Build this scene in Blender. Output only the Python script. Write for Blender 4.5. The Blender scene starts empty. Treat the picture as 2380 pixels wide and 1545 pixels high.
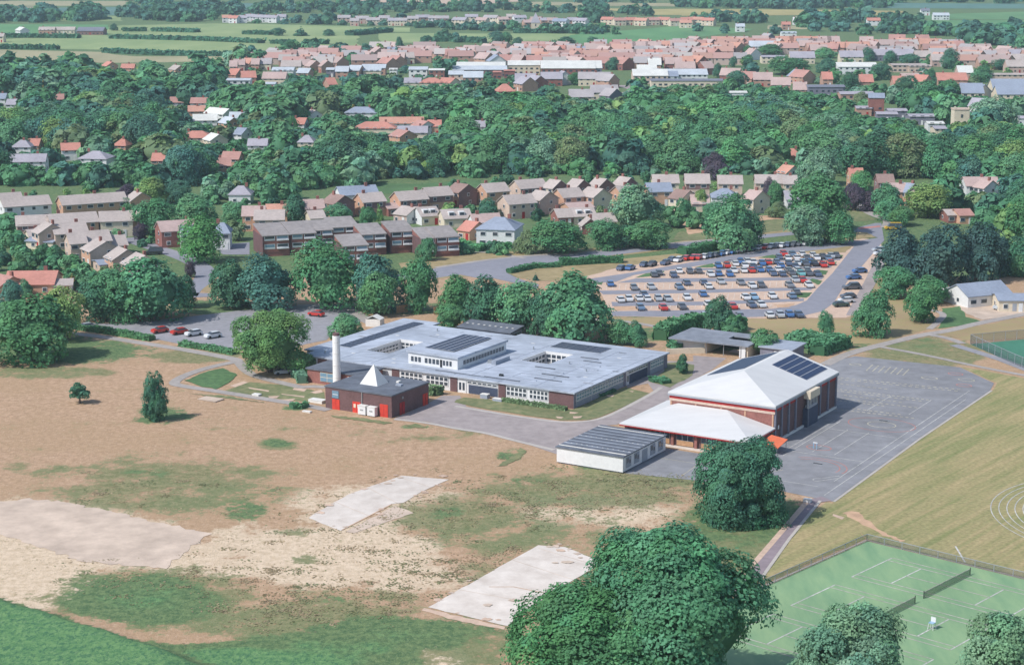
import bpy, bmesh, math, random
import numpy as np
from mathutils import Vector
random.seed(7); rng = np.random.default_rng(11)
scene = bpy.context.scene
col = scene.collection
PI = math.pi
HAZE = 0.0001                                       # density of the summer air, per metre
# ------------------------------------------------------------------ camera, sky, sun, exposure
CAM_H, PITCH, FOC = 88.56, 0.2112596, 4379.45      # metres, radians, focal length in pixels of a 2380 x 1545 plan view
cam_d = bpy.data.cameras.new('camera'); cam = bpy.data.objects.new('camera', cam_d); col.objects.link(cam)
cam.location = (0, 0, CAM_H); cam.rotation_euler = (PI / 2 - PITCH, 0, 0)
cam_d.sensor_fit = 'HORIZONTAL'; cam_d.sensor_width = 36; cam_d.lens = 36 * FOC / 2380
cam_d.clip_start = 1; cam_d.clip_end = 20000
scene.camera = cam
SUN_EL = math.radians(48); SUN_AZ = math.radians(238)     # azimuth clockwise from +Y: the sun stands to the left, behind the viewer
world = bpy.data.worlds.new('World'); scene.world = world; world.use_nodes = True
wn = world.node_tree.nodes; wn.clear()
sky = wn.new('ShaderNodeTexSky'); sky.sky_type = 'NISHITA'; sky.sun_disc = False
sky.sun_elevation = SUN_EL; sky.sun_rotation = SUN_AZ; sky.altitude = 100; sky.dust_density = 1.2
bg = wn.new('ShaderNodeBackground'); bg.inputs['Strength'].default_value = 0.14
wo = wn.new('ShaderNodeOutputWorld')
world.node_tree.links.new(sky.outputs[0], bg.inputs[0]); world.node_tree.links.new(bg.outputs[0], wo.inputs[0])
sun_d = bpy.data.lights.new('sun', 'SUN'); sun_d.energy = 3.6; sun_d.angle = math.radians(0.6); sun_d.color = (1, 0.975, 0.935)
sun = bpy.data.objects.new('sun', sun_d); col.objects.link(sun)
sd = Vector((math.sin(SUN_AZ) * math.cos(SUN_EL), math.cos(SUN_AZ) * math.cos(SUN_EL), math.sin(SUN_EL)))
sun.rotation_euler = sd.to_track_quat('Z', 'Y').to_euler(); sun.location = (-60, 200, 150)
scene.view_settings.view_transform = 'Standard'; scene.view_settings.look = 'None'
scene.view_settings.exposure = 0.15; scene.view_settings.gamma = 1
scene.render.engine = 'CYCLES'; scene.cycles.use_denoising = True
scene.cycles.max_bounces = 5; scene.cycles.diffuse_bounces = 2; scene.cycles.glossy_bounces = 2
scene.cycles.transmission_bounces = 2; scene.cycles.volume_bounces = 1; scene.cycles.transparent_max_bounces = 6
# ------------------------------------------------------------------ survey: plan-view readings to metres on the ground
cP, sP = math.cos(PITCH), math.sin(PITCH)
def G(u, v, z=0.0):
    a = (u - 1190) / FOC; b = (772.5 - v) / FOC
    t = (z - CAM_H) / (-sP + b * cP)
    return (t * a, t * (cP + b * sP))
def PJ(x, y, z=0.0):
    d = y * cP - (z - CAM_H) * sP; up = y * sP + (z - CAM_H) * cP
    return (1190 + FOC * x / d, 772.5 - FOC * up / d)
def PXM(y, z=0.0): return FOC / (y * cP - (z - CAM_H) * sP)
def HT(u, v, v2):
    y = G(u, v)[1]; k = (772.5 - v2) / FOC
    return CAM_H + (k * y * cP - y * sP) / (cP + k * sP)
OFF = {0: (0, 0, 1), 1: (0, 0, 1/3), 2: (793.3, 0, 1/3), 3: (1586.7, 0, 1/3), 4: (0, 371.9, 1/3), 5: (619.8, 371.9, 1/3), 6: (1301.6, 371.9, 1/3),
       7: (1797.4, 371.9, .2808), 8: (681.8, 712.8, .2344), 11: (1053.6, 712.8, .2344), 12: (1301.6, 774.7, .28647), 13: (1673.4, 743.7, .29688),
       14: (0, 681.8, 1/3), 15: (0, 1022.7, .33773), 16: (619.8, 1022.7, .33773), 17: (1115.6, 1115.6, .3125), 18: (1698.2, 1084.6, .29772),
       21: (557.8, 483.4, .22396), 22: (681.8, 396.7, .20833), 23: (1084.6, 396.7, .20833), 24: (0, 433.9, .20833), 25: (1487.5, 396.7, .18229),
       26: (1518.5, 743.7, .15625), 27: (520.6, 62, .22396), 28: (1022.7, 74.4, .22135), 29: (1487.5, 62, .19271), 30: (1921.3, 62, .19271)}
def R(k, x, y): o = OFF[k]; return (o[0] + o[2] * x, o[1] + o[2] * y)
def GR(k, x, y, z=0.0): return G(*R(k, x, y), z)
def pip(pt, poly):
    x, y = pt; c = False; n = len(poly)
    for i in range(n):
        x1, y1 = poly[i]; x2, y2 = poly[i - 1]
        if (y1 > y) != (y2 > y) and x < (x2 - x1) * (y - y1) / (y2 - y1) + x1: c = not c
    return c
# ------------------------------------------------------------------ helpers
def tag(o, label=None, cat=None, group=None, kind=None):
    if label: o['label'] = label
    if cat: o['category'] = cat
    if group: o['group'] = group
    if kind: o['kind'] = kind
    return o
def empty(name, x, y, rz=0, z=0):
    o = bpy.data.objects.new(name, None); col.objects.link(o); o.location = (x, y, z); o.rotation_euler = (0, 0, rz)
    o.empty_display_size = .5
    return o
def link(name, me, parent=None, loc=(0, 0, 0), rz=0, scale=(1, 1, 1)):
    o = bpy.data.objects.new(name, me); col.objects.link(o); o.location = loc; o.rotation_euler = (0, 0, rz); o.scale = scale
    if parent: o.parent = parent
    return o
class MB:
    def __init__(s): s.v = []; s.f = []
    def poly(s, pts):
        n = len(s.v); s.v += [tuple(p) for p in pts]; s.f.append(tuple(range(n, n + len(pts)))); return s
    def box(s, x0, x1, y0, y1, z0, z1):
        n = len(s.v)
        s.v += [(x0, y0, z0), (x1, y0, z0), (x1, y1, z0), (x0, y1, z0), (x0, y0, z1), (x1, y0, z1), (x1, y1, z1), (x0, y1, z1)]
        s.f += [tuple(n + i for i in q) for q in ((0, 3, 2, 1), (4, 5, 6, 7), (0, 1, 5, 4), (1, 2, 6, 5), (2, 3, 7, 6), (3, 0, 4, 7))]; return s
    def slab(s, top, t):          # closed slab under a top polygon, thickness t straight down
        n = len(s.v); m = len(top)
        s.v += [tuple(p) for p in top] + [(p[0], p[1], p[2] - t) for p in top]
        s.f.append(tuple(range(n, n + m))); s.f.append(tuple(range(n + 2 * m - 1, n + m - 1, -1)))
        for i in range(m):
            j = (i + 1) % m; s.f.append((n + j, n + i, n + m + i, n + m + j))
        return s
    def tube(s, p, q, r0, r1, seg=8):
        p = Vector(p); q = Vector(q); d = (q - p).normalized()
        a = d.orthogonal().normalized(); b = d.cross(a); n = len(s.v)
        for c, r in ((p, r0), (q, r1)):
            for i in range(seg):
                t = 2 * PI * i / seg; s.v.append(tuple(c + a * (r * math.cos(t)) + b * (r * math.sin(t))))
        for i in range(seg):
            j = (i + 1) % seg; s.f.append((n + i, n + j, n + seg + j, n + seg + i))
        s.f.append(tuple(range(n + seg - 1, n - 1, -1))); s.f.append(tuple(range(n + seg, n + 2 * seg))); return s
    def mesh(s, name, mat):
        me = bpy.data.meshes.new(name); me.from_pydata(s.v, [], s.f); me.materials.append(mat); me.update(); return me
    def build(s, name, mat, parent=None, loc=(0, 0, 0), rz=0): return link(name, s.mesh(name, mat), parent, loc, rz)
_cube = {}
def piece(name, parent, mat, c, size):
    """axis-aligned box piece sharing one unit cube per material"""
    k = mat.name
    if k not in _cube: _cube[k] = MB().box(-.5, .5, -.5, .5, -.5, .5).mesh('block', mat)
    return link(name, _cube[k], parent, c, 0, size)
class Pc:      # remembers a piece's place so that sub-parts can be set on it
    def __init__(s, o, c, size): s.o = o; s.c = c; s.s = size
def sub(name, pc, mat, c, size):
    k = mat.name
    if k not in _cube: _cube[k] = MB().box(-.5, .5, -.5, .5, -.5, .5).mesh('block', mat)
    return link(name, _cube[k], pc.o, tuple((c[i] - pc.c[i]) / pc.s[i] for i in range(3)), 0, tuple(size[i] / pc.s[i] for i in range(3)))
def pc(name, parent, mat, c, size): return Pc(piece(name, parent, mat, c, size), c, size)
# ------------------------------------------------------------------ materials
MATS = {}
def nt(m):
    m.use_nodes = True; t = m.node_tree; return t, t.nodes['Principled BSDF'], t.links
def mat(name, c, rough=.85, var=.18, scale=1.5, c2=None, metal=0, spec=.3, bump=0, coords='Object', detail=4, stretch=None):
    """flat colour broken by two noises (colour variation, wear)"""
    if name in MATS: return MATS[name]
    m = bpy.data.materials.new(name); t, b, L = nt(m)
    b.inputs['Roughness'].default_value = rough; b.inputs['Metallic'].default_value = metal
    b.inputs['Specular IOR Level'].default_value = spec
    geo = t.nodes.new('ShaderNodeNewGeometry')
    src = geo.outputs['Position']
    if stretch:
        mp = t.nodes.new('ShaderNodeMapping'); mp.inputs['Scale'].default_value = stretch[:3]
        if len(stretch) > 3: mp.inputs['Rotation'].default_value = (0, 0, stretch[3])
        L.new(src, mp.inputs[0]); src = mp.outputs[0]
    n1 = t.nodes.new('ShaderNodeTexNoise'); n1.inputs['Scale'].default_value = scale; n1.inputs['Detail'].default_value = detail
    n1.inputs['Roughness'].default_value = .65
    L.new(src, n1.inputs['Vector'])
    rp = t.nodes.new('ShaderNodeValToRGB'); rp.color_ramp.elements[0].position = .3; rp.color_ramp.elements[1].position = .7
    lo = tuple(max(0, x * (1 - var)) for x in c); hi = tuple(min(1, x * (1 + var)) for x in c) if c2 is None else c2
    rp.color_ramp.elements[0].color = (*lo, 1); rp.color_ramp.elements[1].color = (*hi, 1)
    L.new(n1.outputs[0], rp.inputs[0])
    n2 = t.nodes.new('ShaderNodeTexNoise'); n2.inputs['Scale'].default_value = scale * .13; n2.inputs['Detail'].default_value = 3
    L.new(geo.outputs['Position'], n2.inputs['Vector'])
    mx = t.nodes.new('ShaderNodeMix'); mx.data_type = 'RGBA'; mx.blend_type = 'MULTIPLY'; mx.inputs[0].default_value = 1
    r2 = t.nodes.new('ShaderNodeMapRange'); r2.inputs[1].default_value = .3; r2.inputs[2].default_value = .7
    r2.inputs[3].default_value = 1 - var * .7; r2.inputs[4].default_value = 1 + var * .5
    L.new(n2.outputs[0], r2.inputs[0]); L.new(rp.outputs[0], mx.inputs[6]); L.new(r2.outputs[0], mx.inputs[7])
    L.new(mx.outputs[2], b.inputs['Base Color'])
    if bump:
        bp = t.nodes.new('ShaderNodeBump'); bp.inputs['Strength'].default_value = bump; bp.inputs['Distance'].default_value = .1
        L.new(n1.outputs[0], bp.inputs['Height']); L.new(bp.outputs[0], b.inputs['Normal'])
    MATS[name] = m; return m
def lin(r, g, b, k=1.0): return tuple(((c / 255 / 12.92) if c / 255 <= .04045 else ((c / 255 + .055) / 1.055) ** 2.4) * k for c in (r, g, b))
M = {}
def defm(k, *a, **kw): M[k] = mat(k, *a, **kw)
defm('asphalt', (.29, .285, .305), var=.14, scale=.7); defm('asphalt_pink', (.33, .285, .275), var=.16, scale=.5)
defm('asphalt_play', (.245, .245, .258), var=.2, scale=.3, detail=8); defm('road', (.25, .25, .285), var=.1, scale=.5)
defm('gravel', (.57, .415, .315), var=.14, scale=.9); defm('path', (.36, .325, .30), var=.15, scale=.8); defm('lane', (.26, .21, .225), var=.14, scale=.6)
defm('dirt', (.52, .34, .22), var=.25, scale=.4); defm('concrete_old', (.52, .41, .325), c2=(.67, .535, .425), var=.16, scale=.25, detail=8)
defm('concrete_pale', (.61, .53, .46), c2=(.74, .67, .60), var=.12, scale=.3, detail=8); defm('kerb', (.46, .42, .38), var=.1)
defm('lawn', (.13, .19, .075), c2=(.27, .25, .13), var=.25, scale=.6, detail=6, bump=.4); defm('lush', (.075, .155, .065), c2=(.12, .22, .085), var=.25, scale=.8, detail=6, bump=.5)
defm('drygrass', (.44, .31, .18), c2=(.33, .28, .13), var=.2, scale=.35, detail=7); defm('verge', (.31, .25, .12), c2=(.40, .31, .17), var=.2, scale=.4, detail=6)
defm('white', (.70, .70, .70), var=.06, rough=.6); defm('cream', (.66, .57, .44), var=.1); defm('white_roof', (.625, .62, .61), var=.06, scale=.5, detail=8, rough=.5, stretch=(.4, 1.4, 1, .54))
defm('white_paint', (.80, .80, .79), var=.04, rough=.6); defm('roof_blue', (.40, .44, .51), var=.30, scale=.6, detail=9, rough=.6, stretch=(.5, 1.6, 1, .54)); defm('roof_felt', (.125, .14, .17), var=.25, scale=.5)
defm('roof_shed', (.23, .25, .29), var=.25, scale=.5, detail=7); defm('roof_blue2', (.32, .355, .42), var=.14, scale=.5, rough=.6)
defm('brick_dark', (.15, .085, .085), var=.2, scale=3); defm('brick_red', (.28, .12, .10), var=.2, scale=3); defm('brick_orange', (.55, .33, .225), var=.15, scale=2)
defm('brick_tan', (.58, .44, .36), var=.13, scale=2); defm('tilehung', (.23, .135, .13), var=.2, scale=3)
defm('brick_grey', (.20, .20, .25), var=.15, scale=3); defm('navy_panel', (.06, .075, .12), var=.15); defm('red', (.60, .055, .035), var=.15); defm('red_deep', (.38, .03, .03), var=.15)
defm('awning', (.62, .15, .07), var=.1); defm('dark', (.025, .03, .035), var=.2); defm('steel', (.38, .40, .42), rough=.45, metal=.6, var=.1)
defm('shutter_grey', (.32, .34, .38), var=.1); defm('trunk', (.12, .09, .07), var=.3, scale=4); defm('tyre', (.02, .02, .02), var=.1)
defm('line_court', (.40, .37, .33), var=.3, scale=1.2); defm('line_yellow', (.50, .46, .34), var=.3, scale=1.2); defm('line_white', (.50, .49, .46), var=.3, scale=1.2); defm('line_red', (.48, .20, .17), var=.2, scale=2)
defm('court_green', (.185, .335, .185), c2=(.265, .39, .205), var=.12, scale=.35, detail=6, stretch=(1, .25, 1, .73)); defm('court_dark', (.06, .20, .13), var=.15, scale=.6)
defm('tan_flat', (.46, .34, .2), var=.15); defm('timber', (.45, .26, .14), var=.2); defm('tarp', (.70, .68, .64), var=.08)
def glassmat(name, c, rough):
    m = bpy.data.materials.new(name); t, b, L = nt(m); b.inputs['Base Color'].default_value = (*c, 1); b.inputs['Roughness'].default_value = rough
    b.inputs['Specular IOR Level'].default_value = .7; M[name] = m
glassmat('glass', (.05, .065, .085), .12); glassmat('glass_blue', (.16, .27, .36), .15); glassmat('car_glass', (.05, .06, .075), .15)
glassmat('pv_cell', (.018, .032, .085), .42); glassmat('pv_cell_old', (.03, .042, .08), .45)
ROOFS = {'tan': (.43, .37, .34), 'pink': (.46, .34, .31), 'red': (.43, .235, .20), 'org': (.52, .275, .205), 'grey': (.38, .35, .355), 'slate': (.27, .31, .385),
         'lilac': (.36, .34, .38), 'brown': (.28, .19, .165), 'white': (.64, .64, .60), 'bright': (.47, .51, .55), 'dkflat': (.18, .19, .23), 'redbright': (.50, .225, .175)}
for k, c in ROOFS.items(): defm('roof_' + k, c, var=.15, scale=1.2, detail=6, stretch=(1, 1, 3))
WALLS = {'brick': 'brick_orange', 'tanb': 'brick_tan', 'cream': 'cream', 'white': 'white', 'redb': 'brick_red', 'dark': 'tilehung', 'pinkb': 'wall_pink', 'greyb': 'brick_grey'}
defm('roof_flats', (.30, .272, .262), var=.2, scale=.8, detail=7); defm('wall_pink', (.52, .37, .32), var=.12); defm('brick_far', (.46, .28, .215), var=.15)
CARC = {'white': (.68, .69, .70), 'black': (.04, .042, .05), 'navy': (.09, .125, .20), 'dark': (.11, .12, .14), 'grey': (.21, .23, .26), 'silver': (.42, .45, .48),
        'blue': (.06, .16, .38), 'lightblue': (.25, .42, .58), 'red': (.55, .04, .03), 'teal': (.18, .45, .46), 'green': (.04, .08, .06), 'yellow': (.75, .45, .04), 'bluegrey': (.14, .22, .33)}
for k, c in CARC.items():
    m = bpy.data.materials.new('car_paint_' + k); t, b, L = nt(m); b.inputs['Base Color'].default_value = (*c, 1); b.inputs['Roughness'].default_value = .32
    b.inputs['Coat Weight'].default_value = .5; b.inputs['Coat Roughness'].default_value = .1; M['car_' + k] = m
# ------------------------------------------------------------------ ground sheet with zones of dry grass, green grass, bare soil
def ground_material():
    m = bpy.data.materials.new('ground_grass_and_soil'); t, b, L = nt(m); N = t.nodes
    b.inputs['Roughness'].default_value = .95; b.inputs['Specular IOR Level'].default_value = .15
    geo = N.new('ShaderNodeNewGeometry'); at = N.new('ShaderNodeAttribute'); at.attribute_name = 'zone'
    sep = N.new('ShaderNodeSeparateColor'); L.new(at.outputs['Color'], sep.inputs[0])
    def noise(sc, det, ro=.6, st=None):
        n = N.new('ShaderNodeTexNoise'); n.inputs['Scale'].default_value = sc; n.inputs['Detail'].default_value = det; n.inputs['Roughness'].default_value = ro
        if st:
            mp = N.new('ShaderNodeMapping'); mp.inputs['Scale'].default_value = st; L.new(geo.outputs['Position'], mp.inputs[0]); L.new(mp.outputs[0], n.inputs['Vector'])
        else: L.new(geo.outputs['Position'], n.inputs['Vector'])
        return n.outputs[0]
    nf, nm, nb, nx, ny = noise(.8, 8, .75), noise(.16, 7, .7), noise(.035, 4), noise(1.5, 5, .75, (1, .55, 1)), noise(1.9, 5, .75, (.9, .5, 1.3))
    def mth(op, a, c):
        n = N.new('ShaderNodeMath'); n.operation = op
        for i, q in enumerate((a, c)):
            if isinstance(q, (int, float)): n.inputs[i].default_value = q
            else: L.new(q, n.inputs[i])
        return n.outputs[0]
    def mix(f, a, c):
        n = N.new('ShaderNodeMix'); n.data_type = 'RGBA'
        if isinstance(f, float): n.inputs[0].default_value = f
        else: L.new(f, n.inputs[0])
        for i, q in ((6, a), (7, c)):
            if isinstance(q, tuple): n.inputs[i].default_value = (*q, 1)
            else: L.new(q, n.inputs[i])
        return n.outputs[2]
    def step(v, lo, hi):
        n = N.new('ShaderNodeMapRange'); n.interpolation_type = 'SMOOTHSTEP'; L.new(v, n.inputs[0]); n.inputs[1].default_value = lo; n.inputs[2].default_value = hi; return n.outputs[0]
    def fac(ch, am, af, lo, hi):
        a = mth('ADD', sep.outputs[ch], mth('MULTIPLY', mth('SUBTRACT', nm, .5), am)); a = mth('ADD', a, mth('MULTIPLY', mth('SUBTRACT', nf, .5), af)); return step(a, lo, hi)
    dry = mix(step(nf, .38, .62), (.365, .24, .148), (.505, .34, .225)); dry = mix(mth('MULTIPLY', step(nb, .42, .62), .45), dry, (.39, .265, .155)); dry = mix(mth('MULTIPLY', step(nm, .5, .66), .3), dry, (.36, .25, .135))
    dry = mix(mth('MULTIPLY', step(nx, .52, .66), .38), dry, (.26, .18, .10)); dry = mix(mth('MULTIPLY', step(ny, .55, .66), .45), dry, (.62, .46, .34))
    grn = mix(step(nf, .38, .62), (.125, .155, .065), (.27, .245, .13)); grn = mix(mth('MULTIPLY', step(nb, .4, .6), .4), grn, (.13, .20, .09)); grn = mix(mth('MULTIPLY', step(ny, .54, .66), .4), grn, (.40, .31, .19))
    snd = mix(step(nf, .36, .64), (.69, .55, .405), (.53, .41, .28)); snd = mix(mth('MULTIPLY', step(nx, .53, .62), mth('ADD', .15, mth('MULTIPLY', step(nm, .42, .6), .65))), snd, (.30, .235, .14))
    lsh = mix(step(nf, .38, .62), (.07, .13, .06), (.155, .215, .095)); lsh = mix(mth('MULTIPLY', step(ny, .5, .66), .7), lsh, (.20, .27, .12)); lsh = mix(mth('MULTIPLY', step(nx, .56, .7), .6), lsh, (.05, .095, .05))
    c = mix(fac(1, 1.5, 1.0, .36, .60), dry, snd); c = mix(mth('MULTIPLY', fac(0, 2.2, 1.6, .40, .72), .92), c, grn); c = mix(fac(2, 1.9, 1.4, .38, .66), c, lsh)
    brt = mix(step(nf, .36, .64), (.08, .19, .08), (.16, .29, .115)); brt = mix(mth('MULTIPLY', step(nx, .48, .6), .75), brt, (.045, .13, .07)); brt = mix(mth('MULTIPLY', step(ny, .54, .68), .5), brt, (.21, .32, .15)); c = mix(fac(2, .9, .8, 1.15, 1.5), c, brt)
    L.new(c, b.inputs['Base Color'])
    bp = N.new('ShaderNodeBump'); bp.inputs['Strength'].default_value = .5; bp.inputs['Distance'].default_value = .25; L.new(nx, bp.inputs['Height']); L.new(bp.outputs[0], b.inputs['Normal'])
    return m
# zone spots: (channel, u, v, ru, rv, strength); channel 0 green, 1 bare soil, 2 lush
SPOTS = [(2, 120, 815, 230, 32, .9), (2, 40, 800, 120, 40, .9), (0, 450, 828, 110, 16, 1.), (0, 120, 865, 180, 16, .75), (2, 380, 965, 85, 20, .72), (2, 645, 1029, 38, 10, .8), (0, 645, 1030, 60, 16, .8),
         (0, 390, 1130, 300, 75, .78), (2, 340, 1100, 60, 14, .5), (2, 560, 1185, 75, 22, .62), (2, 600, 1140, 60, 10, .5), (2, 170, 1108, 60, 8, .42), (0, 90, 1090, 130, 18, .5),
         (2, 330, 1392, 175, 55, 1.25), (0, 360, 1390, 260, 75, .9), (2, 250, 1410, 70, 25, .75), (0, 680, 1440, 300, 60, .8), (2, 560, 1535, 380, 40, 1.6), (2, 900, 1475, 200, 40, 1.2), (2, 780, 1505, 200, 36, 1.35), (0, 1000, 1500, 260, 60, .9),
         (2, 1080, 1470, 120, 40, .6), (1, 985, 1530, 105, 34, 1.1), (1, 100, 1255, 330, 95, .85), (1, 40, 1360, 200, 60, .95), (1, 780, 1290, 250, 75, .95), (1, 500, 1300, 260, 50, .7), (1, 880, 1180, 260, 70, .6), (1, 950, 1340, 200, 50, .6),
         (1, 620, 1250, 190, 40, .6), (1, 1400, 1190, 240, 55, .6), (1, 1150, 1390, 120, 40, .55), (0, 700, 1300, 40, 12, .7), (0, 690, 1235, 60, 12, .75), (0, 1060, 1200, 170, 50, .85), (2, 1040, 1195, 55, 20, .55),
         (0, 1250, 1250, 260, 60, .68), (0, 1370, 1140, 280, 50, .85), (2, 1210, 1120, 60, 12, .55), (0, 1480, 1105, 180, 30, .95), (2, 1420, 1085, 120, 8, .62), (2, 1190, 1055, 40, 16, .65), (0, 1120, 1330, 100, 40, .55),
         (2, 1720, 1215, 150, 60, .74), (0, 1720, 1260, 190, 100, 1.), (2, 1830, 1185, 60, 30, .75), (0, 1480, 1330, 120, 60, .9), (2, 1420, 1350, 90, 45, .6), (0, 850, 1400, 200, 34, .7), (2, 790, 1392, 45, 10, .6),
         (0, 560, 985, 330, 20, .35), (2, 960, 992, 50, 6, .6), (2, 690, 948, 40, 6, .7), (0, 1010, 1010, 260, 18, .45), (0, 2150, 820, 160, 40, .9), (2, 2170, 800, 110, 20, .45), (0, 1890, 775, 420, 45, .42), (1, 1800, 760, 220, 20, .35),
         (1, 2280, 770, 130, 22, .35), (1, 2110, 755, 90, 12, .4), (2, 1900, 800, 120, 25, .8), (2, 1700, 790, 160, 30, .8), (2, 1380, 740, 200, 35, .62), (2, 930, 715, 140, 18, .7), (2, 500, 715, 120, 20, .8), (2, 1450, 780, 120, 26, .7)]
def zone(u, v):
    if v < 640 or u < -150 or u > 2550:
        z = [1.3, 0, .78]
    else: z = [0.14, .02, 0]
    for ch, cu, cv, ru, rv, s in SPOTS:
        q = ((u - cu) / ru) ** 2 + ((v - cv) / rv) ** 2
        if q < 4: z[ch] = max(z[ch], s * math.exp(-q * q * .7) if q < 1.5 else s * math.exp(-q * 1.05))
    return z
def axis(lo, fine0, fine1, hi, st):
    a = list(np.arange(fine0, fine1 + .01, st)); d = st; x = fine1
    while x < hi: d *= 1.25; x += d; a.append(x)
    d = st; x = fine0; pre = []
    while x > lo: d *= 1.25; x -= d; pre.append(x)
    return np.array(pre[::-1] + a)
def bankz(x, y):      # the grassed bank in the near left corner
    u, v = PJ(x, y)
    if v > 1900 or u < -700: vv = 1500
    e = 1388 + .30 * u + .00002 * u * u + 2 * math.sin(u * .045)            # its foot, read off the plan view
    if u > 700 or v < e - 8: return 0.0
    k = max(0., min(1., (v - e) / 40)) * max(0., min(1., (700 - u) / 350)); k = k * k * (3 - 2 * k)
    return 1.9 * k
gx = axis(-6000, -85, 115, 6000, 1.0); gy = axis(-300, 205, 470, 9000, 1.0)
X, Y = np.meshgrid(gx, gy); nx_, ny_ = len(gx), len(gy)
V = np.zeros((nx_ * ny_, 3)); V[:, 0] = X.ravel(); V[:, 1] = Y.ravel()
Z = np.zeros((len(V), 4)); Z[:, 3] = 1
for i, (x, y, _) in enumerate(V):
    if y > 150 and abs(x) < 700 and y < 3000:
        u, v = PJ(x, y); Z[i, :3] = zone(u, v)
        if y < 300 and x < 10: V[i, 2] = bankz(x, y)
        if V[i, 2] > .02: Z[i, 2] = .8 + .9 * min(1, V[i, 2])
    else: Z[i, :3] = (1.3, 0, .78)
idx = np.arange(nx_ * ny_).reshape(ny_, nx_)
Q = np.stack([idx[:-1, :-1], idx[:-1, 1:], idx[1:, 1:], idx[1:, :-1]], -1).reshape(-1, 4)
def npmesh(name, V, Q, mat, attr=None, aname='tint', smooth=False):
    me = bpy.data.meshes.new(name); n = Q.shape[1]
    me.vertices.add(len(V)); me.vertices.foreach_set('co', np.ascontiguousarray(V, dtype=np.float32).ravel())
    me.loops.add(len(Q) * n); me.loops.foreach_set('vertex_index', np.ascontiguousarray(Q, dtype=np.int32).ravel())
    me.polygons.add(len(Q)); me.polygons.foreach_set('loop_start', np.arange(0, len(Q) * n, n, dtype=np.int32))
    me.update(calc_edges=True); me.materials.append(mat)
    if smooth: me.polygons.foreach_set('use_smooth', np.ones(len(Q), dtype=bool))
    if attr is not None:
        a = me.color_attributes.new(aname, 'FLOAT_COLOR', 'POINT'); a.data.foreach_set('color', np.ascontiguousarray(attr, dtype=np.float32).ravel())
    return me
ground = link('ground', npmesh('ground', V, Q, ground_material(), Z, 'zone')); tag(ground, kind='structure')
# ------------------------------------------------------------------ sheets laid on the ground
def sheet(name, pts, z, m, parent=None, kind='structure'):
    """flat polygon of world points a few centimetres above what lies below"""
    from mathutils.geometry import tessellate_polygon
    v = [Vector((p[0], p[1], z)) for p in pts]; tr = tessellate_polygon([v])
    me = bpy.data.meshes.new(name); me.from_pydata([tuple(q) for q in v], [], [tuple(t) for t in tr]); me.materials.append(m); me.update()
    bm = bmesh.new(); bm.from_mesh(me)
    for f in bm.faces:
        f.normal_update()
        if f.normal.z < 0: f.normal_flip()
    bm.to_mesh(me); bm.free()
    o = link(name, me, parent)
    if parent is None and kind: tag(o, kind=kind)
    return o
def ragged(pts, step=2.0, amp=.35, seed=1):
    r = random.Random(seed); out = []
    for i in range(len(pts)):
        (x0, y0), (x1, y1) = pts[i], pts[(i + 1) % len(pts)]; n = max(1, int(math.hypot(x1 - x0, y1 - y0) / step))
        for j in range(n):
            t = j / n; out.append((x0 + (x1 - x0) * t + r.uniform(-amp, amp), y0 + (y1 - y0) * t + r.uniform(-amp, amp)))
    return out
def P(k, *pts): return [GR(k, *p) for p in pts]
def ribbon(pts, w):
    Lf, Rt = [], []
    for i, p in enumerate(pts):
        a = pts[max(0, i - 1)]; b = pts[min(len(pts) - 1, i + 1)]; d = Vector((b[0] - a[0], b[1] - a[1])).normalized()
        ww = w[min(i, len(w) - 1)] if isinstance(w, (list, tuple)) else w
        Lf.append((p[0] - d.y * ww / 2, p[1] + d.x * ww / 2)); Rt.append((p[0] + d.y * ww / 2, p[1] - d.x * ww / 2))
    return Lf + Rt[::-1]
def smooth(pts, it=2):
    for _ in range(it):
        o = [pts[0]]
        for a, b in zip(pts, pts[1:]):
            o += [(.75 * a[0] + .25 * b[0], .75 * a[1] + .25 * b[1]), (.25 * a[0] + .75 * b[0], .25 * a[1] + .75 * b[1])]
        pts = o + [pts[-1]]
    return pts
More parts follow.
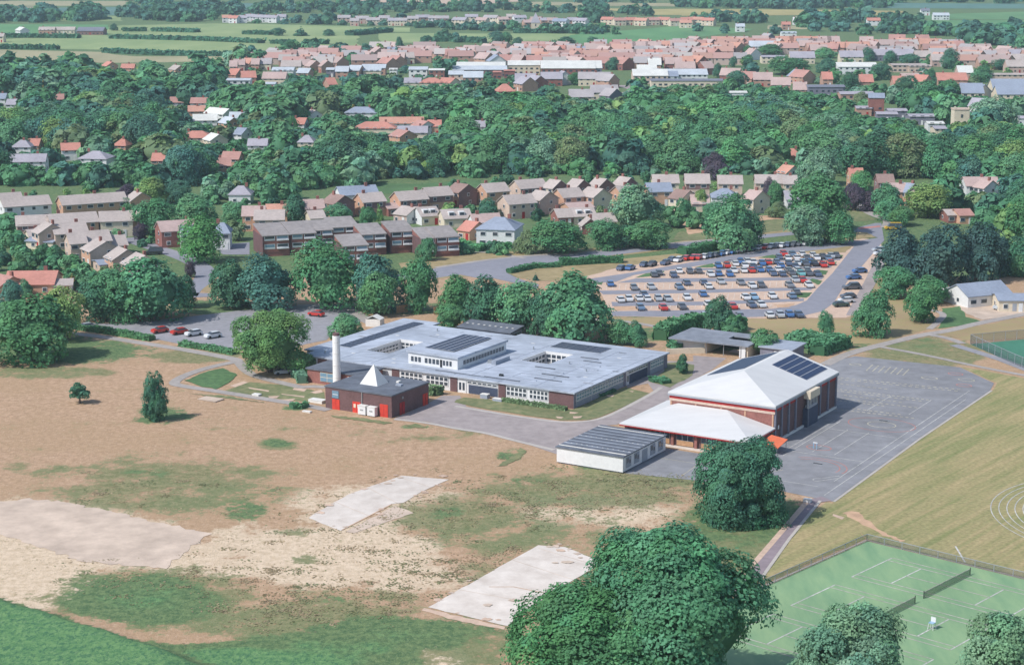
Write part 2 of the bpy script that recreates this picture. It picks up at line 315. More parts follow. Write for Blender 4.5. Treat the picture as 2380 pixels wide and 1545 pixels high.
# far fields
def fieldmat(name, c, c2): return mat('field_' + name, c, c2=c2, var=.12, scale=.03, detail=8, stretch=(1, .35, 1, .3))
FLD = {'pale': ((.22, .315, .13), (.31, .37, .165)), 'green': ((.10, .24, .10), (.16, .30, .125)), 'teal': ((.09, .19, .16), (.11, .22, .18)), 'tan': ((.50, .36, .26), (.56, .42, .31)), 'ochre': ((.36, .31, .12), (.43, .37, .16)),
       'dry': ((.32, .30, .17), (.40, .36, .21)), 'bright': ((.10, .25, .10), (.14, .30, .12))}
FM = {k: fieldmat(k, *v) for k, v in FLD.items()}
for i, (c, k, pts) in enumerate([
    ('pale', 1, [(-100, 285), (380, 250), (830, 180), (1500, 165), (2500, 185), (2500, 330), (1900, 390), (700, 350), (-100, 332)]),
    ('dry', 1, [(-100, 345), (700, 365), (930, 395), (1700, 390), (2100, 420), (840, 440), (-100, 430)]), ('teal', 1, [(400, 55), (1000, 50), (1000, 108), (440, 112)]),
    ('teal', 1, [(1640, 25), (2480, 25), (2480, 62), (1700, 72)]), ('tan', 1, [(-100, 48), (340, 50), (250, 100), (-100, 95)]), ('dry', 1, [(-100, 8), (900, 10), (850, 42), (-100, 44)]),
    ('bright', 1, [(-100, 170), (760, 175), (740, 245), (-100, 250)]), ('pale', 1, [(420, 110), (860, 115), (860, 150), (420, 150)]),
    ('tan', 2, [(40, -14), (1320, -14), (1290, 10), (860, 36), (300, 20), (40, 24)]), ('teal', 2, [(0, 24), (280, 24), (280, 70), (0, 70)]),
    ('pale', 2, [(250, 232), (1620, 238), (1500, 288), (280, 302)]), ('bright', 2, [(1600, 246), (2500, 172), (2500, 285), (1620, 305)]), ('pale', 2, [(0, 190), (500, 195), (470, 225), (0, 230)]),
    ('ochre', 2, [(1080, 42), (2100, 66), (2100, 80), (1120, 72)]), ('dry', 2, [(1300, 15), (2400, 25), (2380, 48), (1300, 38)]), ('ochre', 2, [(2140, 66), (2400, 62), (2400, 108), (2140, 106)]),
    ('ochre', 3, [(0, 64), (1100, 72), (1560, 80), (1480, 106), (0, 112)]), ('green', 3, [(1400, 112), (2600, 78), (2600, 140), (1720, 135)]), ('bright', 3, [(1720, 140), (2600, 145), (2600, 240), (1700, 212)]),
    ('dry', 3, [(590, 178), (950, 185), (940, 206), (600, 206)]), ('green', 3, [(0, 180), (480, 205), (380, 235), (0, 268)]), ('teal', 3, [(1100, 20), (2600, 30), (2600, 62), (1300, 60)]), ('dry', 3, [(-200, -10), (900, -6), (900, 6), (-200, 4)])]):
    sheet('field', ragged(P(k, *pts), 25, 2.5, i), .05 + .003 * i, FM[c])
# left car park, paths
carpark_l = sheet('car_park', P(14, (525, 205), (700, 212), (1000, 195), (1300, 165), (1650, 122), (2080, 84), (2260, 80)) + P(5, (420, 1005), (560, 1022), (640, 1060), (690, 1100), (640, 1140), (480, 1190)) + P(8, (330, 330), (120, 372))
                  + P(14, (1900, 420), (1620, 388), (1400, 372), (1250, 352), (1100, 322), (900, 280), (650, 226), (540, 215)), .03, M['asphalt'])
sheet('dirt_apron', ragged(P(14, (2080, 80), (2260, 74)) + P(5, (420, 1000), (570, 1015), (660, 1060), (760, 1120), (700, 1150), (560, 1050), (420, 1020)) + P(14, (2260, 86), (2080, 95)), 3, .4), .05, M['path'])
sheet('footpath', ribbon(smooth(P(14, (440, 275), (700, 300), (980, 345), (1240, 385), (1600, 450), (1660, 470))), 2.6), .05, M['path'])
sheet('footpath', ribbon(smooth(P(14, (1680, 470), (1480, 510), (1300, 565), (1190, 630), (1290, 650), (1560, 690), (1900, 745), (2180, 790), (2290, 815))), [2.6, 2.6, 2.4, 2.2, 2.2] + [2.2] * 40), .07, M['path'])
sheet('footpath', ribbon(smooth(P(14, (1650, 465), (1730, 560), (1860, 600), (2100, 655))) + P(8, (200, 790), (320, 800)), 2.2), .06, M['path'])
sheet('garden_mound', ragged(P(14, (1290, 610), (1450, 540), (1560, 525), (1660, 570), (1600, 625), (1500, 668), (1380, 645)), 1.5, .3), .09, M['lush'])
lawn_l = sheet('lawn', P(14, (1540, 690), (1740, 618), (1990, 640), (2260, 690), (2270, 770), (1900, 730)), .04, M['lawn'])
for i, q in enumerate([[(1600, 645), (1700, 612), (1730, 622), (1640, 655)], [(1730, 655), (1880, 678), (1870, 686), (1740, 665)], [(1960, 700), (2125, 718), (2120, 726), (1965, 706)], [(1870, 718), (1950, 715), (1930, 730), (1880, 735)],
                       [(2050, 660), (2140, 668), (2120, 685), (2040, 672)], [(1960, 740), (2060, 735), (2040, 750), (1970, 752)], [(2160, 690), (2240, 672), (2250, 690), (2200, 700)]]):
    sheet('paving_strip', P(14, *q), .06, M['gravel'], lawn_l)
# school forecourt and the roads round the school
sheet('forecourt', P(8, (1000, 1110), (1330, 960), (1480, 880), (1650, 880), (1700, 960)) + P(11, (130, 990), (600, 1075), (1100, 1140), (1350, 1130), (1500, 1090), (1700, 1000), (1990, 840), (1930, 760), (1720, 800), (1730, 760), (1920, 680), (2080, 610), (2100, 540), (2380, 540)) +
      P(12, (1080, 180), (1350, 200), (1240, 290), (1130, 350), (900, 480), (880, 560), (460, 740), (330, 750), (20, 890), (-30, 1050)) + P(11, (1080, 1480), (640, 1330), (280, 1240)) + P(8, (1640, 1210), (1330, 1140)), .03, M['asphalt_pink'])
sheet('forecourt_edge', ribbon(smooth(P(11, (20, 985), (300, 1035), (600, 1082), (1050, 1148), (1350, 1138), (1520, 1092), (1720, 995), (1990, 850), (2060, 800))), .9), .05, M['kerb'])
sheet('forecourt_edge', ribbon(smooth(P(8, (1000, 1115), (1330, 1150), (1640, 1215)) + P(11, (300, 1245), (640, 1335), (1000, 1420))), 1.0), .05, M['kerb'])
sheet('lawn', ragged(P(8, (1620, 925), (1700, 900), (2000, 925)) + P(11, (480, 935), (880, 1010), (1180, 1020), (1500, 880), (1700, 800), (1950, 860), (1700, 985), (1450, 1095), (1330, 1125), (1080, 1125), (600, 1060), (200, 990), (20, 950)), 2, .2, 3), .06, M['lawn'])
sheet('lawn', ragged(P(11, (2100, 560), (2250, 545), (2380, 580), (2380, 680), (2140, 800), (1950, 745), (2080, 640)), 2, .25, 4), .06, M['lawn'])
for q in [[(1160, 1045), (1240, 1050), (1200, 1062), (1150, 1060)], [(1190, 1090), (1280, 1085), (1260, 1105), (1200, 1108)], [(1020, 1090), (1090, 1095), (1070, 1110), (1030, 1108)], [(1520, 880), (1600, 875), (1580, 895), (1530, 895)], [(1740, 838), (1790, 840), (1775, 850)]]:
    sheet('bare_patch', ragged(P(11, *q), .8, .15), .08, M['gravel'])
# ------------------------------------------------------------------ playground with painted markings
S0 = (11.6, 344.4); TH = math.radians(-30.8); UX = (math.cos(TH), math.sin(TH)); UY = (-math.sin(TH), math.cos(TH))
def SW(x, y): return (S0[0] + x * UX[0] + y * UY[0], S0[1] + x * UX[1] + y * UY[1])
play = sheet('playground', [SW(*p) for p in [(26.5, 60), (29.5, 69.5), (51.9, 70.8), (62.1, 60.6), (63.2, 54.4), (62.9, 12.4), (63.6, -30.5), (53.6, -29.3), (40.4, -30.9), (28.6, -33.2), (15.9, -33), (26.5, -16), (40, -16), (41, 0), (41, 28)]], .03, M['asphalt_play'])
def pline(pts, w, m, name='painted_line', z=.045, par=None): return sheet(name, ribbon([SW(*p) for p in pts], w), z, m, par or play)
def dashed(p, q, n, w, m, duty=.55):
    for i in range(n):
        a, b = i / n, (i + duty) / n
        pline([(p[0] + (q[0] - p[0]) * a, p[1] + (q[1] - p[1]) * a), (p[0] + (q[0] - p[0]) * b, p[1] + (q[1] - p[1]) * b)], w, m, 'painted_dash')
def arc(cx, cy, r, a0, a1, w, m, n=20, ry=None):
    pline([(cx + r * math.cos(a0 + (a1 - a0) * i / n), cy + (ry or r) * math.sin(a0 + (a1 - a0) * i / n)) for i in range(n + 1)], w, m, 'painted_arc')
LY, LW, LR = M['line_yellow'], M['line_white'], M['line_red']
for (p, q, n) in [((33, 49.3), (58.5, 52), 22), ((33, 47.8), (58.5, 50.6), 20), ((36.6, 40), (55.8, 40.8), 20), ((36, 38.6), (55, 39.2), 16), ((37, 33), (56, 33.8), 17), ((39, 31.5), (50, 31.9), 12), ((42.5, 25), (58, 26), 15), ((45, 27), (55, 27.4), 9), ((36, 44.5), (46, 45), 9), ((40, 36), (52, 36.4), 11)]: dashed(p, q, n, .3, LY)
for (p, q) in [((59.8, 52), (59.8, -20)), ((61.3, 45), (61.3, -28)), ((45.6, 17), (45.6, -9)), ((46.6, 17), (46.6, -10)), ((50, -5), (50, 12)), ((54, -5), (54, 12)), ((46, -24), (58.6, -24)), ((55.8, 28), (55.8, 41)), ((46, -6.5), (59.5, -6.5)), ((46, 11), (59.5, 11)), ((48, 27), (48, 40))]: pline([p, q], .13, LW if p[0] != p[0] + 1 else LY)
arc(54, 18.5, 6.2, 0, 2 * PI, .16, LR, 36, 4.6); arc(54, 18.5, 2.6, 0, 2 * PI, .16, LY, 24, 2)
for r in (5.2, 6.4): arc(53, -14, r, -.2, 2.2, .16, LR, 20, r * .9)
arc(57.3, -20.5, .9, PI * .5, PI * 1.5, .14, LW, 10); pline([(57.3, -19.6), (59.4, -16.4)], .14, LW); pline([(57.3, -21.4), (60.2, -17.2)], .14, LW)
for i in range(7):
    dashed((36.4 + i * 1.3, 58), (35.6 + i * 1.3, 64), 6, .3, LY)
for (x, y, r, m) in [(49.6, 58.3, 1.6, LY), (53, 64.5, 1.5, LR), (56.5, 60.5, 1.6, LY), (57.5, 55.8, 1.5, LR), (32.5, 62, 1.2, LY), (50, -2, 2.2, LR)]: arc(x, y, r, 0, 2 * PI, .2, m, 18, r * .7)
for (p, q) in [((26, -18), (26, -30)), ((36, -18), (37, -30)), ((29, -22), (39, -22)), ((44, -28), (50, -18))]: pline([p, q], .12, LY)
sheet('playground_edge', ribbon([SW(*p) for p in [(63.5, 54.4), (63.2, 12.4), (63.9, -30.6)]], .45), .06, M['kerb'])
# lane from the playground down to the courts
sheet('lane', ribbon([SW(62.3, -29.5)] + P(18, (640, 270), (400, 560), (160, 850), (20, 1010)), 2.5), .05, M['lane'])
sheet('lane_edge', ribbon(P(18, (600, 270), (355, 555), (100, 850)), .9), .06, M['gravel']); sheet('lane_edge', ribbon(P(18, (700, 265), (460, 560), (240, 870)), .5), .065, M['kerb'])
# ------------------------------------------------------------------ right-hand playing field with mowing stripes and a painted running track
def stripemat():
    m = bpy.data.materials.new('mown_grass'); t, b, L = nt(m); N = t.nodes; b.inputs['Roughness'].default_value = .95; b.inputs['Specular IOR Level'].default_value = .1
    geo = N.new('ShaderNodeNewGeometry'); mp = N.new('ShaderNodeMapping'); mp.inputs['Rotation'].default_value = (0, 0, math.radians(-52)); L.new(geo.outputs['Position'], mp.inputs[0])
    st = N.new('ShaderNodeMapping'); st.inputs['Scale'].default_value = (.035, .6, 1); L.new(mp.outputs[0], st.inputs[0])
    n1 = N.new('ShaderNodeTexNoise'); n1.inputs['Scale'].default_value = 1; n1.inputs['Detail'].default_value = 5; n1.inputs['Roughness'].default_value = .65; L.new(st.outputs[0], n1.inputs['Vector'])
    n2 = N.new('ShaderNodeTexNoise'); n2.inputs['Scale'].default_value = .06; n2.inputs['Detail'].default_value = 5; L.new(geo.outputs['Position'], n2.inputs['Vector'])
    n3 = N.new('ShaderNodeTexNoise'); n3.inputs['Scale'].default_value = 1.6; n3.inputs['Detail'].default_value = 5; L.new(geo.outputs['Position'], n3.inputs['Vector'])
    def ramp(src, a, c, lo=.35, hi=.65):
        r = N.new('ShaderNodeValToRGB'); r.color_ramp.elements[0].position = lo; r.color_ramp.elements[1].position = hi; r.color_ramp.elements[0].color = (*a, 1); r.color_ramp.elements[1].color = (*c, 1); L.new(src, r.inputs[0]); return r.outputs[0]
    a = ramp(n1.outputs[0], (.19, .215, .08), (.41, .32, .17)); c = ramp(n2.outputs[0], (.20, .235, .11), (.42, .325, .19))
    mx = N.new('ShaderNodeMix'); mx.data_type = 'RGBA'; mx.inputs[0].default_value = .32; L.new(a, mx.inputs[6]); L.new(c, mx.inputs[7])
    my = N.new('ShaderNodeMix'); my.data_type = 'RGBA'; my.blend_type = 'OVERLAY'; my.inputs[0].default_value = .5; L.new(mx.outputs[2], my.inputs[6]); L.new(n3.outputs[0], my.inputs[7])
    L.new(my.outputs[2], b.inputs['Base Color']); return m
M['mown'] = stripemat()
pf = sheet('playing_field', ragged([SW(63.8, -31), SW(63.4, 12.4), SW(63.6, 54.4), SW(62.5, 61), SW(52.2, 71.2)] + P(13, (2000, 385), (2380, 455), (2900, 560)) + P(18, (3000, 200), (3000, 1100), (2290, 860), (1500, 680), (1065, 565), (880, 350)), 3, .12, 5), .015, M['mown'])
sheet('grass_bank', ragged(P(18, (745, 275), (860, 300), (1050, 560), (900, 630), (250, 880), (470, 570), (640, 345)), 2, .15, 6), .02, M['mown'])
sheet('worn_track', ragged(ribbon(smooth(P(18, (930, 350), (1050, 440), (1200, 530), (1350, 580))), [1.2, 2.4, 2.4, 2.2, 2, 2, 1.5, 1.2, 1, 1, 1, 1, 1]), 1.5, .3), .03, M['dirt'])
for q in [[(800, 368), (890, 395), (870, 412), (795, 382)]]: sheet('bare_patch', P(18, *q), .045, M['gravel'])
def circ(p, q, r):
    ax, ay = p; bx, by = q; cx, cy = r; d = 2 * (ax * (by - cy) + bx * (cy - ay) + cx * (ay - by))
    x = ((ax * ax + ay * ay) * (by - cy) + (bx * bx + by * by) * (cy - ay) + (cx * cx + cy * cy) * (ay - by)) / d
    y = ((ax * ax + ay * ay) * (cx - bx) + (bx * bx + by * by) * (ax - cx) + (cx * cx + cy * cy) * (bx - ax)) / d
    return x, y, math.hypot(ax - x, ay - y)
tcx, tcy, tr_ = circ(GR(18, 2030, 310), GR(18, 2290, 130), GR(18, 2285, 548))
for i in range(6):
    r = tr_ - 1.22 * i
    sheet('track_line', ribbon([(tcx + r * math.cos(PI * .45 + PI * 1.1 * j / 40), tcy + r * math.sin(PI * .45 + PI * 1.1 * j / 40)) for j in range(41)], .15), .04, M['line_white'], pf)
sheet('track_line', ribbon(P(18, (1755, 620), (1830, 745)), .25), .04, M['line_white'], pf)
# ------------------------------------------------------------------ tennis courts
TT = -.730033; tu = (math.cos(TT), math.sin(TT)); tv = (-math.sin(TT), math.cos(TT))
def TW(o, s, t): return (o[0] + s * tu[0] + t * tv[0], o[1] + s * tu[1] + t * tv[1])
TC = (52.5, 265.9)
court = sheet('tennis_court', [TW(TC, 0, 0), TW(TC, 46, 0), TW(TC, 46, -64), TW(TC, 0, -64)], .03, M['court_green'])
COURTS = [(47.4, 250.12), (37.31, 238.8), (27.2, 227.5)]
for o in COURTS:
    for a, b, c, d in [(0, 0, 0, 10.97), (23.77, 0, 23.77, 10.97), (0, 0, 23.77, 0), (0, 10.97, 23.77, 10.97), (0, 1.37, 23.77, 1.37), (0, 9.6, 23.77, 9.6), (5.485, 1.37, 5.485, 9.6), (18.285, 1.37, 18.285, 9.6), (5.485, 5.485, 18.285, 5.485)]:
        sheet('court_line', ribbon([TW(o, a, b), TW(o, c, d)], 0.2 if a == c else .2), .045, M['line_white'] if a == c else M['line_court'], court)
sheet('court_kerb', ribbon([TW(TC, -.3, -64), TW(TC, -.3, .3), TW(TC, 46, .3)], .4), .05, M['kerb'])
# fenced green court at the right edge
sheet('games_court', P(13, (1960, 190), (2500, 140), (2700, 420), (2380, 385), (2250, 320)), .03, M['court_dark'])
sheet('games_court_path', ribbon(P(13, (1830, 195), (1960, 235), (2200, 310), (2420, 395)), 2.4), .05, M['asphalt'])
# footpaths on the right
sheet('footpath', ribbon(smooth(P(13, (820, 350), (1000, 262), (1300, 185), (1600, 112), (1760, 92), (2000, 30), (2250, -18), (2450, -60))), 2.6), .05, M['path'])
sheet('footpath', ribbon(smooth(P(13, (1230, 205), (1600, 272), (2000, 362), (2420, 440))), 1.5), .055, M['path'])
sheet('footpath', ribbon(smooth(P(13, (1620, 112), (1780, 140), (1900, 185))), 2), .06, M['path'])
sheet('footpath', ribbon(smooth(P(7, (1290, 1400), (1380, 1330), (1420, 1270), (1300, 1240))), 1.6), .05, M['path'])
sheet('yard', ragged(P(7, (1480, 1195), (1720, 1200), (2080, 1210), (2080, 1270), (1900, 1300), (1720, 1325), (1560, 1250)), 1.5, .3), .04, M['concrete_old'])
sheet('dry_slope', ragged(P(7, (1380, 1440), (1600, 1390), (2080, 1300), (2400, 1280), (2400, 1480), (2080, 1475), (1650, 1500)), 3, .4), .035, M['drygrass'])
sheet('lawn', ragged(P(7, (1400, 1230), (1540, 1210), (1600, 1300), (1730, 1335), (1560, 1370), (1370, 1395)), 2, .3), .045, M['lush'])
# old concrete bases on the dry field
sheet('concrete_base', ragged(P(15, (-30, 430), (180, 400), (440, 425), (760, 490), (1060, 560), (1460, 640), (1250, 770), (1150, 880), (760, 850), (540, 830), (-30, 640)), .9, .55, 8), .04, M['concrete_old'])
s1 = sheet('concrete_base', ragged(P(16, (290, 535), (390, 470), (560, 375), (740, 310), (930, 245), (1250, 270), (1050, 365), (940, 430), (860, 440), (510, 625), (420, 590)), 1.4, .12, 9), .045, M['concrete_pale'])
sheet('concrete_base', ragged(P(16, (540, 630), (880, 450), (1010, 500), (600, 640)), 1.4, .15, 10), .04, M['concrete_old']); sheet('slab_joint', ribbon(P(16, (520, 618), (860, 442)), .25), .055, M['dirt'], s1)
s2 = sheet('concrete_base', ragged(P(16, (1110, 1150), (1500, 930), (1870, 722), (2050, 735), (2240, 810), (2265, 870), (1950, 1060), (1655, 1278)), 1.4, .1, 11), .05, M['concrete_pale'])
sheet('slab_joint', ribbon(P(16, (1530, 1010), (1700, 1010), (1940, 1058)), .2), .06, M['dirt'], s2)
sheet('rubble_strip', ragged(P(16, (1090, 1155), (1650, 1285), (1640, 1300), (1300, 1240), (1070, 1172)), 1, .2), .03, M['gravel'])
for q in [P(8, (380, 1080), (650, 1100), (1000, 1150), (900, 1165), (600, 1125), (380, 1095)), P(8, (1110, 1175), (1210, 1160), (1310, 1190), (1230, 1205)), P(16, (1580, 185), (1640, 140), (1710, 105), (1750, 50), (1790, 70), (1730, 130), (1650, 175)), P(14, (1320, 700), (1600, 715), (1850, 765), (1600, 735))]: sheet('planting_strip', ragged(q, .8, .35), .07, M['lawn'])
def soil_patches(parent, poly, n, z, seed, mats=('gravel', 'concrete_old', 'gravel')):
    r = random.Random(seed)
    for i in range(n):
        j = r.randrange(len(poly)); p, q = poly[j], poly[(j + 1) % len(poly)]; t = r.random(); cx, cy = p[0] + (q[0] - p[0]) * t + r.gauss(0, .5), p[1] + (q[1] - p[1]) * t + r.gauss(0, .9); s = r.uniform(.2, .8); m = 11
        sheet('soil_patch', [(cx + s * r.uniform(.5, 1.3) * math.cos(2 * PI * k / m), cy + s * r.uniform(.4, 1.1) * math.sin(2 * PI * k / m)) for k in range(m)], z + .002 * i, M[r.choice(mats)], parent)
soil_patches(s1, P(16, (290, 535), (560, 375), (930, 245), (1250, 270), (940, 430), (510, 625)), 26, .06, 1); soil_patches(s2, P(16, (1110, 1150), (1870, 722), (2050, 735), (2265, 870), (1655, 1278)), 22, .07, 2); soil_patches(s2, P(16, (1400, 1150), (1800, 900), (2050, 850), (1650, 1100)), 4, .13, 3, ('concrete_old',))
for q in [[(1330, 1030), (1880, 1130)], [(1690, 825), (2110, 960)], [(1870, 745), (2230, 850)]]: sheet('slab_joint', ribbon(P(16, *q), .12), .055, M['concrete_old'], s2)
for q in [[(470, 425), (700, 520)], [(700, 330), (900, 435)], [(930, 260), (1130, 325)]]: sheet('slab_joint', ribbon(P(16, *q), .12), .05, M['concrete_old'], s1)
# ------------------------------------------------------------------ main road, gravel car park
sheet('verge', ragged(P(5, (920, 720), (1180, 690), (1320, 655), (1700, 640), (2380, 610)) + P(6, (300, 600), (760, 580), (1080, 520), (1400, 500), (1620, 470), (1620, 520), (1090, 580), (650, 640), (0, 720)) + P(5, (1700, 790), (1180, 830), (960, 800)), 4, .3, 12), .03, M['verge'])
sheet('main_road', P(5, (900, 800), (1175, 757), (1600, 690), (2000, 660)) + P(6, (0, 668), (400, 626), (800, 585), (1080, 560), (1420, 520), (1640, 500), (2050, 478), (2200, 440), (2240, 440), (2260, 560), (2160, 520), (2040, 500), (1640, 522), (1420, 545), (1090, 590), (700, 625), (300, 672), (0, 712)) +
      P(5, (1900, 740), (1700, 755), (1680, 790), (1760, 830), (1900, 870), (1880, 900), (1740, 860), (1580, 825), (1500, 830), (1350, 800), (1200, 820), (1000, 850)), .05, M['road'])
sheet('pavement', ribbon(smooth(P(5, (1175, 752), (1600, 686), (2000, 656)) + P(6, (0, 664), (400, 621), (800, 580), (1080, 556))), 1.8), .07, M['path'])
sheet('pavement', ribbon(smooth(P(5, (1450, 640), (1600, 650), (1800, 685))), 1.6), .06, M['path'])
sheet('verge', ragged(P(5, (1690, 790), (1800, 750), (2000, 735), (2380, 710)) + P(6, (450, 690), (850, 650), (840, 700), (600, 720), (420, 745), (230, 800), (60, 840)) + P(5, (1900, 845), (1750, 820)), 3, .3, 13), .06, M['verge'])
gp = sheet('gravel_car_park', P(6, (180, 800), (420, 748), (760, 690), (1200, 625), (1600, 580), (1860, 560), (2080, 545), (2240, 560), (2240, 700), (2130, 950), (2050, 1080), (1990, 1100), (1200, 1105), (360, 1090), (340, 1040), (270, 900), (200, 850)), .04, M['gravel'])
def aisle(*pts): return sheet('aisle', P(6, *pts), .06, M['road'], gp)
aisle((215, 828), (500, 786), (860, 724), (1300, 648), (1600, 610), (1860, 580), (2100, 562), (2240, 540), (2262, 560), (2225, 600), (2120, 725), (2000, 850), (1905, 1000), (1830, 1055), (1700, 1085), (1200, 1100), (365, 1088), (360, 1056), (1000, 1046), (1480, 1038), (1640, 1015), (1720, 980), (1790, 900), (1900, 790), (2050, 602), (1700, 640), (1300, 684), (900, 748), (520, 802), (390, 850), (230, 858))
aisle((530, 826), (1250, 824), (1840, 815), (1825, 834), (1250, 847), (400, 856)); aisle((268, 912), (1000, 904), (1770, 888), (1750, 908), (1000, 928), (300, 938)); aisle((358, 990), (1000, 988), (1700, 966), (1700, 985), (1000, 1014), (365, 1020))
aisle((905, 757), (1400, 752), (1900, 738), (1885, 752), (1400, 764), (870, 772)); aisle((1180, 698), (1600, 694), (1960, 688), (1950, 700), (1600, 706), (1130, 712))
def bays(y, x0, x1, dy, n):
    for i in range(n + 1):
        x = x0 + (x1 - x0) * i / n; yy = y - (x - x0) * .016
        sheet('bay_line', ribbon(P(6, (x, yy - dy), (x - 6, yy + dy)), .12), .062, M['concrete_pale'], gp)
bays(888, 330, 1730, 18, 32); bays(965, 400, 1690, 20, 30); bays(1032, 420, 1560, 11, 26); bays(800, 640, 1820, 16, 28)
for q in [[(1380, 682), (1480, 662), (1520, 668), (1500, 688)], [(940, 750), (1060, 722), (1090, 740), (1060, 750)], [(1130, 715), (1190, 712), (1180, 722)], [(520, 822), (600, 792), (730, 775), (700, 805)], [(1790, 765), (1870, 775), (1850, 800), (1830, 802)], [(1760, 828), (1830, 845), (1800, 872), (1740, 842)],
          [(1660, 925), (1760, 925), (1720, 962), (1640, 955)], [(1880, 715), (1930, 712), (1910, 735), (1870, 738)], [(1930, 660), (1975, 665), (1955, 688), (1920, 682)], [(240, 862), (300, 850), (290, 872)]]:
    sheet('planted_island', ragged(P(6, *q), 1.2, .15), .08, M['lush'], gp)
for q in [[(1690, 640), (2040, 600), (1990, 645), (1900, 648), (1750, 655)], [(1850, 575), (2200, 540), (2140, 505), (1980, 500), (1880, 540)]]: sheet('verge', ragged(P(6, *q), 2, .2), .07, M['verge'])
sheet('bare_patch', ragged(P(6, (1490, 1010), (1640, 1000), (1600, 1028), (1520, 1030)), 1.2, .2), .07, M['dirt'], gp); sheet('bare_patch', ragged(P(6, (380, 1022), (520, 1020), (540, 1045), (380, 1050)), 1.2, .2), .07, M['dirt'], gp)
sheet('footpath', ribbon(smooth(P(6, (2235, 690), (2190, 800), (2110, 950), (2040, 1085))), 3), .08, M['asphalt_pink']); sheet('footpath', ribbon(smooth(P(6, (210, 1110), (420, 1120), (700, 1165), (760, 1190))), 2), .05, M['path'])
sheet('verge', ragged(P(6, (300, 1100), (1000, 1090), (1230, 1110), (1990, 1105), (2060, 1090), (2160, 900), (2260, 800)) + P(7, (1000, 1100), (1300, 1230), (1330, 1380), (900, 1520), (600, 1520), (0, 1480)) + P(6, (1240, 1170), (700, 1160), (300, 1140)), 4, .4, 15), .02, M['drygrass'])
sheet('side_street', ribbon(smooth(P(4, (880, 545), (1040, 600), (1200, 650), (1330, 700), (1430, 760), (1440, 830), (1330, 900), (1300, 950))), 5.5), .05, M['road'])
sheet('side_street', P(4, (1540, 590), (1740, 575), (1740, 660), (1560, 660), (1520, 640)), .05, M['road']); sheet('side_street', P(4, (1340, 925), (1560, 935), (1440, 955), (1310, 960)), .05, M['road'])
sheet('verge', ragged(P(4, (1310, 830), (1480, 820), (1560, 940), (1340, 900)), 2, .3), .04, M['drygrass'])
sheet('footpath', ribbon(smooth(P(7, (640, 355), (720, 380), (800, 450), (960, 500), (930, 560))), 3), .06, M['path']); sheet('bus_lane', P(7, (700, 562), (880, 545), (890, 556), (710, 575)), .075, M['line_red'])
sheet('town_road', ribbon(P(29, (960, 230), (1100, 280), (1220, 380), (1200, 420)), 7), .06, M['road']); sheet('town_road', ribbon(P(28, (1950, 560), (2100, 610), (1900, 690)), 12), .06, M['asphalt_pink'])
for q in [[(820, 400), (1020, 390), (1030, 500), (900, 520)], [(1390, 390), (1600, 380), (1590, 410), (1390, 425)]]: sheet('bare_field', ragged(P(6, *q), 3, .4), .05, M['dirt'])
for q in [[(780, 560), (830, 500), (1060, 500), (1090, 560)], [(1410, 430), (1600, 410), (1620, 480), (1410, 510)], [(2000, 340), (2080, 330), (2200, 420), (2060, 430)]]: sheet('park_grass', ragged(P(6, *q), 3, .4), .045, M['lawn'])
sheet('meadow', ragged(P(22, (880, 140), (1400, 150), (1900, 110), (2100, 100), (2080, 200), (1000, 260), (900, 230)), 4, .5), .05, M['lush']); sheet('meadow', ragged(P(5, (-40, 160), (240, 190), (260, 280), (0, 260)), 4, .5), .05, M['lush'])
# ------------------------------------------------------------------ school (frame: x along the front, y to the back)
def cells(mb, xs, ys, inside, z0, z1, top=True, bottom=False):
    for i in range(len(xs) - 1):
        for j in range(len(ys) - 1):
            def ins(a, b): return 0 <= a < len(xs) - 1 and 0 <= b < len(ys) - 1 and inside((xs[a] + xs[a + 1]) / 2, (ys[b] + ys[b + 1]) / 2)
            if not ins(i, j): continue
            x0, x1, y0, y1 = xs[i], xs[i + 1], ys[j], ys[j + 1]
            if top: mb.poly([(x0, y0, z1), (x1, y0, z1), (x1, y1, z1), (x0, y1, z1)])
            if bottom: mb.poly([(x0, y1, z0), (x1, y1, z0), (x1, y0, z0), (x0, y0, z0)])
            if not ins(i - 1, j): mb.poly([(x0, y1, z0), (x0, y0, z0), (x0, y0, z1), (x0, y1, z1)])
            if not ins(i + 1, j): mb.poly([(x1, y0, z0), (x1, y1, z0), (x1, y1, z1), (x1, y0, z1)])
            if not ins(i, j - 1): mb.poly([(x0, y0, z0), (x1, y0, z0), (x1, y0, z1), (x0, y0, z1)])
            if not ins(i, j + 1): mb.poly([(x1, y1, z0), (x0, y1, z0), (x0, y1, z1), (x1, y1, z1)])
    return mb
SX, SY = SW(-32, 0); school = empty('school_building', *S0, TH)
tag(school, 'large flat pale blue roofed school with courtyards, white window bands and brick piers', 'school')
C1 = (-54.4, -48.6, 9.6, 22.2); C2 = (-22.2, -15.6, 18, 28); RB = (-40.3, -28.6, 4.3, 23)
def in_c(x, y, c, g=0): return c[0] - g < x < c[1] + g and c[2] - g < y < c[3] + g
def sch(x, y, o=0, court=True):
    if court and (in_c(x, y, C1) or in_c(x, y, C2)): return False
    if -65.6 - o < x < 0 + o and -.0 - o < y < 37.2 + o:
        return not (x < -62.8 - o and y < 4.3 - o)
    return (-65.6 - o < x < -56.8 + o and y < 40.4 + o) or (-34.6 - o < x < o and 30 < y < 39.6 + o)
o_ = .45
xs = sorted({-65.6 - o_, -62.8 - o_, -56.8 + o_, -54.4, -48.6, -34.6 - o_, -22.2, -15.6, o_, C1[0] + o_, C1[1] - o_, C2[0] + o_, C2[1] - o_}); ys = sorted({-o_, 4.3 - o_, 9.6, 22.2, 18, 28, 37.2 + o_, 39.6 + o_, 40.4 + o_, C1[2] + o_, C1[3] - o_, C2[2] + o_, C2[3] - o_, 30.})
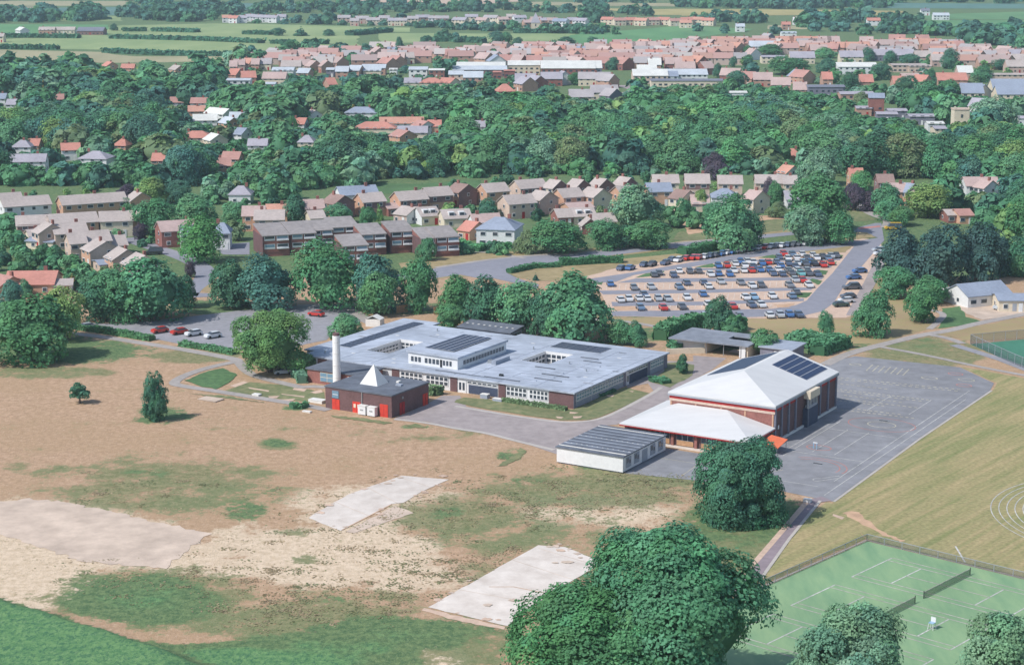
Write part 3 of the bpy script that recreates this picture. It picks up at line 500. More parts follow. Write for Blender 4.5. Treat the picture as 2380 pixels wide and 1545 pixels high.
cells(MB(), xs, ys, lambda x, y: sch(x, y, o_), 2.92, 3.2, bottom=True).build('roof', M['roof_blue'], school)
xs = sorted({-65.6, -62.8, -56.8, -54.4, -48.6, -34.6, -22.2, -15.6, 0}); ys = sorted({0, 4.3, 9.6, 22.2, 18, 28, 37.2, 39.6, 40.4, 30.})
cells(MB(), xs, ys, lambda x, y: sch(x, y, 0, False), 0, 2.92, top=False).build('wall', M['white'], school)
for c in (C1, C2):
    q = [(c[0], c[2]), (c[1], c[2]), (c[1], c[3]), (c[0], c[3])]; w_ = MB(); w_.v = [(*p, z) for z in (0, 2.92) for p in q]; w_.f = [((i + 1) % 4, i, i + 4, (i + 1) % 4 + 4) for i in range(4)]; w_.build('courtyard_wall', M['white'], school)
xs = sorted({-65.6 - .5, -62.8 - .5, -56.8 + .5, -34.6 - .5, .5}); 
def window(parent, c, size, axis, nx, ny, gm=None, fm=None, name='window', bar=.09):
    """white frame with glass panes as sub-parts; axis 'y' faces -y, 'x' faces +x"""
    gm = gm or M['glass']; fm = fm or M['white']
    w = pc(name, parent, fm, c, size)
    L_ = size[0] if axis in 'yY' else size[1]; pw, ph = L_ / nx, size[2] / ny
    for i in range(nx):
        for j in range(ny):
            d = -L_ / 2 + pw * (i + .5); z = c[2] - size[2] / 2 + ph * (j + .5)
            if axis == 'y': sub('pane', w, gm, (c[0] + d, c[1] - size[1] / 2 - .012, z), (pw - bar, .03, ph - bar))
            elif axis == 'Y': sub('pane', w, gm, (c[0] + d, c[1] + size[1] / 2 + .012, z), (pw - bar, .03, ph - bar))
            elif axis == 'x': sub('pane', w, gm, (c[0] + size[0] / 2 + .012, c[1] + d, z), (.03, pw - bar, ph - bar))
            else: sub('pane', w, gm, (c[0] - size[0] / 2 - .012, c[1] + d, z), (.03, pw - bar, ph - bar))
    return w
def brickpier(x0, x1, y0, y1, m='brick_dark', h=2.9): return piece('brick_pier', school, M[m], ((x0 + x1) / 2, (y0 + y1) / 2, h / 2), (x1 - x0, y1 - y0, h))
# front facade
brickpier(-5.3, .06, -.12, .5); brickpier(-16.5, -14.9, -.16, .5); brickpier(-27.5, -25.9, -.16, .5); brickpier(-41.3, -39.6, -.16, .5); brickpier(-59.6, -57.4, -.16, .3)
for a, b in ((-14.7, -10.2), (-9.6, -5.5), (-39.2, -34), (-33.2, -28)):
    window(school, ((a + b) / 2, -.05, 1.72), (b - a, .12, 1.75), 'y', 5, 2, bar=.26)
window(school, (-61.2, -.05, 1.8), (2.6, .12, 1.5), 'y', 3, 2, bar=.2)
piece('recess_panel', school, M['navy_panel'], (-20.0, -.03, .95), (6.6, .1, 1.7)); window(school, (-20.2, -.06, 2.3), (6.8, .12, .5), 'y', 6, 1, bar=.22)
dr = pc('door', school, M['white'], (-24.8, -.07, 1.2), (1.9, .12, 2.4)); sub('pane', dr, M['glass'], (-25.2, -.14, 1.3), (.5, .03, 1.5)); sub('pane', dr, M['glass'], (-24.4, -.14, 1.3), (.5, .03, 1.5))
# right facade
for a, b in ((-.1, .75), (20.3, 21.2), (30.8, 31.8), (38.1, 39.7)): brickpier(-.4, .1, a, b, 'brick_grey')
for a, b in ((.95, 7), (7.3, 13.6), (13.9, 20.1), (32, 37.9)):
    window(school, (.05, (a + b) / 2, 1.95), (.12, b - a, 1.35), 'x', 6, 2, M['glass_blue'], bar=.2)
    piece('sill_panel', school, M['shutter_grey'], (.03, (a + b) / 2, .55), (.08, b - a, 1.0))
piece('recess_panel', school, M['navy_panel'], (.03, 26.6, 1.0), (.1, 8, 1.8)); window(school, (.05, 26.5, 2.4), (.12, 8.2, .45), 'x', 8, 1, bar=.2)
dr = pc('door', school, M['white'], (.07, 22, 1.1), (.1, 1.1, 2.2)); sub('pane', dr, M['glass'], (.13, 22, 1.3), (.03, .6, 1.2))
# courtyard windows
window(school, ((C1[0] + C1[1]) / 2, C1[3] - .05, 1.9), (5.2, .12, 1.5), 'y', 5, 2, bar=.24); window(school, (C1[0] + .05, 15.5, 1.9), (.12, 11.5, 1.4), 'x', 10, 2, bar=.28)
window(school, ((C2[0] + C2[1]) / 2, C2[3] - .05, 1.8), (6, .12, 1.9), 'y', 5, 2, bar=.26); window(school, (C2[0] + .05, 23, 1.8), (.12, 9.4, 1.9), 'x', 7, 2, bar=.3)
for c in (C1, C2):
    piece('courtyard_fascia', school, M['white'], ((c[0] + c[1]) / 2, c[3] - .06, 2.95), (c[1] - c[0], .12, .55)); piece('courtyard_fascia', school, M['white'], (c[0] + .06, (c[2] + c[3]) / 2, 2.95), (.12, c[3] - c[2] - .26, .55))
    MB().box(c[0] + .1, c[1] - .1, c[2] + .1, c[3] - .1, 0, .06).build('courtyard_paving', M['concrete_pale'], school)
# raised hall in the middle
rb = empty('clerestory', (RB[0] + RB[1]) / 2, RB[2], 0, 3.2); rb.parent = school
rx, ry = (RB[1] - RB[0]) / 2, RB[3] - RB[2]
MB().box(-rx, rx, 0, ry, -.1, 2.3).build('wall', M['white'], rb); MB().slab([(-rx - .3, -.3, 2.75), (rx + .3, -.3, 2.55), (rx + .3, ry + .3, 2.55), (-rx - .3, ry + .3, 2.75)], .4).build('roof', M['roof_blue'], rb)
for i, (a, b, n) in enumerate(((-5.3, -2.7, 3), (-2.0, 1.6, 4), (2.3, 4.6, 3))):
    for j in range(n): piece('window', rb, M['glass'], (a + (b - a) * (j + .5) / n, -.03, 1.05), ((b - a) / n - .3, .1, .95))
for j in range(14): piece('window', rb, M['glass'], (rx + .02, 2.6 + j * 1.13, 1.05), (.1, .82, .8))
piece('door', rb, M['dark'], (2.0, -.05, .85), (.45, .1, 1.5))
def array(parent, name, x0, x1, y0, y1, zf, nx, ny, m, pitch=None):
    """solar panels, each a piece on one mounting tray; zf(x, y) = roof height"""
    a = MB(); e = .05
    a.slab([(x0, y0, zf(x0, y0) + e), (x1, y0, zf(x1, y0) + e), (x1, y1, zf(x1, y1) + e), (x0, y1, zf(x0, y1) + e)], .04)
    tray = a.build(name, M['shutter_grey'], parent)
    dx, dy = (x1 - x0) / nx, (y1 - y0) / ny; gx_, gy_ = pitch or (.06, .06)
    sx = (zf(x1, y0) - zf(x0, y0)) / (x1 - x0); sy = (zf(x0, y1) - zf(x0, y0)) / (y1 - y0); w, d = (dx - gx_) / 2, (dy - gy_) / 2
    me = MB().slab([(-w, -d, -w * sx - d * sy), (w, -d, w * sx - d * sy), (w, d, w * sx + d * sy), (-w, d, -w * sx + d * sy)], .03).mesh('panel', m)
    for i in range(nx):
        for j in range(ny):
            x, y = x0 + dx * (i + .5), y0 + dy * (j + .5); link('panel', me, tray, (x, y, zf(x, y) + e + .045))
array(school, 'solar_array', -61.7, -58.8, 10, 38.2, lambda x, y: 3.22, 3, 17, M['pv_cell_old'], (.12, .3))
array(school, 'solar_array', -23.2, -11.4, 31.7, 37, lambda x, y: 3.22, 9, 5, M['pv_cell_old'], (.14, .28))
array(school, 'solar_array', -38.5, -31.6, 7.6, 22.2, lambda x, y: 5.88 - .017 * (x + 34.5) * .0 + 0.08, 5, 11, M['pv_cell_old'], (.35, .2))
# low upstands, vents and patches on the roof
for i, (x, y, w, d) in enumerate([(-14.5, 14.5, 4.5, .35), (-12, 12.2, 6, .35), (-9.5, 9.8, 6, .35), (-12.5, 8.2, 7.5, .3), (-9, 6, 6, .35), (-14, 4.2, 7, .35), (-17, 2, 8, .4), (-30, .9, 6, .35), (-26, 1.6, 12, .35), (-8, 21, 5, .35), (-9, 24, 4, .3), (-7, 18, 5, .3), (-11, 26.5, 4, .3)]):
    piece('roof_upstand', school, M['roof_felt'] if i % 2 == 0 else M['roof_blue2'], (x, y, 3.27), (w, d, .16))
piece('roof_plant', school, M['roof_blue2'], (-24.8, 14.5, 3.6), (1, 5.5, .8)); piece('roof_vent', school, M['dark'], (-18.5, 4.3, 3.4), (.8, .5, .4)); piece('roof_vent', school, M['steel'], (-26.2, 13, 3.5), (1, 1, .6))
for (x, y) in [(-45, 6), (-43, 3), (-57, 25), (-50, 30), (-44, 33), (-40, 29), (-6, 30), (-4, 12), (-55, 6), (-28, 33)]: piece('roof_patch', school, M['white_roof'], (x, y, 3.21), (.9, .5, .03))
MB().slab([(-38, 2.2, 3.3), (-16.5, -.3, 3.26), (-16.5, 1.4, 3.26), (-38, 3.2, 3.3)], .08).build('roof_ridge', M['roof_blue2'], school)
rq = random.Random(4)
for i in range(9):
    x = -62 + i * 7.6
    if not (RB[0] - 1 < x < RB[1] + 1): piece('roof_seam', school, M['roof_blue2'], (x, 4.5 if in_c(x, 15, C1, 1) or in_c(x, 22, C2, 1) else 18, 3.21), (.14, 8 if in_c(x, 15, C1, 1) or in_c(x, 22, C2, 1) else 35, .04))
for i in range(26):
    x, y = rq.uniform(-64, -1), rq.uniform(1, 36)
    if sch(x, y, -1) and not in_c(x, y, RB, 1) and not in_c(x, y, C1, 1) and not in_c(x, y, C2, 1): piece('roof_repair', school, M[rq.choice(['roof_blue2', 'shutter_grey', 'roof_shed'])], (x, y, 3.206 + .0015 * i), (rq.uniform(.5, 2.2), rq.uniform(.3, 1.1), .02))
for (x, y) in [(-60, 3), (-52, 33), (-44, 27), (-6, 16), (-25, 28), (-12, 20)]: MB().tube((x, y, 3.15), (x, y, 3.75), .14, .14, 8).build('vent_pipe', M['steel'], school)
# brick annex, chimney, boiler house
def at(name, x, y, label, cat): w = SW(x, y); return tag(empty(name, *w, TH), label, cat)
an = at('brick_annex', -49.5, -4.8, 'low brick annex with dark flat roof in front of the school', 'annex')
MB().box(-6.5, 6.5, -3.6, 3.9, 0, 2.7).build('wall', M['brick_red'], an); MB().box(-6.8, 6.8, -3.9, 4.2, 2.7, 2.95).build('roof', M['roof_felt'], an)
window(an, (-1.6, -3.66, 1.5), (3.4, .14, 1.8), 'y', 2, 2, M['glass_blue'], M['cream'], bar=.12); window(an, (4.2, -3.66, 1.5), (1.6, .14, 1.6), 'y', 1, 2, M['glass_blue'], M['cream'])
ch = at('boiler_chimney', -47.9, -9.6, 'tall white boiler chimney rising beside the brick annex', 'chimney')
cm = MB()
for i in range(12): pass
cm.tube((0, 0, 0), (0, 0, 10.6), .82, .74, 16).build('stack', M['white_paint'], ch); MB().tube((0, 0, 10.6), (0, 0, 11.1), .66, .66, 16).build('flue_cap', M['brick_dark'], ch)
for z in (2.2, 4.6, 7, 9.3): MB().tube((0, 0, z), (0, 0, z + .1), .84 - z * .0075, .84 - z * .0075, 16).build('joint_band', M['tarp'], ch)
bo = at('boiler_house', -33, -23.3, 'dark brick boiler house with red doors and white pyramid rooflight', 'boiler house')
MB().box(-7.6, 7.5, 0, 12.5, 0, 4.1).build('wall', M['brick_dark'], bo); MB().box(-7.75, 7.65, -.15, 12.65, 4.1, 4.35).build('roof', M['roof_felt'], bo)
py = MB(); b4 = [(-2.7, 4.3), (1.35, 4.3), (1.35, 8), (-2.7, 8)]
for i in range(4): p, q = b4[i], b4[(i + 1) % 4]; py.poly([(*p, 4.35), (*q, 4.35), (-.7, 6.15, 8.1)])
py.build('pyramid_rooflight', M['white_roof'], bo)
def bdoor(x0, x1, z0, z1, m, nm='door'): return pc(nm, bo, m, ((x0 + x1) / 2, -.04, (z0 + z1) / 2), (x1 - x0, .1, z1 - z0))
d = bdoor(-6.0, -4.3, 0, 2.0, M['red']); sub('door_leaf_joint', d, M['red_deep'], (-5.15, -.1, 1), (.06, .03, 1.9)); w = bdoor(-6.0, -4.5, 2.2, 3.6, M['glass_blue'], 'window'); sub('frame', w, M['white'], (-5.25, -.09, 2.9), (1.2, .03, .1))
d = bdoor(-1.3, .5, 0, 2.1, M['red']); sub('door_leaf_joint', d, M['red_deep'], (-.4, -.1, 1), (.06, .03, 1.9)); sub('pale_panel', d, M['cream'], (-.8, -.1, 1.3), (.5, .03, .7)); sub('pale_panel', d, M['cream'], (.05, -.1, 1.3), (.5, .03, .7))
d = bdoor(4.9, 6.7, 0, 2.4, M['red']); sub('door_leaf_joint', d, M['red_deep'], (5.8, -.1, 1.1), (.06, .03, 2.1))
for x in (1.5, 3.6):
    tk = at('oil_tank', -33 + x, -24.0, 'white boxy tank against the boiler house, %s of the pair' % ('left' if x < 2 else 'right'), 'tank')
    MB().box(-.85, .85, -.45, .55, .15, 1.75).build('body', M['white'], tk); MB().box(-.9, .9, -.5, .6, 1.75, 1.85).build('lid', M['tarp'], tk)
    for a, b in ((-.7, -.3), (.6, -.3), (-.7, .3), (.6, .3)): MB().box(a, a + .12, b, b + .12, 0, .15).build('leg', M['steel'], tk)
    o = MB().box(-.35, .35, -.47, -.45, .9, 1.15).build('vent', M['steel'], tk)
for y, m in ((3.4, 'red_deep'), (11.2, 'red')):
    d = pc('door', bo, M[m], (7.54, y, 1.15), (.1, 1.6, 2.3)); sub('door_leaf_joint', d, M['dark'], (7.61, y, 1.1), (.03, .05, 2.1))
piece('bracket_light', bo, M['steel'], (7.62, 3.4, 3.2), (.25, .3, .4)); piece('pipe', bo, M['steel'], (.9, -.1, 3), (.15, .15, 2.2)); piece('roof_hatch', bo, M['roof_blue2'], (4.5, 7, 4.5), (1.2, .8, .3)); piece('roof_vent', bo, M['tarp'], (3, 9, 4.5), (.6, .9, .35))
# rear glazed shed behind the school
rs = at('rear_workshop', -45.5, 41, 'low grey roofed workshop at the back edge of the school', 'workshop')
MB().box(-6, 7, 0, 5.2, 0, 2.8).build('wall', M['brick_grey'], rs); MB().slab([(-6.4, -.4, 2.9), (7.4, -.4, 2.9), (7.4, 5.6, 3.5), (-6.4, 5.6, 3.5)], .22).build('roof', M['roof_felt'], rs)
window(rs, (7.05, 2.6, 1.6), (.12, 3.8, 1.6), 'x', 3, 2)
for i in range(9): piece('rooflight', rs, M['tarp'], (-5.4 + i * 1.45, 2.6, 3.26), (.5, .4, .06))
# ------------------------------------------------------------------ sports hall
hall = at('sports_hall', 32, -3.5, 'big brick sports hall with white hipped roof and solar panels', 'sports hall')
hw, hl, he, hz = 10.1, 29.6, 6.9, 10.0       # half width, length, eave, ridge
hm = MB().box(-hw, hw, 0, hl, 0, he - .1); hm.poly([(hw, hl, he - .1), (-hw, hl, he - .1), (0, hl, hz - .3)]); hm.build('wall', M['brick_dark'], hall)
e = .35; rf = MB(); rfy = 9.6
A, B, C, D = (-hw - e, -e, he), (hw + e, -e, he), (hw + e, hl + e, he), (-hw - e, hl + e, he); E_, F_ = (0, rfy, hz), (0, hl + e, hz)
for p in ([A, B, E_], [B, C, F_, E_], [D, A, E_, F_]): rf.slab(p, .3)
rf.build('roof', M['white_roof'], hall)
MB().box(-hw - e - .04, hw + e + .04, -e - .04, 0, he - .62, he - .28).build('fascia', M['shutter_grey'], hall); MB().box(hw, hw + e + .04, .02, hl + e, he - .62, he - .28).build('fascia', M['shutter_grey'], hall)
MB().box(-hw - .14, hw + .14, -.14, -.02, he - 1.15, he - .64).build('red_band', M['red_deep'], hall); MB().box(-hw - .16, hw + .16, -.16, -.02, he - 1.6, he - 1.17).build('cream_band', M['brick_tan'], hall)
for a, b in ((.3, 4.8), (5.5, 9.8), (20.5, 24.5), (25.6, 29.2)): piece('red_panel', hall, M['red_deep'], (hw + .06, (a + b) / 2, he - .95), (.14, b - a, .6))
MB().box(-hw + .05, hw - .05, -.1, -.01, .2, he - 1.62).build('front_brickwork', M['brick_red'], hall)
for x in (-9.9, -5, 0, 4.6, 9.9): piece('brick_pier', hall, M['brick_orange'], (x, -.12, 2.6), (.3, .14, 5.2))
for y in (.25, 3.1, 6.3, 9.5, 21.2, 25.2, 29.2): piece('brick_pier', hall, M['brick_grey'], (hw + .12, y, 3.1), (.3, .5, 6.2))
piece('plinth', hall, M['tarp'], (hw + .16, 14.8, .2), (.35, 29.2, .4)); piece('notice', hall, M['white'], (hw + .1, 1.8, 2.6), (.06, .5, .7))
sl = (hz - he) / (hw + e); zr = lambda x, y: hz - abs(x) * sl
array(hall, 'solar_array', 1.6, 8.6, 18.4, 28.8, zr, 5, 10, M['pv_cell'], (.22, .05)); array(hall, 'solar_array', -8.8, -1.4, 12.6, 28.8, zr, 5, 15, M['pv_cell'], (.05, .05))
# plant bay on the long side
pl = empty('plant_bay', hw, 15.8, 0); pl.parent = hall
MB().box(0, .9, -2.6, 2.6, 0, 3.4).build('housing', M['navy_panel'], pl); MB().box(0, 1.3, -2.3, 2.3, 5.2, 6.6).build('cream_duct', M['cream'], pl)
for i, (y, z0, z1, r) in enumerate([(-2, 0, 5.2, .22), (-1, 3.4, 5.2, .3), (.6, 3.4, 5.3, .25), (1.8, 0, 5.3, .18), (2.5, 0, 6.2, .12)]): MB().tube((.7, y, z0), (.7, y, z1), r, r, 8).build('duct', M['steel'], pl)
MB().box(.1, .95, -1.9, 1.9, 3.4, 3.9).build('louvre', M['shutter_grey'], pl); MB().box(.05, .7, -1.2, 1.4, 4.0, 5.1).build('fan_unit', M['brick_grey'], pl)
# low front wing
lw = at('hall_front_wing', 32, -3.75, 'low white hipped entrance wing in front of the sports hall', 'entrance wing')
x0, x1, y0, ez, rz_ = -14.6, 10.5, -11.0, 2.95, 5.0
MB().box(x0 + .9, x1 - .9, y0 + 1.1, -.02, 0, ez - .05).build('wall', M['brick_dark'], lw)
r = MB(); a, b, c, d = (x0, y0, ez), (x1, y0, ez), (x1, -.03, ez), (x0, -.03, ez); p, q = (-8.4, -.03, rz_), (1.2, -.03, rz_)
for t in ([a, b, q, p], [b, c, q], [d, a, p]): r.slab(t, .22)
r.build('roof', M['white_roof'], lw)
MB().slab([(x0, -.03, ez), (-10.6, -.03, ez + .9), (-10.6, 8.2, ez + .9), (x0, 8.2, ez)], .2).build('side_roof', M['white_roof'], lw); MB().box(x0 + .9, -10.5, -.02, 8, 0, ez - .2).build('side_wall', M['brick_red'], lw)
for n_, bx in (('fascia', (x0 + .02, x1 - .02, y0 - .06, y0 + .1, ez - .42, ez - .23)), ('fascia', (x1 - .1, x1 + .06, y0, -.1, ez - .42, ez - .23))): MB().box(*bx).build(n_, M['red_deep'], lw)
for x in (-13.6, -9, -4.5, 0, 4.5, 9.3): piece('brick_pier', lw, M['brick_red'], (x, y0 + .9, 1.3), (.5, .5, 2.6))
for a, b in ((-8, -5.2), (-3.8, -.6), (.9, 3.8)): window(lw, ((a + b) / 2, y0 + 1.04, 1.75), (b - a, .12, 1.1), 'y', 3, 1); piece('timber_panel', lw, M['timber'], ((a + b) / 2, y0 + 1.05, .7), (b - a, .1, .9))
piece('step', lw, M['concrete_pale'], (-2, y0 + .4, .09), (14, 1, .18))
aw = at('orange_awning', 43.6, -8.6, 'bright orange awning beside the hall wing, on the playground', 'awning')
MB().slab([(-1.6, -1.6, 1.6), (2.2, -1.9, 1.3), (2.6, 1.6, 2.2), (-.6, 1.9, 2.5)], .06).build('canopy', M['awning'], aw)
for x, y, h in ((-1.4, -1.4, 1.55), (2, -1.7, 1.28), (2.4, 1.4, 2.1), (-.5, 1.7, 2.4)): MB().tube((x, y, 0), (x, y, h), .05, .05, 6).build('pole', M['steel'], aw)
# ------------------------------------------------------------------ portable classroom
pb = at('portable_classroom', 21.7, -25.7, 'white flat roofed portable classroom with dark ribbed roof', 'portable')
MB().box(-6.3, 6.3, -8, 8, .25, 2.75).build('wall', M['white'], pb); MB().slab([(-6.5, -8.2, 2.95), (6.5, -8.2, 2.95), (6.5, 8.2, 3.0), (-6.5, 8.2, 3.0)], .2).build('roof', M['roof_felt'], pb)
for i in range(9): piece('roof_rib', pb, M['tarp'] if i in (0, 8) else M['roof_blue2'], (0, -7 + i * 1.75, 3.01), (12.8, .16, .1))
for i in range(26): piece('roof_clip', pb, M['tarp'], (-6 + (i % 13), -5.2 + 5.2 * (i // 13), 3.05), (.25, .1, .06))
MB().box(-6.1, 6.1, -7.8, 7.8, 0, .25).build('skirt', M['brick_grey'], pb)
for i, y in enumerate((-6, -3, 0, 3, 6)):
    w = pc('door' if i == 2 else 'window', pb, M['shutter_grey'], (6.32, y, 1.6 if i != 2 else 1.3), (.08, 1.9, 1.8 if i != 2 else 2.1))
    if i != 2: sub('pane', w, M['glass'], (6.38, y - .4, 1.9), (.03, .7, .8)); sub('pane', w, M['glass'], (6.38, y + .45, 1.6), (.03, .5, .6))
# ------------------------------------------------------------------ open shed behind the school
os_ = at('open_shed', 2.5, 54, 'open fronted store with felt roof between school and car park', 'store')
MB().slab([(-9.2, 0, 2.9), (8.8, 1.2, 2.8), (8.8, 5.6, 2.9), (2.2, 5.6, 2.9), (2.2, 8.6, 2.95), (8.8, 8.6, 2.95), (8.8, 11.8, 3), (-9.2, 11.8, 3)], .28).build('roof', M['roof_shed'], os_)
[MB().box(*q).build('wall', M['cream'], os_) for q in ((-1.6, -1.2, 2, 11, 0, 2.6), (8, 8.4, 2, 11, 0, 2.6), (-1.2, 8, 10.6, 11, 0, 2.6))]; MB().box(-8.6, -1.7, 3, 11, 0, 2.6).build('store_room', M['white'], os_)
MB().box(2.3, 8.6, 5.7, 8.5, 0, .05).build('yard_floor', M['gravel'], os_)
for x in (-1, 3, 7): MB().tube((x, 1.6, 0), (x, 1.6, 2.6), .1, .1, 6).build('post', M['steel'], os_)
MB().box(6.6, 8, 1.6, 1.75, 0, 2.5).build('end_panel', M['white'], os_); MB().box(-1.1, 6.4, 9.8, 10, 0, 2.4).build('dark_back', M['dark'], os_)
os2 = at('grey_roofed_store', 17, 60.5, 'small grey roofed store beside the hedge, behind the hall', 'store')
MB().box(-3.8, 3.2, -3.4, 3.6, 0, 2.4).build('wall', M['brick_grey'], os2); MB().slab([(-4.1, -3.8, 2.7), (3.6, -3.8, 2.7), (3.6, 4, 2.9), (-4.1, 4, 2.9)], .22).build('roof', M['roof_blue2'], os2); piece('door', os2, M['white'], (0, -3.43, 1), (1.2, .08, 2))
gw = GR(26, 480, 500); tag(MB().box(-4.2, 4.2, -.2, .2, 0, 1.2).build('garden_wall', M['cream'], None, (*gw, 0), math.radians(8)), 'pale low garden wall beside the open fronted store', 'wall')
# white tent by the school back corner, old wall behind it
tw = GR(5, 755, 1155); tn = tag(empty('storage_tent', *tw, -.3), 'pale storage tent at the left rear corner of the school', 'tent')
MB().slab([(-1.8, -1.4, 1.7), (0, -1.4, 2.5), (0, 1.4, 2.5), (-1.8, 1.4, 1.7)], .05).slab([(0, -1.4, 2.5), (1.8, -1.4, 1.7), (1.8, 1.4, 1.7), (0, 1.4, 2.5)], .05).build('canopy', M['tarp'], tn); MB().box(-1.75, 1.75, -1.35, 1.35, 0, 1.7).build('side_sheet', M['tarp'], tn)
sw_ = GR(11, 1400, 325); st = tag(empty('concrete_store', *sw_, -.2), 'pale square concrete store in the shade behind the school', 'store')
MB().box(-3, 3, -2, 2, 0, 2.9).build('wall', M['concrete_old'], st); MB().box(-3.2, 3.2, -2.2, 2.2, 2.9, 3.1).build('roof', M['concrete_pale'], st); piece('doorway', st, M['dark'], (-2.3, -2.02, 1.1), (.9, .08, 2.2))
for i, q in enumerate([(945, 1065), (1205, 1075)]):
    w_ = GR(5, *q); gp_ = tag(empty('timber_gate', *w_, .5), 'orange timber gate panel in the shade behind the school, %s one' % ('left' if i == 0 else 'right'), 'gate')
    for j in range(6): piece('board', gp_, M['timber'], (-1.25 + j * .5, 0, .95), (.46, .06, 1.8))
    for z in (.4, 1.5): piece('rail', gp_, M['timber'], (0, .06, z), (3, .08, .12))
# debris by the boiler house
for i, (k, x, y, w, d, h, m) in enumerate([(8, 240, 945, 3.2, 1.6, .5, 'tarp'), (8, 1900, 905, 1.6, 1, .8, 'roof_blue2'), (8, 2030, 935, 2, .9, .5, 'roof_blue2'), (8, 2340, 965, 2.6, .9, .4, 'roof_blue2'), (8, 135, 1045, 1.8, .6, .2, 'tarp'), (14, 1470, 740, 4.4, 2.6, .12, 'path'), (18, 600, 275, 1.2, .8, .5, 'white'), (14, 1790, 712, 1.6, 1.0, .3, 'tarp')]):
    w_ = GR(k, x, y); nm = ['tarpaulin stack on the path left of the boiler house', 'blue grey crate by the recess of the school front', 'low blue grey bench below the school windows', 'long blue grey planter below the school windows', 'thin pale board lying in the field edge grass', 'grey concrete cover sunk in the dry field', 'white bags heaped beside the lane', 'pale box on the lawn strips'][i]
    o = tag(empty(['tarpaulin_stack', 'crate', 'bench', 'planter', 'board_stack', 'ground_cover', 'bag_heap', 'box'][i], *w_, TH), nm, ['tarpaulin', 'crate', 'bench', 'planter', 'board', 'cover', 'bags', 'box'][i])
    MB().box(-w / 2, w / 2, -d / 2, d / 2, 0, h).build('body', M[m], o); MB().slab([(-w / 2 - .05, -d / 2 - .05, h + .04), (w / 2 + .05, -d / 2 - .05, h + .07), (w / 2 + .05, d / 2 + .05, h + .1), (-w / 2 - .05, d / 2 + .05, h + .05)], .06).build('top', M['tarp'] if m != 'path' else M['concrete_old'], o)
m = bpy.data.materials.new('chain_link'); t, b, L = nt(m); b.inputs['Base Color'].default_value = (.12, .14, .15, 1); b.inputs['Alpha'].default_value = .22; M['chain'] = m
m = bpy.data.materials.new('net_cord'); t, b, L = nt(m); b.inputs['Base Color'].default_value = (.05, .10, .07, 1); b.inputs['Alpha'].default_value = .4; M['net'] = m
# ------------------------------------------------------------------ tennis nets, fence
for i, o in enumerate(COURTS[:2]):
    p, q = TW(o, 11.885, -.91), TW(o, 11.885, 11.88); n = tag(empty('tennis_net', *p, math.atan2(q[1] - p[1], q[0] - p[0])), 'dark tennis net across the %s green court' % ('right' if i == 0 else 'left'), 'net')
    MB().box(0, 12.8, -.01, .01, .04, .9).build('net_mesh', M['net'], n); MB().box(0, 12.8, -.035, .035, .9, .97).build('tape', M['line_court'], n)
    for x in (0, 12.8): MB().tube((x, 0, 0), (x, 0, 1.1), .06, .06, 8).build('post', M['dark'], n)
def fence(name, label, pts, h, sp=3):
    f = tag(empty(name, *pts[0]), label, 'fence')
    for a, b in zip(pts, pts[1:]):
        ln = math.hypot(b[0] - a[0], b[1] - a[1]); n = max(1, round(ln / sp)); an_ = math.atan2(b[1] - a[1], b[0] - a[0])
        for i in range(n + 1):
            MBp = _post.setdefault(h, MB().tube((0, 0, 0), (0, 0, h), .045, .045, 6).mesh('post', M['shutter_grey']))
            link('post', MBp, f, (a[0] + (b[0] - a[0]) * i / n - pts[0][0], a[1] + (b[1] - a[1]) * i / n - pts[0][1], 0))
        MB().box(0, ln, -.015, .015, .05, h - .05).build('mesh_panel', M['chain'], f, (a[0] - pts[0][0], a[1] - pts[0][1], 0), an_); MB().box(0, ln, -.03, .03, h - .06, h).build('top_rail', M['shutter_grey'], f, (a[0] - pts[0][0], a[1] - pts[0][1], 0), an_)
    return f
_post = {}
fence('court_fence', 'grey chain link fence along two sides of the tennis courts', [TW(TC, -.1, -60), TW(TC, -.1, .1), TW(TC, 44, .1)], 1.1)
fence('games_court_fence', 'grey mesh fence round the dark green games court', P(13, (2420, 395), (2250, 322), (1960, 188), (2500, 138)), 2.2)
cw = GR(18, 1570, 1268); uc = tag(empty('umpire_chair', *cw, TT), 'small white umpire chair standing on the tennis court', 'chair')
for x, y in ((-.3, -.3), (.3, -.3), (-.3, .3), (.3, .3)): MB().tube((x * 1.3, y * 1.3, 0), (x, y, .9), .04, .04, 6).build('leg', M['white'], uc)
MB().box(-.35, .35, -.35, .35, .9, .98).build('seat', M['lightblue'] if 'lightblue' in M else M['car_lightblue'], uc); MB().box(-.35, .35, .3, .37, .98, 1.6).build('backrest', M['white'], uc)
for i, (k, x, y, nm, lb) in enumerate([(13, 745, 1010, 'play_post', 'pale blue play post standing on the playground near the hall'), (13, 1280, 790, 'ground_drain', 'dark drain cover in the red ring of the playground'), (13, 765, 1125, 'ground_drain', 'dark drain cover in the near part of the playground')]):
    w_ = GR(k, x, y); o = tag(empty(nm, *w_, TH), lb, 'post' if i == 0 else 'drain')
    if i == 0: MB().tube((-.3, 0, 0), (-.3, 0, 1.1), .08, .08).build('upright', M['car_lightblue'], o); MB().tube((.3, 0, 0), (.3, 0, 1.1), .08, .08).build('upright', M['car_lightblue'], o); MB().box(-.4, .4, -.06, .06, 1.1, 1.25).build('crossbar', M['white'], o)
    else: MB().box(-.9, .9, -.25, .25, .03, .07).build('frame', M['steel'], o); MB().box(-.8, .8, -.18, .18, .07, .09).build('grate', M['dark'], o)
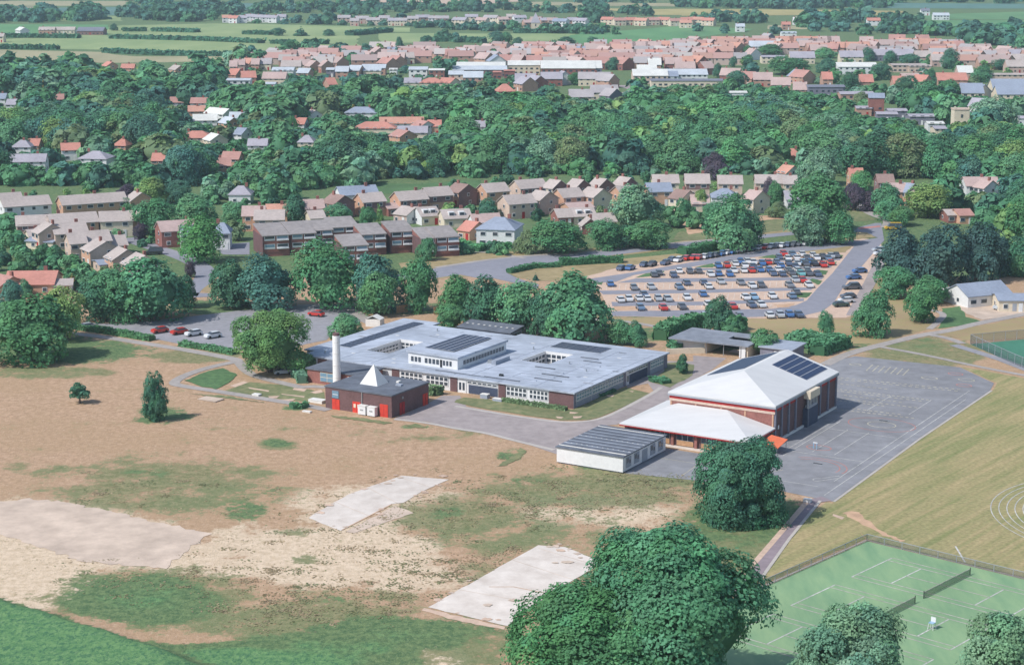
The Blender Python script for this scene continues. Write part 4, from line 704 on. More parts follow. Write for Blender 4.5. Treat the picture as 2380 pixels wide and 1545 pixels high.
# ------------------------------------------------------------------ houses
KEEP = []; HOUSES = []
def keep_box(x, y, ang, L_, W_, z0, z1):
    us, vs = [], []
    for a in (-.5, .5):
        for b in (-.5, .5):
            for z in (z0, z1):
                px, py = x + a * L_ * math.cos(ang) - b * W_ * math.sin(ang), y + a * L_ * math.sin(ang) + b * W_ * math.cos(ang); u, v = PJ(px, py, z); us.append(u); vs.append(v)
    KEEP.append((min(us), max(us), min(vs), max(vs), y))
_win = {}
def house_parts(h, L_, W_, hw_, hr, roof, wall, gable=None, hip=False, detail=2, chim=True, mono=False, seed=0, panel=None, dormer=False):
    r = random.Random(seed); a, b = L_ / 2, W_ / 2; ov = .35; zr = hw_ + hr; rm = M['roof_' + roof]; wm = M[WALLS[wall]] if not (detail == 1 and wall == 'brick') else M['brick_far']
    k = hr / b; ze = hw_ - ov * k
    body = MB().box(-a, a, -b, b, 0, hw_)
    if not hip: body.poly([(a, -b, hw_), (a, b, hw_), (a, 0, zr - .08)]); body.poly([(-a, b, hw_), (-a, -b, hw_), (-a, 0, zr - .08)])
    body.build('wall', wm, h)
    R_ = MB(); x = a + ov
    if hip:
        q = min(a * .75, b * .95); A, B, C, D = (-x, -b - ov, ze), (x, -b - ov, ze), (x, b + ov, ze), (-x, b + ov, ze); E1, F1 = (-a + q, 0, zr), (a - q, 0, zr)
        for p in ([A, B, F1, E1], [B, C, F1], [C, D, E1, F1], [D, A, E1]): R_.slab(p, .18)
    else:
        R_.slab([(-x, -b - ov, ze), (x, -b - ov, ze), (x, 0, zr), (-x, 0, zr)], .2); R_.slab([(x, b + ov, ze), (-x, b + ov, ze), (-x, 0, zr), (x, 0, zr)], .2)
    R_.build('roof', rm, h)
    if gable and not hip:
        gm = M[WALLS[gable]]
        for s in (-1, 1):
            yz = [(-b, .01), (b, .01), (b, hw_), (0, zr - .22), (-b, hw_)]; g_ = MB(); o1 = [(s * (a + .05), p, q) for p, q in yz]; g_.poly(o1 if s > 0 else o1[::-1])
            for i in range(5): j = (i + 1) % 5; g_.poly([(s * (a + .05), *yz[i]), (s * (a - .02), *yz[i]), (s * (a - .02), *yz[j]), (s * (a + .05), *yz[j])])
            g_.build('gable_wall', gm, h)
    if chim: piece('chimney', h, M['brick_red'], (r.choice((-.55, .5, .1)) * a, r.uniform(-.1, .25) * b, zr + .25), (.9, .6, 1.3))
    if detail >= 1:
        n = max(2, int(L_ / 3.1)); storeys = 2 if hw_ > 3.8 else 1
        for s in range(storeys):
            z = 1.35 + s * 2.45
            if panel and s == storeys - 1: piece('tile_hung_panel', h, M[WALLS[panel]], (0, -b - .03, z - .1), (L_ - .3, .08, 2.0))
            for i in range(n):
                xx = -a + L_ * (i + .5) / n + r.uniform(-.2, .2); w_ = r.choice((1.2, 1.6, 1.9))
                if s == 0 and i == n // 2: piece('door', h, M['white'] if r.random() < .5 else M['red_deep'], (xx, -b - .05, 1.05), (.95, .1, 2.1)); continue
                if detail >= 2: w = pc('window', h, M['white'], (xx, -b - .06, z), (w_, .1, 1.15)); sub('pane', w, M['glass'], (xx, -b - .125, z), (w_ - .25, .03, .9))
                else: piece('window', h, M['glass'], (xx, -b - .04, z), (w_ - .2, .08, 1.0))
            if detail >= 2 and not hip:
                for sx in (-1, 1):
                    w = pc('window', h, M['white'], (sx * (a + .08), r.uniform(-.3, .3) * b, z), (.1, 1.1, 1.1)); sub('pane', w, M['glass'], (sx * (a + .145), w.c[1], z), (.03, .85, .85))
    if dormer:
        for xx in (-a * .4, a * .35):
            d = MB().box(xx - .9, xx + .9, -b * .75, -b * .1, hw_ + hr * .2, hw_ + hr * .75); d.build('dormer', M['white'], h); piece('dormer_window', h, M['glass'], (xx, -b * .75 - .04, hw_ + hr * .48), (1.3, .08, .8))
def house(k, x, y, Lz, roof, wall, ang, grp, desc=None, W_=8.0, hw_=4.9, hr=2.3, nm='house', hang=0, **kw):
    """k, x, y = reading of the middle of the ridge; Lz = its length in the same reading; ang = ridge direction in degrees"""
    u, v = R(k, x, y); zr = hw_ + hr; px, py = G(u, v, zr); a = math.radians(ang); L_ = max(4.5, Lz * OFF[k][2] / PXM(py) / max(.45, abs(math.cos(a))))
    h = empty(nm, px, py, a); house_parts(h, L_, W_, hw_, hr, roof, wall, seed=int(x * 7 + y), **kw); keep_box(px, py, a, L_, W_, hw_ * .35, zr)
    RD = {'tan': 'grey brown roofed', 'pink': 'pinkish roofed', 'red': 'red tiled', 'org': 'orange tiled', 'grey': 'grey roofed', 'slate': 'blue slate roofed', 'lilac': 'lilac grey roofed', 'brown': 'brown roofed', 'white': 'white roofed', 'bright': 'pale metal roofed', 'dkflat': 'dark roofed', 'redbright': 'bright red roofed'}
    WD = {'brick': 'orange brick', 'tanb': 'tan brick', 'cream': 'cream', 'white': 'white walled', 'redb': 'red brick', 'dark': 'dark tile hung', 'pinkb': 'pink walled', 'greyb': 'grey brick'}
    HOUSES.append((h, desc, RD[roof] + ' ' + WD[wall], grp, u, nm)); return h
ORD = ['first', 'second', 'third', 'fourth', 'fifth', 'sixth', 'seventh', 'eighth', 'ninth', 'tenth', 'eleventh', 'twelfth', 'thirteenth', 'fourteenth', 'fifteenth', 'sixteenth', 'seventeenth', 'eighteenth', 'nineteenth', 'twentieth']
def label_houses():
    by = {}
    for t in HOUSES: by.setdefault((t[2] if not t[1] else t[1], t[3]), []).append(t)
    for (d, g), ts in by.items():
        ts.sort(key=lambda t: t[4])
        for i, t in enumerate(ts):
            cat = {'house': 'house', 'warehouse': 'warehouse', 'bungalow': 'bungalow', 'barn': 'barn'}.get(t[5], t[5].split('_')[-1])
            if t[1] and len(ts) == 1: lb = t[1]
            elif len(ts) == 1: lb = '%s %s %s' % (d, cat, g)
            else: lb = '%s%s %s from left %s' % (d + ' ' if not t[1] else t[1] + ', ', (cat + ',') if not t[1] else '', ORD[min(i, 19)], g)
            tag(t[0], lb, cat, g)
# estate, back row
g = 'in the estate back row'
house(22, 220, 315, 200, 'pink', 'cream', 14, g); house(22, 500, 262, 150, 'brown', 'brick', -48, g, gable='dark'); house(22, 700, 165, 400, 'slate', 'white', 22, g, 'blue slate roofed white house behind the estate, by the meadow')
house(22, 850, 242, 240, 'tan', 'brick', 28, g, panel='dark'); house(22, 1290, 222, 300, 'tan', 'brick', 28, g, panel='dark'); house(22, 1590, 178, 260, 'tan', 'brick', 28, g, panel='dark')
house(22, 1880, 140, 140, 'brown', 'brick', -48, g, gable='dark'); house(22, 2225, 135, 250, 'tan', 'brick', 28, g); house(23, 690, 95, 300, 'tan', 'tanb', 28, g, panel='dark')
for x, y in ((990, 98), (1245, 92), (1500, 82), (1770, 68)): house(23, x, y, 110, 'tan', 'cream', -45, g, gable='dark', W_=7.5)
house(25, 320, 45, 320, 'tan', 'cream', 2, g); house(25, 725, 38, 300, 'tan', 'tanb', 0, g, panel='dark', hr=2.6); house(25, 1145, 55, 300, 'tan', 'tanb', -2, g); house(25, 1640, 48, 340, 'tan', 'tanb', -2, g); house(25, 1905, 55, 150, 'tan', 'cream', -2, g)
g = 'in the estate front row'
house(23, 560, 262, 300, 'tan', 'tanb', 28, g); house(23, 850, 222, 140, 'tan', 'pinkb', -48, g, gable='pinkb'); house(23, 1130, 192, 230, 'tan', 'brick', 28, g); house(23, 1440, 188, 150, 'tan', 'brick', -50, g, gable='cream'); house(23, 1740, 165, 150, 'tan', 'brick', 28, g)
house(25, 230, 150, 300, 'slate', 'brick', 8, g, 'blue grey roofed brick house with a tiled bay beside the round pale tree'); house(25, 550, 240, 150, 'brown', 'cream', -45, g, gable='cream'); house(25, 760, 300, 220, 'pink', 'cream', 0, g, hw_=4.2)
house(25, 1080, 225, 330, 'slate', 'white', -4, g, hip=True, W_=9, hw_=3.6); house(25, 1480, 245, 130, 'pink', 'cream', -48, g, gable='cream'); house(25, 1925, 250, 110, 'lilac', 'white', 5, g, hw_=3.2)
g = 'in the low linked row'
house(22, 240, 440, 120, 'tan', 'cream', 20, g, hw_=3, nm='bungalow', hr=1.8); house(22, 1290, 395, 150, 'tan', 'pinkb', -40, g, hw_=3, hr=2, gable='white'); house(22, 1480, 400, 200, 'tan', 'cream', 25, g, hw_=3, hr=2.2, gable='white', dormer=True); house(22, 1800, 425, 300, 'tan', 'cream', 16, g, hw_=3, hr=2.2, dormer=True)
house(22, 1180, 350, 330, 'pink', 'redb', 25, g, hw_=2.6, hr=1.2, nm='bungalow', chim=False); house(23, 200, 475, 300, 'pink', 'white', 16, g, gable='white', hw_=4.2); house(23, 370, 515, 420, 'slate', 'white', -12, g, 'white house with hipped blue grey roof, right of the apartment block', hip=True, W_=12, hw_=5.2, hr=2.6)
house(23, 1060, 420, 150, 'tan', 'redb', 16, g, hw_=2.8, hr=2, gable='redb'); house(23, 1280, 410, 250, 'tan', 'cream', 14, g, hw_=2.8, hr=2, dormer=True); house(23, 1500, 470, 250, 'tan', 'brick', 16, g, hw_=2.8, hr=2); house(23, 1365, 520, 70, 'tan', 'redb', -80, g, 'small red gabled front of the low linked row, above the dark shrubs', hw_=2.8, hr=2, W_=5, gable='redb')
house(23, 1230, 350, 260, 'pink', 'brick', 24, g, hw_=2.6, hr=1.2, nm='bungalow', chim=False); house(22, 2000, 560, 120, 'redbright', 'brick', -40, g, hw_=3, hr=2.2)
g = 'at the right wood edge'
house(7, 920, 115, 130, 'brown', 'dark', 0, g); house(7, 1040, 188, 200, 'pink', 'brick', 3, g); house(7, 1120, 190, 60, 'slate', 'brick', -50, g); house(7, 1710, 138, 270, 'pink', 'white', 0, g, W_=10); house(7, 1770, 160, 60, 'pink', 'white', -60, g, gable='white', W_=7); house(7, 1560, 402, 70, 'red', 'brick', 10, g, hw_=2.8, hr=1.4, chim=False); house(7, 1470, 405, 90, 'tan', 'redb', 8, g, hw_=2.6, hr=1.2, chim=False)
# left estate
g = 'in the left estate'
house(24, 270, 105, 460, 'tan', 'white', 28, g, panel='white'); house(24, 1020, 78, 640, 'tan', 'brick', 28, g); house(24, 1540, 55, 80, 'tan', 'brick', -50, g, gable='brick'); house(24, 350, 315, 320, 'tan', 'tanb', 16, g, panel='dark', hw_=4.6); house(24, 800, 290, 470, 'tan', 'brick', 25, g); house(24, 1290, 268, 340, 'tan', 'cream', 14, g); house(24, 1580, 240, 60, 'pink', 'brick', -60, g, hw_=4)
house(24, 90, 65, 230, 'tan', 'brick', 28, g, hw_=4.2)
g = 'in the stepping terrace'
house(24, 540, 400, 120, 'tan', 'tanb', -55, g, gable='tanb'); house(24, 760, 400, 330, 'tan', 'tanb', 24, g, hw_=4.6, W_=9); house(24, 840, 510, 120, 'tan', 'tanb', 25, g); house(24, 1010, 488, 340, 'tan', 'tanb', 25, g, W_=9, hw_=4.6); house(24, 1130, 590, 150, 'tan', 'brick', -58, g, gable='tanb', W_=9, hw_=4.4); house(24, 1370, 680, 140, 'tan', 'brick', -58, g, gable='tanb', W_=8, hw_=4.2); house(24, 1570, 745, 140, 'tan', 'brick', -58, g, gable='white', W_=8.5, hw_=4.2)
house(24, 390, 470, 150, 'tan', 'cream', 24, g, hw_=2.6, hr=1.4, nm='bungalow'); house(24, 520, 560, 320, 'slate', 'cream', -18, g, hw_=2.4, hr=.6, chim=False, nm='conservatory'); house(24, 1170, 810, 150, 'slate', 'tanb', 25, g, hw_=2.4, hr=.6, chim=False, nm='conservatory'); house(24, 1290, 535, 120, 'tan', 'tanb', 25, g, hw_=3)
g = 'by the side street'
house(24, 1980, 370, 400, 'pink', 'redb', 24, g, gable='redb'); house(24, 2110, 425, 170, 'slate', 'white', 16, g); house(4, 1550, 435, 90, 'slate', 'white', 4, g, hip=True); house(4, 1770, 318, 150, 'pink', 'brick', 4, g); house(4, 1880, 345, 200, 'tan', 'tanb', 4, g); house(4, 1930, 305, 140, 'org', 'brick', 6, g, hw_=3.6); house(4, 1680, 178, 150, 'lilac', 'white', 0, g, hip=True, hw_=3.4)
house(4, 230, 770, 330, 'redbright', 'brick', 4, g, 'long red tiled bungalow at the left edge, above the dark trees', W_=13, hw_=2.8, hr=2.2, nm='bungalow'); house(4, 40, 800, 120, 'red', 'brick', -40, g, hw_=2.8, hr=2); house(4, 440, 825, 60, 'tan', 'white', 10, g, hw_=2.4, hr=.9, chim=False)
# houses in the wood
g = 'in the left wood'
for q in [(160, 975, 130, 'lilac', 'white', 0, 1), (200, 1072, 240, 'lilac', 'white', 5, 0), (670, 1052, 200, 'lilac', 'white', -8, 1), (490, 995, 120, 'redbright', 'white', 15, 0), (860, 965, 90, 'redbright', 'brick', -15, 1), (235, 965, 90, 'redbright', 'brick', 0, 0), (1110, 1066, 75, 'redbright', 'brick', 0, 0), (1375, 912, 220, 'redbright', 'cream', 0, 1), (1235, 675, 90, 'red', 'white', 6, 0),
          (1390, 680, 110, 'red', 'white', 0, 0), (1370, 735, 110, 'org', 'brick', 8, 0), (1430, 795, 160, 'white', 'white', 8, 0), (1530, 752, 150, 'white', 'white', -40, 0), (1660, 780, 110, 'bright', 'brick', 0, 0), (1600, 815, 70, 'bright', 'brick', -50, 0), (1620, 1055, 120, 'red', 'brick', -8, 0), (1800, 965, 130, 'lilac', 'white', 0, 0), (1560, 1100, 90, 'red', 'brick', 8, 0), (2090, 820, 95, 'redbright', 'white', -12, 0),
          (2140, 942, 110, 'lilac', 'cream', -4, 1), (765, 430, 50, 'redbright', 'brick', -55, 0), (895, 445, 90, 'redbright', 'brick', 0, 0), (412, 655, 50, 'red', 'white', 10, 0), (1235, 455, 60, 'tan', 'brick', -50, 0), (2185, 765, 40, 'tan', 'white', -60, 0), (15, 650, 60, 'slate', 'white', 0, 0), (85, 690, 60, 'lilac', 'white', 0, 0), (1690, 890, 60, 'slate', 'white', -30, 0), (1500, 930, 70, 'white', 'cream', -60, 0)]:
    house(1, *q[:3], q[3], q[4], q[5], g, hip=bool(q[6]), hw_=4.4, detail=2, W_=9 if q[2] > 150 else 7.5)
g = 'in the middle wood'
for q in [(240, 848, 280, 'redbright', 'cream', 0, 1), (420, 815, 300, 'org', 'white', 4, 0), (650, 835, 90, 'redbright', 'brick', 0, 0), (140, 745, 220, 'slate', 'white', -4, 1), (965, 840, 70, 'lilac', 'white', 0, 0), (500, 878, 200, 'lilac', 'cream', 0, 0), (430, 905, 80, 'red', 'brick', -50, 0), (570, 840, 70, 'red', 'white', -50, 0)]:
    house(2, *q[:3], q[3], q[4], q[5], g, hip=bool(q[6]), hw_=4.2, W_=9)
house(3, 760, 1035, 120, 'redbright', 'brick', -4, g, hw_=3.6, hip=True); house(3, 740, 1150, 60, 'org', 'white', -50, g, hw_=4); house(3, 1205, 1170, 50, 'redbright', 'brick', 0, g)
# ------------------------------------------------------------------ apartment blocks with mono-pitch roofs
def apartment(name, label, units):
    root = None
    for i, (x, y, Lz, hb, dep) in enumerate(units):
        u, v = R(21, x, y); px, py = G(u, v, hb); a = math.radians(20); L_ = Lz * .22396 / PXM(py) / math.cos(a)
        if root is None: root = tag(empty(name, px, py, a), label, 'apartments'); ox, oy = px, py
        dx, dy = px - ox, py - oy; lx, ly = dx * math.cos(a) + dy * math.sin(a), -dx * math.sin(a) + dy * math.cos(a); hf = hb - 1.7; x0, x1, y1, y0 = lx - L_ / 2, lx + L_ / 2, ly, ly - dep
        b = MB().box(x0, x1, y0 + .05, y1, 0, hf - .1); b.poly([(x1, y0 + .05, hf - .1), (x1, y1, hf - .1), (x1, y1, hb - .25)]); b.poly([(x0, y1, hf - .1), (x0, y0 + .05, hf - .1), (x0, y1, hb - .25)]); b.poly([(x1, y1, hf - .1), (x0, y1, hf - .1), (x0, y1, hb - .25), (x1, y1, hb - .25)]); b.build('wall', M['brick_red'], root)
        MB().slab([(x0 - .12, y0 - .4, hf), (x1 + .12, y0 - .4, hf), (x1 + .12, y1 + .3, hb), (x0 - .12, y1 + .3, hb)], .25).build('roof', M['roof_flats'], root)
        keep_box(px - dep / 2 * -math.sin(a), py - dep / 2 * math.cos(a), a, L_, dep, hf - 3.2, hb)
        n = int(hf / 2.25)
        for s in range(n):
            z = hf - .75 - s * 2.3
            if z < .4: continue
            piece('spandrel', root, M['brick_red'], ((x0 + x1) / 2, y0 - .02, z - 1.15), (L_ - .5, .12, .9))
            for j, (f0, f1) in enumerate(((.06, .46), (.52, .96))):
                w = pc('window', root, M['white'], (x0 + L_ * (f0 + f1) / 2, y0 - .04, z - .1), (L_ * (f1 - f0), .16, 1.35)); sub('pane', w, M['glass_blue'] if (s + i + j) % 2 else M['glass'], (x0 + L_ * (f0 + f1) / 2, y0 - .14, z + .12), (L_ * (f1 - f0) - .4, .03, .7))
            piece('balcony_front', root, M['white'], (x0 + L_ * .74, y0 - .35, z - .62), (L_ * .44, .7, .3))
        piece('party_wall', root, M['brick_dark'], (x0 + .0, (y0 + y1) / 2 - .1, hf / 2), (.22, dep + .5, hf - .3))
    return root
apartment('apartment_block', 'left part of the stepped brick apartment row with sloping grey brown roofs', [(275, 155, 260, 7.6, 11.5), (555, 138, 250, 7.6, 11.5), (775, 125, 220, 7.2, 8), (1010, 90, 270, 7.4, 8.5)])
apartment('apartment_block', 'right part of the stepped brick apartment row, nearest the main road', [(1110, 270, 250, 7.2, 9), (1300, 158, 240, 7.6, 9), (1590, 132, 240, 7.8, 9), (1850, 200, 130, 7.0, 9), (2050, 186, 240, 7.2, 9)])
# ------------------------------------------------------------------ far town
g = 'in the far town left'
for q in [(100, 352, 70, 'pink', 'cream', 4), (160, 335, 110, 'pink', 'pinkb', 5), (255, 325, 80, 'org', 'cream', -20), (330, 330, 80, 'pink', 'brick', 0), (440, 325, 110, 'grey', 'cream', 0), (700, 350, 200, 'tan', 'cream', 0), (840, 335, 100, 'pink', 'cream', 2), (690, 238, 90, 'pink', 'brick', -40), (800, 240, 150, 'pink', 'brick', 0), (120, 435, 100, 'redbright', 'brick', -25), (250, 460, 140, 'redbright', 'brick', 14), (530, 470, 240, 'pink', 'cream', -4),
          (930, 350, 60, 'pink', 'brick', -50), (1055, 350, 50, 'pink', 'brick', -50), (1600, 210, 60, 'pink', 'brick', -60), (1700, 235, 130, 'pink', 'brick', 5), (1740, 210, 80, 'slate', 'brick', 0), (1700, 320, 110, 'red', 'brick', -50), (1790, 300, 90, 'red', 'brick', -55), (1990, 195, 180, 'pink', 'brick', 0), (2060, 225, 90, 'pink', 'brick', -40), (2150, 200, 80, 'pink', 'brick', -30), (1900, 265, 130, 'tan', 'cream', 10), (1500, 255, 70, 'pink', 'cream', -40), (1100, 530, 80, 'redbright', 'brick', 25)]:
    house(27, *q[:5], q[5], g, detail=1, W_=10, hw_=4.3, hr=3.3)
for q in [(160, 535, 240, 'bright', 'white', 0, 11, 5, .5), (620, 420, 220, 'bright', 'white', 0, 14, 4, 1), (840, 430, 120, 'bright', 'brick', -10, 12, 4.5, 1.6), (490, 575, 100, 'bright', 'white', -4, 8, 3, .5), (1110, 425, 80, 'bright', 'greyb', 0, 12, 4.5, .6), (1230, 410, 130, 'bright', 'brick', 0, 12, 4.5, 1.8), (1370, 400, 120, 'bright', 'brick', -12, 12, 4.5, 1.8), (1560, 390, 240, 'bright', 'brick', 0, 14, 4.5, 1.2), (1540, 430, 180, 'bright', 'cream', 0, 10, 4, .8), (2020, 415, 190, 'bright', 'white', 0, 16, 5, .8), (2210, 435, 160, 'white', 'redb', 0, 10, 5, .4), (1760, 430, 60, 'white', 'white', 0, 9, 4, .4)]:
    house(27, *q[:5], q[5], 'among the left town sheds', W_=q[6], hw_=q[7], hr=q[8] * 1.5, detail=1, chim=False, nm='warehouse')
g = 'by the white sheds'
for q in [(2160, 530, 260, 'redbright', 'cream', 2, 1), (2330, 530, 140, 'redbright', 'cream', -30, 0), (1960, 530, 170, 'lilac', 'cream', 0, 0)]: house(27, *q[:5], q[5], g, detail=1, W_=11, hip=bool(q[6]), hw_=4)
for q in [(430, 315, 500, 'white', 'cream', 0, 22, 6, 1.2), (880, 300, 330, 'white', 'cream', 0, 20, 6, 1.4), (1340, 300, 560, 'white', 'redb', 0, 30, 5.5, 2.4), (1600, 300, 180, 'white', 'greyb', 0, 26, 5.5, 2.4), (420, 355, 560, 'bright', 'dark', 0, 16, 4.5, 1.2), (170, 405, 150, 'bright', 'tanb', 0, 12, 5, 1.2), (350, 412, 200, 'bright', 'brick', 0, 12, 5, 2), (2200, 390, 360, 'white', 'tanb', 0, 20, 5, 2), (2330, 410, 320, 'slate', 'white', 0, 16, 4.6, 1.6)]:
    house(28, *q[:5], q[5], g, W_=q[6], hw_=q[7], hr=q[8] * 1.5, detail=1, chim=False, nm='warehouse')
for q in [(730, 395, 110, 'redb'), (600, 410, 80, 'redb')]: house(28, q[0], q[1], q[2], 'redbright', q[3], 0, g, W_=8, hw_=6.5, hr=.4, chim=False, detail=1, nm='brick_block')
g = 'in the grey roofed row'
for q in [(900, 435, 220, 'lilac', 'cream', 0, 0), (900, 470, 90, 'lilac', 'brick', -60, 0), (1010, 455, 90, 'lilac', 'redb', -60, 0), (1170, 420, 220, 'lilac', 'redb', 2, 0), (1295, 410, 60, 'lilac', 'white', -75, 0), (1620, 420, 330, 'grey', 'cream', -3, 0), (1760, 440, 130, 'grey', 'brick', -40, 0), (1480, 600, 250, 'grey', 'cream', 2, 0), (1720, 555, 280, 'grey', 'cream', 6, 0), (1800, 590, 100, 'grey', 'greyb', -50, 0), (680, 545, 170, 'redbright', 'brick', 12, 1)]:
    house(28, *q[:5], q[5], g, detail=1, W_=10, hip=bool(q[6]), hw_=4.4, hr=3.4)
g = 'behind the white sheds'
for q in [(130, 180, 120, 'red', 'brick', 0), (215, 160, 80, 'pink', 'brick', -30), (330, 140, 130, 'pink', 'brick', -12), (470, 215, 100, 'pink', 'brick', -40), (560, 200, 100, 'grey', 'white', -50), (590, 240, 60, 'slate', 'white', -75), (680, 170, 130, 'pink', 'brick', 0), (790, 150, 70, 'pink', 'brick', -55), (690, 235, 110, 'red', 'redb', 0), (830, 240, 90, 'pink', 'redb', -30), (1015, 130, 220, 'red', 'brick', 0), (1080, 210, 130, 'org', 'brick', -5), (1040, 245, 220, 'red', 'brick', 0),
          (1190, 145, 110, 'pink', 'brick', -30), (1270, 140, 90, 'redbright', 'brick', 0), (1390, 140, 120, 'pink', 'brick', 0), (1480, 150, 70, 'slate', 'brick', 0), (1250, 220, 180, 'pink', 'brick', 0), (1340, 250, 200, 'pink', 'redb', 0), (1480, 190, 230, 'red', 'brick', 0), (1660, 180, 150, 'red', 'brick', 0), (1740, 190, 130, 'pink', 'brick', -20), (1620, 260, 280, 'red', 'redb', 0), (1570, 115, 90, 'pink', 'cream', 0), (1840, 105, 90, 'red', 'brick', -10), (1970, 100, 130, 'pink', 'brick', 0),
          (2100, 100, 130, 'pink', 'brick', 0), (2240, 100, 130, 'pink', 'brick', 0), (2350, 95, 100, 'org', 'brick', 0), (1930, 180, 210, 'pink', 'brick', 0), (2140, 180, 180, 'pink', 'brick', 0), (2260, 190, 120, 'redbright', 'brick', 0), (1920, 265, 100, 'red', 'redb', -50), (2200, 235, 250, 'pink', 'brick', 0), (2250, 275, 110, 'white', 'brick', 0), (2170, 345, 170, 'white', 'cream', 0)]:
    house(28, q[0], q[1], q[2] * 1.18, q[3], q[4], q[5], g, detail=1, W_=11, hw_=4.3, hr=3.7)
g = 'in the right town terraces'
for q in [(100, 175, 180, 'pink', 'brick', 0), (290, 165, 150, 'pink', 'brick', 0), (450, 160, 160, 'pink', 'brick', 0), (620, 158, 170, 'pink', 'brick', 0), (730, 160, 120, 'red', 'brick', 0), (830, 150, 90, 'pink', 'redb', -50), (820, 200, 90, 'org', 'brick', -45), (420, 235, 240, 'pink', 'brick', 0), (620, 240, 220, 'pink', 'brick', 0), (160, 275, 150, 'redbright', 'brick', 0), (420, 300, 220, 'pink', 'redb', 0), (720, 270, 130, 'pink', 'brick', -20), (880, 260, 90, 'red', 'redb', -50), (560, 355, 130, 'org', 'brick', 0), (400, 370, 170, 'pink', 'redb', 0),
          (540, 420, 200, 'pink', 'brick', 0), (700, 350, 100, 'org', 'redb', -50), (790, 420, 110, 'pink', 'redb', 30), (170, 340, 130, 'pink', 'redb', 0), (1010, 130, 130, 'org', 'brick', 0), (1180, 135, 110, 'org', 'brick', -50), (1280, 135, 120, 'red', 'brick', 0), (1160, 190, 90, 'org', 'brick', -50), (1450, 110, 160, 'pink', 'brick', 0), (1540, 80, 60, 'grey', 'greyb', -60), (1500, 145, 220, 'red', 'brick', 0), (1470, 172, 260, 'bright', 'white', 0), (1360, 260, 60, 'pink', 'white', -50),
          (1740, 115, 180, 'org', 'brick', 0), (1900, 115, 160, 'org', 'brick', 0), (2050, 118, 150, 'org', 'brick', 0), (2210, 115, 150, 'pink', 'brick', 0), (2330, 115, 120, 'pink', 'brick', 0), (1700, 180, 130, 'org', 'brick', -20), (1830, 180, 110, 'org', 'brick', 10), (2000, 165, 130, 'pink', 'brick', -10), (2160, 175, 150, 'pink', 'brick', 0), (2150, 215, 170, 'pink', 'redb', 0), (2330, 200, 110, 'red', 'brick', -20), (1950, 300, 250, 'lilac', 'cream', 0), (1100, 500, 180, 'pink', 'redb', -20), (1310, 540, 130, 'red', 'brick', -30), (1480, 550, 190, 'pink', 'brick', -5), (1700, 610, 190, 'pink', 'brick', -8), (1960, 520, 120, 'red', 'brick', -50), (1910, 515, 60, 'slate', 'brick', -60), (2250, 545, 100, 'redbright', 'brick', 0), (1930, 665, 130, 'pink', 'brick', -8)]:
    house(29, q[0], q[1], q[2] * 1.18, q[3], q[4], q[5], g, detail=1, W_=11, hw_=4.3, hr=3.7)
for q in [(420, 510, 760, 'bright', 'bright_', 0, 16, 4.6, 1.8), (560, 628, 860, 'dkflat', 'cream', 0, 9, 6, .5), (1600, 345, 280, 'lilac', 'cream', -2, 14, 4.6, .5), (1180, 775, 200, 'white', 'white', 0, 8, 3.4, .4), (2220, 700, 420, 'dkflat', 'greyb', 0, 12, 6, .5), (60, 460, 180, 'white', 'cream', 0, 8, 4, .4), (1790, 60, 180, 'bright', 'white', 0, 9, 4, .5)]:
    house(29, *q[:4], 'white' if q[4] == 'bright_' else q[4], q[5], 'among the right flat roofs', W_=q[6], hw_=q[7], hr=q[8] * 1.5, detail=1, chim=False, nm='flat_block')
g = 'in the far right town'
for q in [(480, 120, 140, 'pink', 'brick', -10), (510, 165, 130, 'pink', 'brick', -30), (290, 185, 160, 'org', 'brick', -8), (130, 185, 150, 'org', 'brick', -10), (450, 180, 110, 'org', 'brick', 0), (560, 180, 90, 'pink', 'brick', -40), (920, 140, 120, 'org', 'brick', -20), (1050, 140, 160, 'org', 'brick', 0), (1250, 145, 240, 'org', 'brick', 0), (1330, 175, 120, 'pink', 'brick', 0), (1450, 175, 140, 'org', 'brick', 0), (1590, 170, 110, 'red', 'white', 0), (1380, 235, 240, 'org', 'brick', 0), (1310, 180, 110, 'pink', 'cream', 0), (850, 95, 170, 'red', 'white', -10), (1150, 98, 140, 'red', 'white', 2),
          (1720, 245, 250, 'pink', 'brick', 0), (1700, 300, 260, 'tan', 'cream', 0), (2070, 270, 270, 'pink', 'pinkb', 0), (2270, 275, 130, 'lilac', 'pinkb', 0), (2200, 330, 320, 'tan', 'pinkb', 0), (290, 290, 250, 'lilac', 'cream', 0), (660, 270, 200, 'lilac', 'greyb', 0), (900, 270, 260, 'lilac', 'greyb', -3), (1160, 290, 180, 'tan', 'pinkb', 0), (1330, 330, 130, 'tan', 'pinkb', 0), (470, 575, 140, 'redbright', 'brick', 0), (1000, 560, 190, 'pink', 'brick', 0), (1150, 580, 120, 'redbright', 'brick', -40), (1500, 555, 320, 'redbright', 'brick', 0), (860, 595, 120, 'redbright', 'brick', 0), (1660, 470, 160, 'white', 'pinkb', 0), (2280, 400, 220, 'tan', 'pinkb', 0)]:
    house(30, q[0], q[1], q[2] * 1.1, q[3], q[4], q[5], g, detail=1, W_=11, hw_=4.3, hr=3.7)
